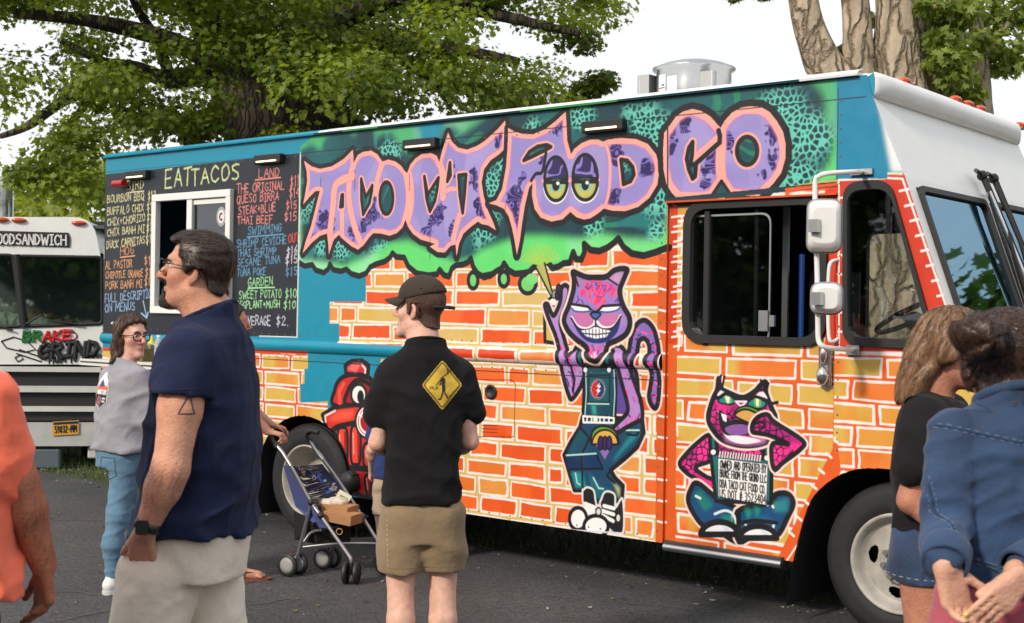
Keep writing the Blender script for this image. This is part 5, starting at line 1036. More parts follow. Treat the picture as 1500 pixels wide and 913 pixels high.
def hand(F,wr,d,n,t,curl=(.5,.6,.7,.8),L=.19,k=.006,thumb=(.55,.7,.1),tc=.4):
    wr=np.array(wr,float); d,n,t=[np.array(v,float)/np.linalg.norm(v) for v in(d,n,t)]; s=L/.19
    kn=[]
    for i in range(4):
        off=(.030-.020*i)*s; p=wr+d*(.092-.004*abs(i-1))*s+t*off; F.cone(wr+t*off*.55+d*.01*s,p,.015*s,.0125*s,.010); kn.append(p)
    tips=[]
    for i,(p,l) in enumerate(zip(kn,(.072,.080,.074,.058))):
        a=0.; q=p; r=.0092*s
        for j,fr in enumerate((.45,.30,.25)):
            a+=curl[i]*(1.0 if j<2 else .7); v=d*math.cos(a)+n*math.sin(a); e=q+v*l*fr*s; F.cone(q,e,r,r*.92,k); q=e; r*=.92
        tips.append(q)
    q=wr+d*.022*s+t*.022*s; v=d*thumb[0]+t*thumb[1]+n*thumb[2]; v/=np.linalg.norm(v); e=q+v*.042*s; F.cone(q,e,.0145*s,.0115*s,.010)
    for l in(.032,.026): v=v*math.cos(tc)+d*math.sin(tc)*.8+n*math.sin(tc)*.5; v/=np.linalg.norm(v); q=e; e=q+v*l*s; F.cone(q,e,.0105*s,.0092*s,k)
    return tips
def shoe(name,parent,c,yaw,L,m,sole,w_=.045):
    M=Matrix.Translation(c)@Matrix.Rotation(math.radians(yaw),4,'Z'); F=Fld()
    F.cone((0,-L*.32,.045),(0,L*.10,.05),w_*.80,w_*.9,.02,M=M); F.cone((0,L*.1,.042),(0,L*.36,.034),w_*.9,w_*.85,.02,M=M); F.cone((0,-L*.28,.06),(0,-L*.26,.09),w_*.8,w_*.75,.02,M=M); F.cut((0,0,.018),(0,0,-1),.004)
    o=F.build(name,m,parent,.007)
    b=MB(); q=cr([(0,-L*.47),(w_*.82,-L*.36),(w_*.80,0),(w_*1.02,L*.26),(w_*.6,L*.46),(0,L*.51),(-w_*.7,L*.45),(-w_*1.0,L*.24),(-w_*.80,0),(-w_*.82,-L*.36)],True,4); b.prism(q,0,.022,0,M); b.build('sole',sole,o,bevel=.004); return o
def oncloth(name,ras,o,w_,h_,origin,ux,uz,dirv,m,parent,off=.0025):
    """printed patch: cells of a small paint raster laid on the cloth"""
    bv=BVS[o.name]; ux,uz,dirv=Vector(ux).normalized(),Vector(uz).normalized(),Vector(dirv).normalized(); O=Vector(origin); ss=2
    H,W_=ras.H//ss,ras.W//ss; nv={}
    c=ras.c[:H*ss,:W_*ss].reshape(H,ss,W_,ss,3).mean((1,3)); k=ras.cut[:H*ss,:W_*ss].reshape(H,ss,W_,ss).mean((1,3))>.5
    P=np.zeros((H+1,W_+1,3))
    for j in range(H+1):
        for i in range(W_+1):
            p=O+ux*((i/W_-.5)*w_)+uz*((j/H-.5)*h_)-dirv*.4; r=bv.ray_cast(p,dirv)
            P[j,i]=(r[0]-dirv*off) if r[0] is not None else p+dirv*.4
    J,I=np.nonzero(~k); V=np.stack([P[J,I],P[J,I+1],P[J+1,I+1],P[J+1,I]],1).reshape(-1,3); return link(name,quadmesh(name,V,len(J),c[J,I],[m]),parent)
def seam(name,o,pts,dirv,r,m,parent,off=.0,n=14,dash=False):
    bv=BVS[o.name]; dirv=Vector(dirv).normalized(); b=MB(); q=[]
    for a,c in zip(pts[:-1],pts[1:]):
        for k in range(n):
            p=Vector(a).lerp(Vector(c),k/n); h=bv.ray_cast(p-dirv*.5,dirv)[0]
            if h is not None: q.append(h-dirv*off)
    if dash:
        for a,c in zip(q[::2],q[1::2]): b.tube([a,c],r,5)
    elif len(q)>1: b.tube(q,r,6)
    return b.build(name,m,parent) if b.v else None
skin_shader=dict(rough=.52,spec=.35,attr='paint',bump=.28,bscale=120,vary=.14,vscale=34,detail=8,sss=.06)
skin=mat('skin',**skin_shader)
SK1=s2l((206,150,124)); SK2=s2l((224,176,156)); SK3=s2l((170,110,84)); SK4=s2l((214,158,132))
def skincol(base,M=None,s=1.,cheek=.5,extra=None,stub=0.):
    base=np.array(base)
    def f(v):
        c=np.tile(base,(len(v),1)); c*=(1+.10*sines(v,9,3,4))[:,None]
        if M is not None:
            R=np.array(M.to_3x3()); q=(v-np.array(M.translation))@R/s
            g=lambda p,r:np.exp(-(((q-np.array(p))/np.array(r))**2).sum(1))
            ck=cheek*(g((.045,.07,-.03),(.03,.04,.025))+g((-.045,.07,-.03),(.03,.04,.025))+.9*g((0,.118,-.02),(.018,.03,.016))+g((.08,0,0),(.02,.03,.035))+g((-.08,0,0),(.02,.03,.035)))
            c*=1-np.clip(ck,0,1)[:,None]*np.array([.06,.30,.30])
            lp=np.clip(g((0,.095,-.065),(.022,.02,.012))*1.6,0,1)[:,None]; c=c*(1-lp*.75)+np.array(s2l((176,96,88)))*lp*.75
            if stub: 
                sb=stub*np.clip(sm(-.035-q[:,2],0,.03)*sm(q[:,1],.0,.03)*(q[:,2]>-.14),0,1)[:,None]; c=c*(1-sb)+np.array(s2l((92,66,54)))*sb
        return extra(v,c) if extra else c
    return f
def hairmat(n,c,st=(60,60,8)): return mat(n,c,.42,spec=.5,vary=.5,vscale=6,vstretch=st,bump=.9,bscale=6,stretch=st,detail=6)
cotton=lambda n,c,**k: mat(n,c,.88,spec=.2,bump=1.0,bscale=12,vary=.13,vscale=7,detail=8,sheen=(.2 if sum(c)>.3 else .04),**k)

def strands(name,o,n,flow,L,m,parent,lift=.002,seed=1,w_=.0007,steps=5,wave=.0,mask=None):
    bv=BVS[o.name]; me=o.data; rs=np.random.RandomState(seed); ar=np.empty(len(me.polygons)); me.polygons.foreach_get('area',ar); cen=np.empty(len(me.polygons)*3); me.polygons.foreach_get('center',cen); cen=cen.reshape(-1,3)
    if mask is not None: ar=ar*mask(cen)
    V=[];F=[]
    for i in rs.choice(len(ar),n,p=ar/ar.sum()):
        p=Vector(cen[i]); pts=[]; l=L*rs.uniform(.6,1.4); lf=lift*rs.uniform(.2,1.6); k=rs.normal(size=3)*.25; ph=rs.uniform(0,6.28); nn=None
        for j in range(steps+1):
            q,nn,_,_=bv.find_nearest(p)
            if q is None: break
            if nn.dot(p-q)<0 and (p-q).length>1e-5: nn=-nn if False else nn
            pts.append((q+nn*(lf*(.4+j/steps)),nn)); d=Vector(flow(np.array(q)))+Vector(k); d-=nn*d.dot(nn)
            if d.length<1e-6: break
            d.normalize(); s_=nn.cross(d); p=q+(d+s_*wave*math.sin(ph+j*1.7)).normalized()*(l/steps)
        if len(pts)<3: continue
        b0=len(V)
        for j,(q,nn) in enumerate(pts):
            t=(pts[min(j+1,len(pts)-1)][0]-pts[max(j-1,0)][0]); s_=nn.cross(t).normalized()*w_*(1 if j<len(pts)-1 else .2); V+=[tuple(q-s_),tuple(q+s_)]
        F+=[(b0+2*j,b0+2*j+1,b0+2*j+3,b0+2*j+2) for j in range(len(pts)-1)]
    me=bpy.data.meshes.new(name); me.from_pydata(V,[],F); me.materials.append(m); me.polygons.foreach_set('use_smooth',[True]*len(F)); ob=link(name,me,parent); ob['kind']='stuff'; return ob
# ---------------- man in navy shirt, profile
def person(label,px,Z,rotz,group=None):
    p=at(px,600,Z); return thing('person',label,'person',(p.x,p.y,0),math.radians(rotz),group)
A=person('man in navy blue t-shirt and beige trousers with glasses and goatee, seen in profile',300,3.85,88)
ly=lambda px:(300-px)/492; lz=lambda py:1.62+(449.3-py)/492
HM=headM((0,ly(288),lz(400)),0,6); HS=.97
B=Fld(); head(B,HM,False,((0,-.012,1.60),.060),HS)
B.cone((0,.018,lz(448)),(0,-.008,1.57),.054,.062,.03)
B.loft([(.92,0,.03,.15,.12),(1.2,0,.0,.15,.12),(1.42,0,0,.16,.09),(1.50,0,-.01,.10,.07)],.05)
arm(B,(-.185,0,1.47),(-.25,.025,1.165),(-.226,.10,.99),(.064,.060,.049,.048,.032)); arm(B,(.185,0,1.47),(.25,.03,1.165),(.235,.14,.985),(.064,.060,.049,.048,.032))
hand(B,(-.224,.105,.985),(.5,.22,-1),(1,0,.1),(0,1,.2),(.25,.25,.25,.3),thumb=(.8,.45,.2),tc=.1); hand(B,(.235,.145,.975),(-.1,.3,-1),(-1,0,.1),(0,1,.2))
for q,y in((-1,.165),(1,-.045)): B.chain([(q*.08,.045+y*.3,.86),(q*.1,y+.01,.5),(q*.1,y-.05,.09)],[.075,.052,.04]); B.cone((q*.1,y-.06,.05),(q*.1,y+.12,.03),.04,.03)
bodyA=B.build('body',skin,A,.011,[(((-.10,-.12,1.60),(.10,.18,1.86)),.0042),(((-.29,.05,.80),(-.19,.2,1.0)),.006)],skincol(SK1,HM,HS,.5,stub=.10))
def headpoly(cp): # traced in a crop of the photo -> head y,z
    pass
K=lambda pts:[(ly(210+x/5.707),lz(325+y/5.707)) for x,y in pts]
hairp=K([(206,118),(216,150),(240,172),(290,166),(352,164),(338,230),(330,290),(362,330),(374,372),(368,435),(385,446),(425,415),(480,398),(530,405),(552,450),(556,500),(572,560),(600,590),(655,622),(700,560),(780,350),(740,150),(640,70),(500,40),(350,40),(240,80)])
outl=K([(206,118),(226,180),(300,330),(400,430),(520,560),(655,612),(690,500),(722,400),(738,330),(728,240),(690,165),(630,120),(560,95),(480,82),(400,86),(320,88),(250,98)])
def hairf(P,v):
    g=B.ev(P.reshape(-1,3)).reshape(P.shape[:-1])-.013; e=polysd(P[...,1],P[...,2],outl)-.002
    d=np.maximum(np.maximum(g-.03*sm(P[...,2],1.77,1.83),polysd(P[...,1],P[...,2],hairp)+.004*sines(P,22,5)),e); el_=np.sqrt((P[...,0]/.092)**2+((P[...,1]-.02)/.13)**2+((P[...,2]-1.735)/.118)**2); d=np.maximum(d,(el_-1)*.09)
    return d+.0025*sines(P,26,4,5,(1,.5,1))
H=Fld(); H.ell((0,0,1.75),.1); H.fn(hairf); hA=H.build('hair',hairmat('dark_brown_hair',s2l((44,31,25)),(70,26,70)),A,.005,rng=((-.11,-.13,1.58),(.11,.20,1.87)))
strands('hair_strands',hA,5000,lambda p:(0,-1 if p[2]>1.70 else -.4,.25 if p[1]>.08 else -.9*(p[2]<1.78)-.2),.03,mat('dark_hair_strand',s2l((58,42,34)),.4,vary=.5,vscale=40),A,.003,3)
def patch(name,poly,xw,m,parent,field,gr,step=.003,xoff=None):
    p=np.array(poly); Fd=Fld(); Fd.ell((0,0,0),.1)
    def f(P,v):
        d=np.maximum(np.maximum(field.ev(P.reshape(-1,3)).reshape(P.shape[:-1])-gr,polysd(P[...,1],P[...,2],poly)),np.abs(P[...,0]-(xoff or 0))-xw); return d+.0012*sines(P,60,4,4)
    Fd.fn(f); return Fd.build(name,m,parent,step,rng=((-xw-.02+(xoff or 0),p[:,0].min()-.01,p[:,1].min()-.01),(xw+.02+(xoff or 0),p[:,0].max()+.01,p[:,1].max()+.01)))
beard=mat('beard_hair',s2l((48,35,29)),.7,vary=.5,vscale=60,bump=.8,bscale=200)
patch('beard',K([(60,640),(104,585),(122,552),(150,572),(182,590),(186,640),(215,672),(262,700),(190,730),(110,720)]),.034,beard,A,B,.0045); patch('moustache',K([(118,462),(150,470),(188,506),(186,545),(168,530),(140,512),(118,500)]),.030,beard,A,B,.0045)
for q in(-1,1): patch('eyebrow',K([(155,308),(205,308),(252,335),(240,342),(200,326),(160,324)]),.020,beard,A,B,.004,xoff=q*.034)
eyeballs(HM,A,HS)
b=MB()
for q in(-1,1):
    cx,cy,cz=q*.033*HS,ly(239),lz(390); pts=[(cx+.0265*math.copysign(abs(math.cos(t))**.7,math.cos(t)),cy-.10*abs(cx+.0265*math.cos(t)-0)*.35+.003,cz+.019*math.copysign(abs(math.sin(t))**.7,math.sin(t))) for t in np.linspace(0,6.283,25)[:-1]]; b.tube(pts,.0019,6,closed=True)
    b.tube([(q*.062,ly(244),lz(387)),(q*.078,ly(262),lz(388.5)),(q*.082,ly(292),lz(396)),(q*.080,ly(302),lz(401)),(q*.074,ly(306),lz(411))],.0026,6)
b.tube([(-.009,ly(238),lz(389)),(0,ly(237),lz(387)),(.009,ly(238),lz(389))],.0018,6); gl_=b.build('glasses',mat('black_frame',(.01,.01,.011),.25,coat=.3),A)
navy=cotton('navy_cotton',s2l((30,38,66)))
Sh=Fld(); Sh.loft([(.90,0,.024,.205,.172),(.965,0,.024,.205,.168),(1.10,0,.011,.198,.163),(1.25,0,.008,.198,.160),(1.40,0,-.002,.205,.141),(1.48,0,-.007,.180,.122),(1.54,0,-.012,.140,.104),(1.59,0,-.002,.098,.088),(1.68,0,-.002,.088,.084)],.05,2.4)
for q in(-1,1): Sh.cone((q*.165,-.004,1.475),(q*.222,.012,1.355),.086,.078,.05)
Sh.cut((0,.07,1.572),(0,.43,1),.004); Sh.cut((0,0,.968),(0,.02,-1),.006)
for q in(-1,1):
    def slc(P,v,q=q):
        d=(P-np.array((q*.225,.014,1.372)))@np.array((q*.30,.06,-.95)); return np.where((np.abs(P[...,0])>.155)&(P[...,0]*q>0)&(P[...,2]>1.25)&(np.hypot(P[...,0]-q*.22,P[...,1]-.012)<.1)&(d>-.03),np.maximum(v,np.minimum(d,(0.205-np.abs(P[...,0]))*1+9*(np.abs(P[...,0])>.205))),v)
    
Sh.fn(lambda P,v:np.maximum(v,np.where(P[...,2]>1.18,np.minimum(1.374-P[...,2]+.10*P[...,1],np.abs(P[...,0])-.197),-1)))
Sh.fn(folds(.015,2.2,4,(1,1,1.8),((.95,1.1,1.3,1.5,1.6),(1.,.9,.5,.6,.15)))); Sh.fn(folds(.005,6,14,(1,1,.6)))
sho=Sh.build('shirt',navy,A,.0085)
seam('sleeve_hem',sho,[(-.5,.085,1.385),(-.5,-.06,1.392)],(1,0,0),.0022,mat('navy_thread',s2l((20,26,48)),.9),A); 
b=MB(); b.tube([(.090*math.cos(t),-.002+.084*math.sin(t),1.6035-.0361*math.sin(t)) for t in np.linspace(0,6.283,40)[:-1]],.006,8,closed=True); b.build('collar',navy,A)
khaki=cotton('beige_twill',s2l((232,220,203)))
Pn=Fld(); Pn.loft([(.83,0,.045,.178,.165),(.90,0,.038,.185,.168),(1.0,0,.024,.185,.158),(1.02,0,.024,.18,.155)],.05,2.3)
for q,y in((-1,.165),(1,-.045)): Pn.chain([(q*.085,.045+y*.35,.84),(q*.1,y+.01,.5),(q*.1,y-.05,.08)],[.122,.094,.084],.018)
Pn.cut((0,0,.03),(0,0,-1)); Pn.fn(folds(.010,1.8,9,(1,1,1.2),((.1,.6,.8,1.0),(.8,1,1,.4)))); Pn.fn(folds(.003,5,19))
pno=Pn.build('trousers',khaki,A,.010)
b=MB(); wc=Vector((-.229,.092,1.005)); wd=Vector((.0,.38,-.92)).normalized(); Wm=wd.to_track_quat('Z','X').to_matrix().to_4x4(); b.lathe([(.0345,-.013),(.0385,-.012),(.0385,.012),(.0345,.013)],28,0,Matrix.Translation(wc)@Wm)
wt=b.build('wristwatch',mat('watch_black',(.012,.012,.014),.4),A); b=MB(); b.rbox((0,0,0),(.040,.036,.013),.008,4); o=b.build('watch_case',mat('watch_glass',(.01,.01,.012),.08,coat=.5),wt,tuple(wc+Vector((-.040,.004,0))),(0,-math.pi/2+.0,.0),bevel=.003)
bvb=BVS['body']; b=MB(); tri=[(-.5,-.002,1.322),(-.5,-.040,1.322),(-.5,-.027,1.376)]; q=[]
for a,c in zip(tri,tri[1:]+tri[:1]):
    for k in range(8): 
        h=bvb.ray_cast(Vector(a).lerp(Vector(c),k/8),Vector((1,0,0)))[0]; q.append(h+Vector((.0022,0,0)))
b.tube(q,.0032,6,closed=True); b.build('tattoo',mat('tattoo_ink',s2l((62,54,58)),.6),A)

strands('arm_hair',bodyA,380,lambda p:(0,.35,-1),.022,mat('body_hair',s2l((70,48,38)),.6),A,.003,21,.00018,3,mask=lambda c:((c[:,0]<-.19)&(c[:,2]<1.2)&(c[:,2]>1.0)).astype(float))
def tshirt(rows,sleeves,cutz,neck,m,parent,seed,step=.010,amp=.011,name='shirt'):
    F=Fld(); F.loft(rows,.05,2.4)
    for a,b_,ra,rb in sleeves: F.cone(a,b_,ra,rb,.045)
    F.cut(neck[0],neck[1],.004); F.cut((0,0,cutz),(0,.03,-1),.006); z0,z1=rows[0][0],rows[-1][0]
    F.fn(folds(amp,2.3,seed,(1,1,1.6),((z0,z0+(z1-z0)*.3,z1-.12,z1-.05),(1,.9,.5,.1)))); F.fn(folds(amp*.4,6,seed+5,(1,1,.7))); return F.build(name,m,parent,step)
# ---------------- man in black tee and cap, from behind
Bm=person('man in black t-shirt with yellow sign print, khaki shorts and dark cap',622,5.4,10)
lz=lambda py:1.62-(py-454.5)/351; lx=lambda px:(px-622)/351
M2=headM((-.02,.03,lz(455)),58,4); B=Fld(); head(B,M2,False,((-.01,.0,1.49),.060),1.0)
B.loft([(.8,0,0,.11,.08),(1.1,0,0,.115,.08),(1.32,0,0,.12,.065),(1.40,0,0,.08,.05)],.03)
arm(B,(-.140,0,1.325),(-.192,.02,1.065),(-.10,.22,1.0),(.046,.042,.034,.037,.026)); arm(B,(.140,0,1.325),(.196,.02,1.07),(.12,.22,1.0),(.046,.042,.034,.037,.026))
hand(B,(-.097,.225,1.0),(.5,.6,.2),(.3,-.2,1),(-.6,.4,.3),(.5,.5,.5,.5)); hand(B,(.117,.225,1.0),(-.5,.6,.2),(-.3,-.2,1),(.6,.4,.3),(.5,.5,.5,.5))
for q in(-1,1): B.chain([(q*.075,0,.76),(q*.088,.01,.50),(q*.088,-.022,.33),(q*.088,-.01,.10)],[.062,.056,.056,.036]); B.cone((q*.088,-.03,.05),(q*.09,.11,.03),.036,.03)
B.build('body',skin,Bm,.011,[(((-.13,-.12,1.48),(.12,.16,1.76)),.006)],skincol(SK2,M2,1.,.5))
blackc=cotton('black_cotton',s2l((26,25,27)))
rows=[(.76,0,0,.158,.124),(.82,-.005,0,.156,.120),(.98,-.005,0,.152,.112),(1.15,.0,0,.158,.112),(1.28,.0,-.005,.168,.104),(1.35,0,-.008,.158,.088),(1.42,0,-.008,.135,.085),(1.47,0,-.005,.085,.078),(1.56,0,-.005,.078,.074)]
sb=tshirt(rows,[((-.145,0,1.345),(-.196,.03,1.18),.060,.060),((.148,0,1.345),(.200,.03,1.19),.060,.060)],.822,((0,.05,1.475),(0,.25,.97)),blackc,Bm,31,.0095,.009)
b=MB(); b.tube([(.080*math.cos(t),-.005+.076*math.sin(t),1.488-.0205*math.sin(t)) for t in np.linspace(0,6.283,40)[:-1]],.006,8,closed=True); b.build('collar',blackc,Bm)
# printed diamond sign with a figure carrying a board
R=Ras(-.5,.5,-.62,.62,.009,(0,0,0)); R.cut[:]=True; q=[(0,.60),(.48,-.0),(.0,-.60),(-.48,0)]; q=rrect(q,.07); s_,m_=R.poly(q); R.cut[s_]&=m_<.5; GOLD=(206,170,58); R.fill(q,GOLD); i_=[(x*.90,y*.90) for x,y in q]; R.line(i_,.028,(22,20,18),True)
U_,H_=R.grid((slice(0,R.H),slice(0,R.W))); R.c*=(.86+.28*vn(U_*9,H_*9,3))[...,None]
BKK=(22,20,18)
for a,w_ in(([(-.14,.0),(.0,.18),(.20,.33)],.030),([(.13,.27),(.12,.38)],.03),([(.0,.14),(.02,.10)],.09),([(.02,.08),(.03,-.10)],.085),([(.02,.05),(-.07,.0),(-.02,.12)],.03),([(.06,.06),(.05,.15)],.03),([(.03,-.1),(.06,-.2),(.13,-.31)],.04),([(.01,-.1),(.0,-.2),(-.04,-.33),(-.09,-.335)],.04)): R.line(a,w_,BKK)
for a in strokes('SALIA',(-.30,.09),(-.10,.10),.06,.1): R.line([(x,-y) for x,y in a],.014,BKK)
for a in strokes('WATERMAN',(.16,.30),(.40,.06),.05,.1): R.line([(x,-y) for x,y in a],.012,BKK)
oncloth('sign_print',R,sb,.178,.215,(lx(643),-.1,lz(562)),(1,.05,0),(0,0,1),(0,1,0),mat('print_ink',rough=.7,attr='paint',vary=.12,vscale=30),Bm)
kh2=cotton('khaki_twill',s2l((140,120,94)))
F=Fld(); F.loft([(.66,0,0,.145,.105),(.76,0,0,.150,.114),(.80,0,0,.146,.110),(.86,0,0,.128,.095)],.03)
for q in(-1,1): F.chain([(q*.080,0,.76),(q*.088,.005,.62),(q*.090,.0,.50)],[.096,.092,.092],.035)
F.cut((0,0,.535),(0,0,-1),.004); F.fn(folds(.009,2.2,77,(1,1,1),((.5,.7,.85),(.8,1,.6)))); so_=F.build('shorts',kh2,Bm,.010)
seam('side_stitching',so_,[(-.155,-.4,.76),(-.150,-.4,.56)],(0,1,0),.0016,mat('khaki_thread',s2l((196,180,150)),.8),Bm,0,20,True); seam('hem_stitching',so_,[(-.165,-.4,.56),(.17,-.4,.56)],(0,1,0),.0013,mat('khaki_thread2',s2l((112,96,74)),.8),Bm)
for q in(-1,1): shoe('shoe',Bm,(q*.09,.03,0),0,.29,mat('dark_canvas',(.03,.03,.035),.8),mat('sole_white',(.6,.6,.58),.6))
# short hair + cap
def grow(body,g,reg,amp=.002,fr=30): 
    def f(P,v):
        return np.maximum(body.ev(P.reshape(-1,3)).reshape(P.shape[:-1])-g,reg(P))+amp*sines(P,fr,6,4)
    return f
def hq(M,P): return (P-np.array(M.translation))@np.array(M.to_3x3())
F=Fld(); F.ell((0,0,1.5),.1)
def reg(P):
    q=hq(M2,P); return polysd(q[...,1],q[...,2],[(.06,.10),(.05,.03),(.032,.03),(.025,-.02),(.008,-.018),(.005,.03),(-.022,.028),(-.028,-.035),(-.05,-.06),(-.095,-.075),(-.13,-.04),(-.13,.13),(0,.15)])
F.fn(grow(B,.009,reg,.0015,34)); F.build('hair',hairmat('light_brown_hair',s2l((84,56,40)),(60,60,20)),Bm,.0055,rng=((-.16,-.14,1.46),(.13,.18,1.78)))
capm=cotton('cap_cloth',s2l((64,55,50))); F=Fld(); F.ell((0,-.006,.058),(.088,.108,.092),.02,M2); F.cut(tuple(M2@Vector((0,0,.055))),tuple(M2.to_3x3()@Vector((0,-.30,-1))),.004)
def capf(P,v):
    q=hq(M2,P); d=.034-np.hypot(q[...,0],(q[...,2]-.035)*1.0); d=np.where(q[...,1]<-.03,d,-1); v=np.maximum(v,d)            # half-moon opening above the strap
    return v+.0012*sm(.004-np.abs(np.abs(np.sin(np.arctan2(q[...,0],q[...,1]+.006)*3)))*.03,0,.004)
F.fn(capf); F.ell((0,-.006,.050),(.076,.098,.085),.006,M2,op='-') ; cp=F.build('cap',capm,Bm,.0052)
b=MB(); n=14; vs=[]
for j,rr_ in enumerate((.0,.35,.7,1.)):
    for k in range(n+1):
        a=math.pi*(.12+.76*k/n); vs.append(M2@Vector((.082*math.cos(a)*(1-.08*rr_),.006+.088*math.sin(a)+.072*rr_*math.sin(a)**.8,.050-.018*rr_-.028*(abs(math.cos(a))**2)*(.4+rr_*.6))))
    
b.add(vs,[(j*(n+1)+k,j*(n+1)+k+1,(j+1)*(n+1)+k+1,(j+1)*(n+1)+k) for j in range(3) for k in range(n)],0,True); o=b.build('brim',capm,cp); md=o.modifiers.new('thick','SOLIDIFY'); md.thickness=.004
b=MB(); b.tube([M2@Vector((.088*math.sin(a),-.006-.108*math.cos(a),.026-.004)) for a in np.linspace(-.75,.75,14)],.008,6); b.tube([M2@Vector((.03,-.112,.022)),M2@Vector((.075,-.118,.020))],[.009,.008],6); b.build('strap',capm,cp)
for a in(.55,1.3,-.55,-1.3,2.4,-2.4): b=MB(); b.ball(M2@Vector((.080*math.sin(a),-.006-.097*math.cos(a),.095)),.0045,8); b.build('eyelet',mat('eyelet',(.015,.014,.013),.6),cp)
# ---------------- woman in grey tee, jeans
G_=person('woman with glasses in grey t-shirt and light blue jeans by the serving shelf',184,7.4,-48)
lz=lambda py:1.62-(py-456.5+9)/256
M3=headM((.0,.025,lz(494)),-76,-2,); B=Fld(); head(B,M3,True,((0,-.005,1.30),.054),.97)
B.loft([(.80,0,0,.15,.12),(1.0,0,0,.14,.11),(1.18,0,0,.14,.09),(1.25,0,0,.09,.07)],.05)
for q in(-1,1): arm(B,(q*.155,0,1.22),(q*.20,.02,.97),(q*.12,.21,.93),(.048,.044,.038,.038,.025)); hand(B,(q*.12,.215,.93),(-q*.3,1,.1),(-q,0,-.3),(0,.2,1),(.4,.5,.5,.5),.17)
for q,y in((1,-.07),(-1,.05)): B.chain([(q*.085,y*.2,.80),(q*.09,y,.44),(q*.09,y-.02,.09)],[.08,.05,.035])
B.build('body',skin,G_,.011,[(((-.13,-.12,1.28),(.13,.16,1.60)),.0065)],skincol(s2l((226,172,154)),M3,.97,.75))
greyc=cotton('grey_heather',s2l((150,148,156)))
rows=[(.74,0,.0,.215,.165),(.80,0,.0,.212,.165),(.92,0,.01,.205,.165),(1.05,0,.01,.195,.150),(1.16,0,0,.195,.125),(1.22,0,-.005,.175,.10),(1.26,0,-.005,.125,.085),(1.30,0,-.003,.080,.072),(1.38,0,0,.072,.068)]
sg=tshirt(rows,[((.150,0,1.20),(.222,.05,.985),.075,.070),((-.150,0,1.20),(-.222,.05,.985),.075,.070)],.80,((0,.05,1.285),(0,.35,.94)),greyc,G_,51,.0115)
R=Ras(-.5,.5,-.7,.7,.014,(0,0,0)); R.cut[:]=True; q=[(-.46,.36),(0,.68),(.46,.36),(.46,-.40),(0,-.68),(-.46,-.40)]; s_,m_=R.poly(q); R.cut[s_]&=m_<.5; R.fill(q,(24,24,30)); i_=[(x*.88,y*.90) for x,y in q]; R.fill(i_,(226,226,230)); R.fill([(-.40,.05),(-.05,.32),(.05,.2),(.40,.10),(.40,-.05),(-.4,-.05)],(240,100,60)); R.fill([(-.3,.1),(0,.36),(.2,.12),(0,.08)],(50,80,130)); R.fill([(-.40,-.05),(.40,-.05),(.40,-.36),(0,-.6),(-.40,-.36)],(26,26,32))
for a in strokes('MOUNTAINS',(-.36,.16),(.36,.16),.14,0): R.line([(x,-y) for x,y in a],.03,(240,240,240))
R.fill(ell(-.12,-.36,.13,.13),(236,96,60)); R.fill(ell(-.12,-.36,.09,.09),(60,96,140)); R.line([(.08,-.30),(.28,-.30)],.05,(220,220,220)); R.line([(.08,-.40),(.26,-.40)],.05,(220,220,220)); R.line(q,.03,(236,236,236),True)
oncloth('shirt_logo',R,sg,.165,.235,(-.03,-.1,lz(570)),(1,0,0),(0,0,1),(0,1,0),MATS['print_ink'],G_)
denl=mat('light_denim',s2l((92,126,152)),.85,vary=.26,vscale=6,bump=.8,bscale=18,sheen=.15,detail=9)
F=Fld(); F.loft([(.70,0,-.01,.165,.140),(.80,0,-.01,.168,.142),(.86,0,0,.160,.132)],.05)
for q,y in((1,-.075),(-1,.06)): F.chain([(q*.085,y*.35,.74),(q*.088,y,.44),(q*.088,y-.03,.28),(q*.088,y-.025,.10)],[.092,.060,.054,.044],.04)
F.cut((0,0,.085),(0,0,-1),.004); F.fn(folds(.006,2.8,8,(1,1,2.4),((.08,.3,.5,.8),(1.2,.8,.8,.5)))); jn=F.build('jeans',denl,G_,.010)
st=mat('denim_thread',s2l((60,84,110)),.8)
for q in((.06,.165),): seam('back_pocket',jn,[(.02,-.4,.765),(.02,-.4,.665),(.075,-.4,.640),(.13,-.4,.665),(.13,-.4,.765),(.02,-.4,.765)],(0,1,0),.003,st,G_)
wsh=mat('white_leather',s2l((222,222,224)),.5,vary=.06); 
for q,y in((1,-.085),(-1,.045)):
    o=shoe('shoe',G_,(q*.09,y+.04,0),0,.25,wsh,MATS['sole_white']); 
b=MB(); b.tube([(.135,-.03,.06),(.14,.0,.035)],.004,5); b.tube([(.137,-.01,.062),(.142,.02,.035)],.004,5); b.build('shoe_stripe',mat('lilac_stripe',s2l((120,110,150)),.5),G_)
hb=hairmat('brown_hair',s2l((70,48,38)),(50,50,12))
F=Fld(); F.ell((0,0,1.3),.1)
def hr(P,v):
    q=hq(M3,P)/.97; r=polysd(q[...,1],q[...,2],[(.085,.105),(.055,.075),(.040,.03),(.020,.0),(.015,-.06),(.02,-.10),(-.02,-.15),(-.10,-.16),(-.15,-.08),(-.15,.15),(.04,.16)])
    r=np.maximum(r,-(np.hypot(q[...,1]-.085,q[...,2]-.01)-.075)*1.); g=np.minimum(B.ev(P.reshape(-1,3)).reshape(P.shape[:-1])-.016,np.where(q[...,2]<.03,np.sqrt((q[...,0]/.088)**2+((q[...,1]+.035)/.085)**2+((q[...,2]+.07)/.10)**2)*.085-.085,1)); th=np.arctan2(q[...,0],q[...,1]+.02)
    return np.maximum(g,r)+.0045*np.sin(th*17+q[...,2]*26+2*sines(P,8,3,3))
F.fn(hr); hG=F.build('hair',hb,G_,.0065,rng=((-.15,-.18,1.26),(.15,.15,1.62)))
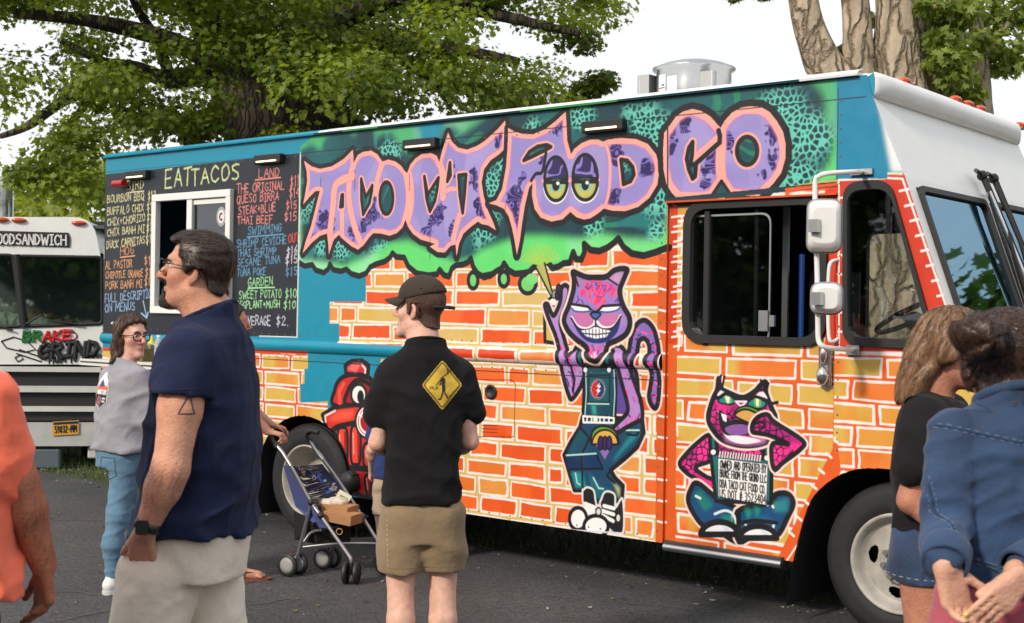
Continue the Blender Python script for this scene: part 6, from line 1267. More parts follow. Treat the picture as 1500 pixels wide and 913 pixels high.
strands('hair_strands',hG,3500,lambda p:(0,-.2,-1),.06,mat('brown_hair_strand',s2l((92,66,52)),.42,vary=.5,vscale=40),G_,.004,9,.001,6,.5)
eyeballs(M3,G_,.97,(.03,.05,.08))
b=MB()
for q in(-1,1):
    b.tube([M3@Vector((q*.032+.027*math.copysign(abs(math.cos(t))**.6,math.cos(t)),.105-.012*abs(math.cos(t)),.006+.021*math.copysign(abs(math.sin(t))**.6,math.sin(t)))) for t in np.linspace(0,6.283,25)[:-1]],.0036,6,closed=True); b.tube([M3@Vector((q*.06,.095,.014)),M3@Vector((q*.077,.05,.012)),M3@Vector((q*.077,-.01,.010))],.003,6)
b.tube([M3@Vector((-.008,.108,.010)),M3@Vector((.008,.108,.010))],.003,6); b.build('glasses',MATS['black_frame'],G_)
for q in(-1,1):
    b=MB(); b.tube([M3@Vector((q*.014,.096,.030)),M3@Vector((q*.032,.095,.037)),M3@Vector((q*.05,.083,.030))],[.003,.004,.002],6); b.build('eyebrow',hb,G_)
# ---------------- young woman in black tee and denim shorts, profile
Y=person('young woman with wavy light brown hair in black t-shirt and denim shorts, facing right',1372,4.0,-118)
lz=lambda py:1.62-(py-466.5)/473
fw=lambda px:(px-1378)/473
M4=headM((.0,.045,lz(514)),12,-6); B=Fld(); head(B,M4,True,((0,.0,1.425),.050),.95)
B.loft([(.85,0,0,.14,.11),(1.05,0,0,.125,.10),(1.28,0,0,.14,.09),(1.35,0,0,.09,.07)],.05)
arm(B,(.155,-.01,1.33),(.185,-.04,1.075),(.15,.14,.96),(.045,.042,.035,.036,.024)); arm(B,(-.155,0,1.33),(-.185,.0,1.08),(-.10,.18,1.0),(.045,.042,.035,.036,.024))
hand(B,(.148,.145,.955),(-.2,.8,-.4),(-1,0,0),(0,.4,1),(.4,.5,.5,.5),.17); hand(B,(-.10,.185,1.0),(.3,.8,-.2),(1,0,0),(0,.4,1),(.4,.5,.5,.5),.17)
for q in(-1,1): B.chain([(q*.085,0,.86),(q*.085,.015,.48),(q*.085,-.02,.32),(q*.085,-.01,.09)],[.093,.056,.054,.034]); B.cone((q*.085,-.03,.05),(q*.09,.10,.03),.034,.028)
B.build('body',skin,Y,.010,[(((-.12,-.10,1.40),(.12,.18,1.68)),.0055)],skincol(s2l((188,128,104)),M4,.95,.5))
rows=[(.88,0,0,.165,.125),(.95,0,0,.165,.125),(1.08,0,0,.155,.120),(1.22,0,.008,.168,.128),(1.30,0,0,.172,.108),(1.36,0,-.004,.130,.085),(1.40,0,-.002,.080,.072),(1.48,0,0,.070,.066)]
sy=tshirt(rows,[((.140,-.01,1.315),(.188,-.03,1.185),.068,.066),((-.140,0,1.315),(-.188,0,1.185),.068,.066)],.96,((0,.05,1.375),(0,.35,.94)),blackc,Y,61,.0095)
R=Ras(-.5,.5,-.15,.15,.006,(0,0,0)); R.cut[:]=True; st_=strokes('PLATTSBURGH',(-.48,.10),(.48,.10),.2,0,gap=.22)
for a in st_:
    a=[(x,-y) for x,y in a]; s4,D=R.dist(a,.06); R.cut[s4]&=D>.030; R.put(s4,(D<.032)*1.,s2l((226,214,214)))
for a in st_: R.line([(x,-y) for x,y in a],.036,(176,30,44))
oncloth('chest_print',R,sy,.34,.11,(.0,.1,lz(628)),(-1,0,0),(0,0,1),(0,-1,0),MATS['print_ink'],Y)
den=mat('blue_denim',s2l((42,64,96)),.85,vary=.55,vscale=5,bump=.9,bscale=20,sheen=.12,detail=9)
F=Fld(); F.loft([(.84,0,-.005,.165,.135),(.95,0,0,.160,.128),(1.02,0,0,.145,.115)],.05)
for q in(-1,1): F.cone((q*.085,0,.87),(q*.09,.005,.80),.098,.094,.03)
F.cut((0,0,.822),(0,0,-1),.004); F.fn(folds(.006,3,91)); sd_=F.build('shorts',den,Y,.009); tw=mat('denim_stitch',s2l((150,160,170)),.8); 
seam('hem_stitching',sd_,[(.4,-.12,.842),(.4,.12,.842)],(-1,0,0),.0014,tw,Y,0,20,True); seam('side_seam',sd_,[(.4,.0,.98),(.4,.0,.83)],(-1,0,0),.0022,mat('denim_dark',s2l((34,58,92)),.85),Y)
for q in(-1,1): shoe('shoe',Y,(q*.087,.03,0),0,.24,wsh,MATS['sole_white'])
hbl=hairmat('light_brown_waves',s2l((84,60,43)),(40,40,9))
F=Fld(); F.ell((0,0,1.4),.1)
def hy(P,v):
    q=hq(M4,P)/.95; r=polysd(q[...,1],q[...,2],[(.088,.10),(.060,.07),(.046,.03),(.030,.015),(.005,-.02),(-.03,-.05),(-.05,-.09),(-.08,-.16),(-.16,-.19),(-.19,-.10),(-.15,.15),(.04,.17)])
    lo=np.sqrt((q[...,0]/.080)**2+((q[...,1]+.085+.16*np.clip(-q[...,2]-.05,0,.2))/.062)**2+((q[...,2]+.07)/.155)**2)*.07-.07
    g=np.minimum(B.ev(P.reshape(-1,3)).reshape(P.shape[:-1])-.020,np.where(q[...,2]<.06,lo,1)); th=np.arctan2(q[...,0],q[...,1]+.03)
    return np.maximum(g,r)+.0055*np.sin(th*13+q[...,2]*34+2.5*sines(P,6,5,3))
F.fn(hy); hY=F.build('hair',hbl,Y,.006,rng=((-.15,-.22,1.24),(.15,.16,1.70)))
strands('hair_strands',hY,6000,lambda p:(0,-.35,-1),.07,mat('light_hair_strand',s2l((142,108,80)),.42,vary=.5,vscale=40),Y,.004,7,.0008,6,.5)
eyeballs(M4,Y,.95); b=MB()
for q in(-1,1):
    b.tube([M4@Vector((q*.031+.027*math.cos(t),.104-.012*abs(math.cos(t)),.006+.020*math.sin(t))) for t in np.linspace(0,6.283,21)[:-1]],.0034,6,closed=True); b.tube([M4@Vector((q*.058,.094,.012)),M4@Vector((q*.075,.03,.010)),M4@Vector((q*.075,-.01,.008))],.003,6)
b.build('glasses',mat('tortoise_frame',s2l((70,38,22)),.25,vary=.5,vscale=90),Y)
# ---------------- woman in denim jacket, hands clasped behind her back
J=person('dark haired woman in blue denim jacket, hands clasped behind her back',1482,2.9,14)
lz=lambda py:1.62-(py-468)/653; lx=lambda px:(px-1482)/653
M5=headM((.005,.03,lz(540)),-12,-4); B=Fld(); head(B,M5,True,((.0,.0,1.44),.050),.95)
B.loft([(.95,0,0,.14,.11),(1.1,0,0,.125,.10),(1.32,0,0,.14,.09),(1.39,0,0,.09,.07)],.05)
def inframe(o,px,py,y):
    R_=Matrix.Rotation(-o.rotation_euler.z,4,'Z'); c=R_@(Vector((0,0,CAMH))-o.location); d=R_@(at(px,py,1.)-Vector((0,0,CAMH))); t=(y-c.y)/d.y; return tuple(c+d*t)
wl=inframe(J,1384,828,-.165); wr=inframe(J,1488,838,-.175)
arm(B,(-.145,0,1.37),(-.185,-.05,1.17),wl,(.045,.042,.036,.036,.026)); arm(B,(.155,0,1.37),(.215,-.06,1.17),wr,(.045,.042,.036,.036,.026))
hand(B,(wl[0],wl[1],wl[2]),(.34,-.05,-1),(.25,-1,.1),(.95,.2,.3),(.30,.38,.42,.5),.172,k=.003,thumb=(.75,.65,.25),tc=.3)
TIPS=hand(B,(wr[0],wr[1]-.03,wr[2]),(-.90,-.16,-.62),(-.45,.55,-.75),(-.5,-.1,.8),(.40,.50,.62,.75),.172,k=.003,thumb=(.85,.35,.45),tc=.25)
for q in(-1,1): B.chain([(q*.085,0,.92),(q*.085,.015,.50),(q*.085,-.01,.09)],[.085,.05,.034])
B.build('body',skin,J,.010,[(((-.16,-.30,.90),(.08,-.12,1.08)),.0042)],skincol(s2l((216,164,140)),M5,.95,.3))
for q_ in TIPS: b=MB(); b.ball(tuple(np.array(q_)+np.array((-.003,-.004,.002))),(.0055,.0045,.0055),10); b.build('fingernail',mat('yellow_nail',s2l((222,206,84)),.25,coat=.5),J)
yel=mat('yellow_nail',s2l((222,206,84)),.25,coat=.5)
F=Fld(); F.loft([(1.0,0,0,.158,.126),(1.06,0,0,.156,.124),(1.14,0,0,.150,.116),(1.26,0,0,.158,.118),(1.34,0,-.005,.160,.103),(1.40,0,-.008,.135,.088),(1.43,0,-.004,.085,.075),(1.50,0,-.002,.070,.066)],.04,2.5)
for q,w_,el_ in((-1,wl,(-.185,-.05,1.17)),(1,wr,(.215,-.06,1.17))): 
    w_=Vector(w_); e=Vector(el_); d=(w_-e).normalized(); w2=w_-d*.035; F.chain([(q*.145,-.002,1.365),tuple(Vector((q*.175,-.03,1.27))),el_,tuple(e.lerp(w_,.5)),tuple(w2)],[.058,.052,.049,.046,.042],.010)
    F.cut(tuple(w2+d*.012),tuple(d),.003) if 0 else None
F.cut((0,.05,1.435),(0,.35,.94),.004); F.cut((0,0,1.035),(0,.05,-1),.005)
F.fn(folds(.011,2.6,71,(1,1,1.9),((1.03,1.15,1.3,1.40),(.6,1.1,.8,.1)))); F.fn(folds(.005,6.5,75,(1,1,1.4)))
jk=F.build('denim_jacket',den,J,.0075)
th_=mat('jacket_thread',s2l((104,120,142)),.8); dk=MATS['denim_dark']
zz=lambda pts:[(lambda v:(v[0],-.6,v[2]))(inframe(J,a,b,-.12)) for a,b in pts]
for nm,pts in(('yoke_seam',[(1362,628),(1420,630),(1500,650),(1560,640)]),('back_seam',[(1380,632),(1384,700),(1392,762),(1390,800)]),('back_seam',[(1560,660),(1540,740),(1510,800),(1498,832)]),('hem_seam',[(1382,812),(1420,818),(1480,838),(1560,838)]),('arm_seam',[(1385,590),(1376,640),(1372,680)])):
    for dx,r_ in((-3,.0012),(3,.0012)):
        seam(nm,jk,zz([(a+(dx if nm!='yoke_seam' and nm!='hem_seam' else 0),b+(dx if nm in('yoke_seam','hem_seam') else 0)) for a,b in pts]),(0,1,0),r_,th_,J,0,16,True)
    seam(nm,jk,zz(pts),(0,1,0),.0026,dk,J,0,12)
seam('waist_tab',jk,zz([(1452,588),(1452,606),(1478,608),(1478,588),(1452,588)]),(0,1,0),.0018,dk,J)
b=MB(); b.tube([(.078*math.cos(t),-.003+.074*math.sin(t),1.450-.030*math.sin(t)) for t in np.linspace(0,6.283,36)[:-1]],.012,8,closed=True); b.build('jacket_collar',den,J)
for w_,el_ in((wl,(-.185,-.05,1.17)),(wr,(.215,-.06,1.17))):
    w_=Vector(w_); d=(w_-Vector(el_)).normalized(); b=MB(); b.lathe([(.040,.03),(.046,.034),(.050,.03),(.053,-.02),(.050,-.028),(.040,-.026)],28,0,Matrix.Translation(w_-d*.035)@d.to_track_quat('Z','Y').to_matrix().to_4x4()); b.build('cuff',den,J)
h=BVS[jk.name].ray_cast(Vector((lx(1455),-.6,lz(845))),Vector((0,1,0)))[0]
if h is not None: b=MB(); b.ball(h,.008,12); b.build('button',mat('brass_dark',(.12,.07,.03),.4,metal=.8),J)
pinkc=cotton('pink_twill',s2l((178,84,98))); F=Fld(); F.loft([(.88,0,-.005,.168,.142),(1.0,0,0,.165,.135),(1.06,0,0,.15,.12)],.05)
for q in(-1,1): F.chain([(q*.083,-.005,.90),(q*.085,.01,.50),(q*.085,-.02,.1)],[.100,.07,.06],.04)
F.cut((0,0,.06),(0,0,-1)); F.fn(folds(.006,2.6,41)); F.build('trousers',pinkc,J,.010)
for q in(-1,1): shoe('shoe',J,(q*.087,.03,0),0,.24,wsh,MATS['sole_white'])
hd_=hairmat('near_black_hair',s2l((38,26,21)),(26,26,26)); F=Fld(); F.ell((0,0,1.4),.1)
bun=np.array(inframe(J,1434,494,-.05))
def hj(P,v):
    q=hq(M5,P)/.95; r=polysd(q[...,1],q[...,2],[(.088,.10),(.060,.07),(.046,.03),(.026,.02),(.012,-.03),(-.02,-.05),(-.05,-.085),(-.15,-.09),(-.16,.16),(.04,.17)])
    d=P-bun; l=np.sqrt((d[...,0]/.060)**2+(d[...,1]/.055)**2+(d[...,2]/.050)**2); b_=(l-1)*.055; b_=b_+.006*np.sin(np.arctan2(d[...,2],d[...,0])*5+l*9+2*sines(P,9,4,3))
    g=np.maximum(B.ev(P.reshape(-1,3)).reshape(P.shape[:-1])-.017,r); D_=np.linalg.norm(d,axis=-1); an=np.arctan2(q[...,2]-.06,q[...,0]+.06)
    g=g+.0028*np.sin(an*34+2.2*sines(P,7,7,3))*sm(D_,.03,.07); k=.015; h_=np.clip(.5+.5*(b_-g)/k,0,1); return b_*(1-h_)+g*h_-k*h_*(1-h_)
F.fn(hj); hJ=F.build('hair',hd_,J,.0048,rng=((-.20,-.20,1.40),(.15,.17,1.70)))
# ---------------- man in coral shirt at the left edge
O=person('man in coral orange t-shirt at the left edge, only his arm and side in view',-122,3.2,14)
lx=lambda px:(px+122)/592; lz=lambda py:1.62-(py-444.5)/592
M6=headM((0,.03,1.66),0,0); B=Fld(); head(B,M6,False,((0,0,1.52),.062),1.0); B.loft([(.85,0,0,.15,.11),(1.2,0,0,.15,.11),(1.4,0,0,.16,.09),(1.46,0,0,.1,.07)],.05)
w6=(lx(56),.02,lz(838)); arm(B,(.165,0,1.38),(lx(18),.0,1.165),w6,(.062,.058,.050,.050,.033)); arm(B,(-.17,0,1.38),(-.23,0,1.12),(-.24,.06,.9),(.06,.056,.05,.05,.032))
hand(B,w6,(.02,.12,-1),(-.9,.35,0),(-.5,.85,0),(.35,.45,.5,.55),.20,thumb=(.75,.6,.1),tc=.2); hand(B,(-.24,.06,.89),(0,.2,-1),(1,0,0),(0,1,0),(.3,.4,.4,.5),.19)
for q in(-1,1): B.chain([(q*.09,0,.86),(q*.095,.02,.5),(q*.095,-.01,.09)],[.09,.06,.04]); B.cone((q*.095,-.03,.05),(q*.1,.12,.03),.04,.03)
bodyO=B.build('body',skin,O,.012,[(((.14,-.08,.76),(.34,.12,.98)),.005)],skincol(s2l((164,102,76)),M6,1.,.3))
coral=cotton('coral_cotton',s2l((246,116,86)))
rows=[(.82,0,0,.250,.17),(.89,0,0,.250,.17),(1.05,0,0,.238,.16),(1.25,0,0,.215,.14),(1.36,0,0,.195,.11),(1.42,0,0,.14,.09),(1.46,0,0,.09,.08),(1.54,0,0,.08,.076)]
tshirt(rows,[((.160,0,1.375),(.200,.0,1.21),.080,.076),((-.160,0,1.375),(-.21,.0,1.21),.080,.074)],.895,((0,.05,1.46),(0,.3,.95)),coral,O,83,.0095)
F=Fld(); F.loft([(.78,0,0,.175,.14),(.9,0,0,.17,.135),(.95,0,0,.165,.13)],.05)
for q in(-1,1): F.chain([(q*.09,0,.82),(q*.095,.01,.5),(q*.095,-.02,.1)],[.11,.085,.07],.04)
F.cut((0,0,.05),(0,0,-1)); F.build('trousers',cotton('dark_trousers',s2l((30,32,44))),O,.012)
hcap=Fld(); hcap.ell((0,0,1.6),.1); hcap.fn(grow(B,.010,lambda P:polysd(hq(M6,P)[...,1],hq(M6,P)[...,2],[(.07,.09),(.045,.03),(.02,-.02),(-.03,-.05),(-.1,-.08),(-.14,0),(-.12,.15),(.05,.16)]),.002,30)); hcap.build('hair',MATS['dark_brown_hair'],O,.008,rng=((-.12,-.14,1.5),(.12,.16,1.82)))
for q in(-1,1): shoe('shoe',O,(q*.097,.04,0),0,.29,MATS['dark_canvas'],MATS['sole_white'])
# ---------------- person pushing the stroller, mostly hidden behind the man in navy
Q=person('person in dark top and sandals pushing the stroller, behind the man in navy',330,7.75,-84)
ly=lambda px:(px-330)/244; lz=lambda py:1.62-(py-449.8)/244
M7=headM((0,.03,1.52),0,0); B=Fld(); head(B,M7,True,((0,0,1.39),.054),.96); B.loft([(.8,0,0,.15,.11),(1.05,0,0,.14,.10),(1.27,0,0,.14,.09),(1.33,0,0,.09,.07)],.05)
hq1=(.16,ly(399),lz(634)); arm(B,(.155,0,1.28),(.21,ly(366),1.01),(.165,ly(396),lz(628)),(.046,.043,.036,.036,.025)); arm(B,(-.155,0,1.28),(-.2,.08,1.04),(-.17,.26,.90),(.046,.043,.036,.036,.025))
hand(B,(.165,ly(396),lz(628)),(-.1,1,-.25),(0,-.3,-1),(-1,.2,0),(.6,.9,.9,.9),.17); hand(B,(-.17,.26,.9),(0,1,-.25),(0,-.3,-1),(1,.2,0),(.6,.9,.9,.9),.17)
for q,y in((1,.10),(-1,-.08)): B.chain([(q*.085,0,.82),(q*.09,y,.46),(q*.09,y-.03,.09)],[.08,.052,.036]); B.cone((q*.09,y-.05,.055),(q*.09,y+.12,.030),.036,.026); [B.cone((q*.09+(i-2)*.016*q,y+.12,.03),(q*.09+(i-2)*.018*q,y+.155-.006*abs(i-1),.024),.011,.009,.006) for i in range(5)]
B.build('body',skin,Q,.011,[(((.03,-.02,0),(.16,.32,.09)),.006)],skincol(s2l((206,150,126)),M7,.96,.3))
rows=[(.78,0,0,.19,.15),(.84,0,0,.185,.145),(1.0,0,0,.165,.13),(1.18,0,0,.175,.12),(1.25,0,0,.16,.09),(1.31,0,0,.1,.08),(1.4,0,0,.07,.066)]
tshirt(rows,[((.145,0,1.26),(.19,-.0,1.12),.065,.062),((-.145,0,1.26),(-.19,0,1.12),.065,.062)],.84,((0,.05,1.325),(0,.3,.95)),cotton('plum_cotton',s2l((44,38,52))),Q,93,.013)
F=Fld(); F.loft([(.74,0,0,.165,.135),(.86,0,0,.16,.125),(.9,0,0,.15,.12)],.05)
for q,y in((1,.09),(-1,-.08)): F.chain([(q*.085,0,.78),(q*.09,y,.46),(q*.09,y-.03,.20)],[.10,.07,.06],.04)
F.cut((0,0,.2),(0,0,-1)); F.build('trousers',cotton('dark_jeans',s2l((40,48,66))),Q,.013)
hcap=Fld(); hcap.ell((0,0,1.5),.1); hcap.fn(grow(B,.014,lambda P:polysd(hq(M7,P)[...,1],hq(M7,P)[...,2],[(.08,.1),(.045,.03),(.0,-.04),(-.02,-.14),(-.12,-.15),(-.15,0),(-.12,.15),(.05,.16)]),.003,30)); hcap.build('hair',MATS['near_black_hair'],Q,.009,rng=((-.13,-.16,1.30),(.13,.16,1.70)))
for q,y in((1,.10),(-1,-.08)):
    b=MB(); b.prism(cr([(q*.09-.04,y-.09),(q*.09+.04,y-.09),(q*.09+.045,y+.08),(q*.09+.03,y+.18),(q*.09-.02,y+.19),(q*.09-.045,y+.08)],True,4),.0,.016); b.tube([(q*.09-.04,y+.0,.02),(q*.09-.02,y+.05,.058),(q*.09+.012,y+.13,.035),(q*.09+.03,y+.05,.055),(q*.09+.042,y+.0,.02)],.006,6); b.build('sandal',mat('brown_leather',s2l((120,72,52)),.6),Q)
# ---------------- child beside the man in the cap
K_=person('child in dark blue top and beige shorts, half hidden behind the man in the cap',578,8.15,20)
M8=headM((-.02,.02,1.10),30,0); B=Fld(); head(B,M8,True,((0,0,1.0),.042),.88); B.loft([(.55,0,0,.10,.08),(.75,0,0,.10,.08),(.92,0,0,.10,.065),(.97,0,0,.06,.05)],.04)
for q in(-1,1): 
    arm(B,(q*.11,0,.93),(q*.145,.0,.74),(q*.12,.10,.60),(.034,.031,.027,.027,.019)); hand(B,(q*.12,.105,.595),(0,.5,-1),(-q,0,0),(0,1,.3),(.4,.4,.5,.5),.12)
    B.chain([(q*.065,0,.55),(q*.068,.01,.32),(q*.068,-.01,.07)],[.06,.042,.028]); B.cone((q*.068,-.02,.04),(q*.07,.07,.025),.027,.022)
B.build('body',skin,K_,.010,(),skincol(SK2,M8,.88,.6))
rows=[(.52,0,0,.13,.10),(.58,0,0,.128,.10),(.75,0,0,.122,.09),(.88,0,0,.122,.08),(.94,0,0,.09,.065),(.98,0,0,.055,.05),(1.03,0,0,.05,.046)]
tshirt(rows,[((.10,0,.92),(.14,0,.82),.046,.045),((-.10,0,.92),(-.14,0,.82),.046,.045)],.56,((0,.03,.985),(0,.3,.95)),cotton('blue_cotton',s2l((44,62,110))),K_,97,.010,.007)
F=Fld(); F.loft([(.50,0,0,.115,.09),(.60,0,0,.112,.088)],.04); [F.cone((q*.062,0,.5),(q*.068,.0,.32),.066,.062,.03) for q in(-1,1)]; F.cut((0,0,.33),(0,0,-1)); F.fn(folds(.006,4,4)); F.build('shorts',cotton('child_beige',s2l((172,152,128))),K_,.010)
for q in(-1,1): shoe('shoe',K_,(q*.07,.02,0),0,.19,MATS['dark_canvas'],MATS['dark_canvas'],.036)
hcap=Fld(); hcap.ell((0,0,1.1),.1); hcap.fn(grow(B,.012,lambda P:polysd(hq(M8,P)[...,1],hq(M8,P)[...,2],[(.07,.09),(.045,.03),(.0,-.02),(-.03,-.05),(-.1,-.07),(-.14,0),(-.12,.15),(.05,.16)]),.003,30)); hcap.build('hair',MATS['light_brown_hair'],K_,.008,rng=((-.13,-.14,.98),(.11,.15,1.25)))

def toward(c): return lambda p:tuple(np.array(c)-p)
strands('hair_strands',hJ,6500,lambda p:tuple((bun-p) if np.linalg.norm(bun-p)>.075 else np.cross(bun-p,(0.2,1,0.1))),.05,mat('black_hair_strand',s2l((70,48,38)),.38,vary=.5,vscale=40),J,.003,5)

strands('arm_hair',bodyO,620,lambda p:(-.2,-.2,-1),.026,MATS['body_hair'],O,.004,23,.0002,3,mask=lambda c:((c[:,0]>.14)&(c[:,2]<1.2)&(c[:,2]>.97)).astype(float))
# ================================================================ white food truck behind, left
wa=math.radians(10); WO=at(152,600,12.9); WX=Vector((-math.cos(wa),-math.sin(wa),0)); WN=Vector((math.sin(wa),-math.cos(wa),0))    # WX along the front to the left, WN outwards (to us)
V2=thing('food_truck','white food truck with black sandwich sign over the windscreen and yellow licence plate','food truck',(WO.x,WO.y,0),0)
V2.matrix_world=Matrix(((WX.x,-WN.x,0,WO.x),(WX.y,-WN.y,0,WO.y),(0,0,1,0),(0,0,0,1)))
if V2.matrix_world.determinant()<0: V2.matrix_world=Matrix(((-WX.x,-WN.x,0,WO.x),(-WX.y,-WN.y,0,WO.y),(0,0,1,0),(0,0,0,1))); SX=-1
else: SX=1
def w2(px,py,d=0.):            # pixel -> truck front plane (d in front) -> local x, z
    a,b=un(px,py); n=WN; o=WO+WN*d; t=(o.x*n.x+o.y*n.y)/(a*n.x+n.y); p=Vector((a*t,t,0))-Vector((WO.x,WO.y,0)); return SX*(p.x*WX.x+p.y*WX.y), CAMH-b*t
def f2(pts,d=0.): return [w2(x,y,d) for x,y in pts]
def sh2(name,pts,d,m,parent=V2,th=.0):
    q=f2(pts,d); b=MB(); b.add([(x,-d,z) for x,z in q],[tuple(range(len(q)))]); 
    if th: n=len(q); b.add([(x,-d,z) for x,z in q]+[(x,-d+th,z) for x,z in q],[(i,(i+1)%n,n+(i+1)%n,n+i) for i in range(n)])
    return b.build(name,m,parent)
wpt=mat('white_paint'); 
out2=f2(rrect([(-128,534),(-132,318),(136,318),(152,400),(152,534)],30,6)); g1=f2(rrect([(-96,372),(19,374),(32,478),(-98,482)],6)); g2=f2(rrect([(27,375),(149,377),(150,474),(38,478)],6))
vs,fs=flat([out2,g1,g2],lambda q:(q.x,0,q.y)); b=MB(); b.add(vs,fs); n=len(out2); b.add([(x,0,z) for x,z in out2]+[(x,1.6,z+(.0)) for x,z in out2],[(i,(i+1)%n,n+(i+1)%n,n+i) for i in range(n) if not(.9<(out2[i][1]+out2[(i+1)%n][1])/2<2.2)])
xr=out2[0][0]; xa=min(p[0] for p in out2); xb=max(p[0] for p in out2)
b.box(((xa+xb)/2,3.6,1.55),(xb-xa-.10,4.0,1.7)); 
for x in(xa,xb): b.box((x,.8,1.10),(.03,1.6,.75)); b.box((x,.12,1.8),(.03,.20,.8)); b.box((x,1.5,1.8),(.03,.25,.8))
b.build('body',wpt,V2)
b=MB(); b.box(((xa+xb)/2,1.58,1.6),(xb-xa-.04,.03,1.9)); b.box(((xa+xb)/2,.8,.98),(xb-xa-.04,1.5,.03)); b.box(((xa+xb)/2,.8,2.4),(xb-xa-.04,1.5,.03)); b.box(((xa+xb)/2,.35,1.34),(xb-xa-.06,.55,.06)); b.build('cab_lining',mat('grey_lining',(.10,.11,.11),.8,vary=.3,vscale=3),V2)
g3=glass('tinted_windscreen',(.62,.74,.72),.22,gcol=(.75,.85,.72))
for g in(g1,g2):
    b=MB(); b.add([(x,.012,z) for x,z in g],[tuple(range(len(g)))]); fr=b.build('windscreen',g3,V2); b=MB(); b.tube([(x,-.004,z) for x,z in g],.018,6,closed=True); b.build('windscreen_seal',rub,fr)
wxa=abs(w2(150,400)[0]-w2(0,400)[0])
b=MB(); p=f2([(24,373),(36,480)]); b.tube([(p[0][0],-.01,p[0][1]),(p[1][0],-.01,p[1][1])],.035,8); b.build('centre_post',rub,V2)
for a,c in(((34,478),(60,462)),((120,476),(78,470)),((5,480),(20,484))):
    b=MB(); q=f2([a,c]); b.tube([(q[0][0],-.03,q[0][1]),(q[1][0],-.03,q[1][1])],.010,6); b.build('wiper',blk,V2)
# things on the dash: pale and brown bundles
rr=random.Random(4); 
for px,py,r,c in((5,466,.10,'pale'),(48,462,.09,'brown'),(62,468,.10,'pale'),(74,465,.08,'brown'),(22,468,.10,'pale')):
    x,z=w2(px,py,-.3); F=Fld(); F.ell((x,.3,z-.02),(r*1.3,r,r*.75)); F.ell((x+.06,.28,z-.04),(r,r*.8,r*.6)); F.fn(folds(.02,6,int(px))); F.build('bundle',mat('cloth_'+c,s2l((170,172,160)) if c=='pale' else s2l((96,64,52)),.85),V2,.016)
sgn=sh2('roof_sign',[(-86,336),(100,341),(103,349),(102,362),(-86,356)],.012,mat('sign_black',(.02,.02,.022),.6),V2,.012)
b=MB()
for q in strokes('FOODSANDWICH',(-13,357.5),(97,359.5),14.5,0,gap=.25):
    b.poly([(lambda v:(v[0],-.016,v[1]))(w2(x,y,.016)) for x,y in q],.0095,5)
b.build('lettering',mat('sign_white',(.75,.75,.74),.5),sgn)
for px,py in((-60,324),(2,322),(28,323),(116,327)):
    x,z=w2(px,py); b=MB(); b.ball((x,-.01,z),(.075,.03,.024),12); b.build('marker_light',amber,V2)
# painted name on the hood
hood=f2([(-128,484),(152,480),(152,532),(-128,538)]) 
def scrib(name,s_,a,c,h,r,m,jit=.05,sl=0.): 
    b=MB()
    for i,q in enumerate(strokes(s_,a,c,h,jit,sl,seed=5)): b.poly([(lambda v:(v[0],-.004-.0004*i,v[1]))(w2(x,y)) for x,y in q],r,5)
    return b.build(name,m,V2)
gm_=mat('graffiti_paint',rough=.5,attr='paint')
def multi(name,s_,a,c,h,r,cols,sl):
    b=MB(); tot=len(s_); 
    vs=[];fs=[];cs=[]
    st=strokes(s_,a,c,h,.04,sl,seed=3)
    for i,q in enumerate(st):
        t=(np.mean([p[0] for p in q])-a[0])/(c[0]-a[0]); k=min(len(cols)-1,int(t*len(cols))); mb=MB(); mb.poly([(lambda v:(v[0],-.006-.0006*i,v[1]))(w2(x,y)) for x,y in q],r,5); o=len(vs); vs+=mb.v; fs+=[tuple(j+o for j in f) for f in mb.f]; cs+=[(*s2l(cols[k]),1)]*len(mb.f)
    me=bpy.data.meshes.new(name); me.from_pydata(vs,[],fs); at_=me.attributes.new('paint','FLOAT_COLOR','FACE'); at_.data.foreach_set('color',np.array(cs,np.float32).ravel()); me.materials.append(gm_); return link(name,me,V2)
multi('brake_lettering','BRAKE()'.replace('(','').replace(')',''),(34,500),(104,498),13,.017,[(30,110,50),(40,120,50),(190,40,40),(200,60,60)],.2)
scrib('small_lettering','FROM THE',(62,507),(112,506),5,.005,mat('sign_black'))
scrib('grind_outline','GRIND',(57,524),(143,520),19,.027,mat('sign_black'),.04,.3); multi('grind_lettering','GRIND',(57,524),(143,520),19,.016,[(30,130,50),(40,150,60),(200,60,40),(230,120,50),(40,60,140)],.3)
scrib('slogan_lettering','FARM TO TRUCK',(72,532),(147,528),9,.007,mat('sign_black'),.1,.3)
for q in([(2,500),(20,494),(40,500),(52,512),(36,516),(10,510),(2,500)],[(28,512),(62,524),(60,530),(24,518)],[(22,524),(30,520),(34,526),(26,530),(22,524)]):
    b=MB(); b.tube([(lambda v:(v[0],-.004,v[1]))(w2(x,y)) for x,y in q],.007,5); b.build('sketch_line',mat('sign_black'),V2)
b=MB(); p=f2([(105,492),(118,492)]); b.tube([(p[0][0]+.05*math.cos(t)*SX*-1,-.006,p[0][1]+.04*math.sin(t)) for t in np.linspace(0,6.28,16)[:-1]],.006,5,closed=True); b.build('brake_mark',mat('sticker_red'),V2)
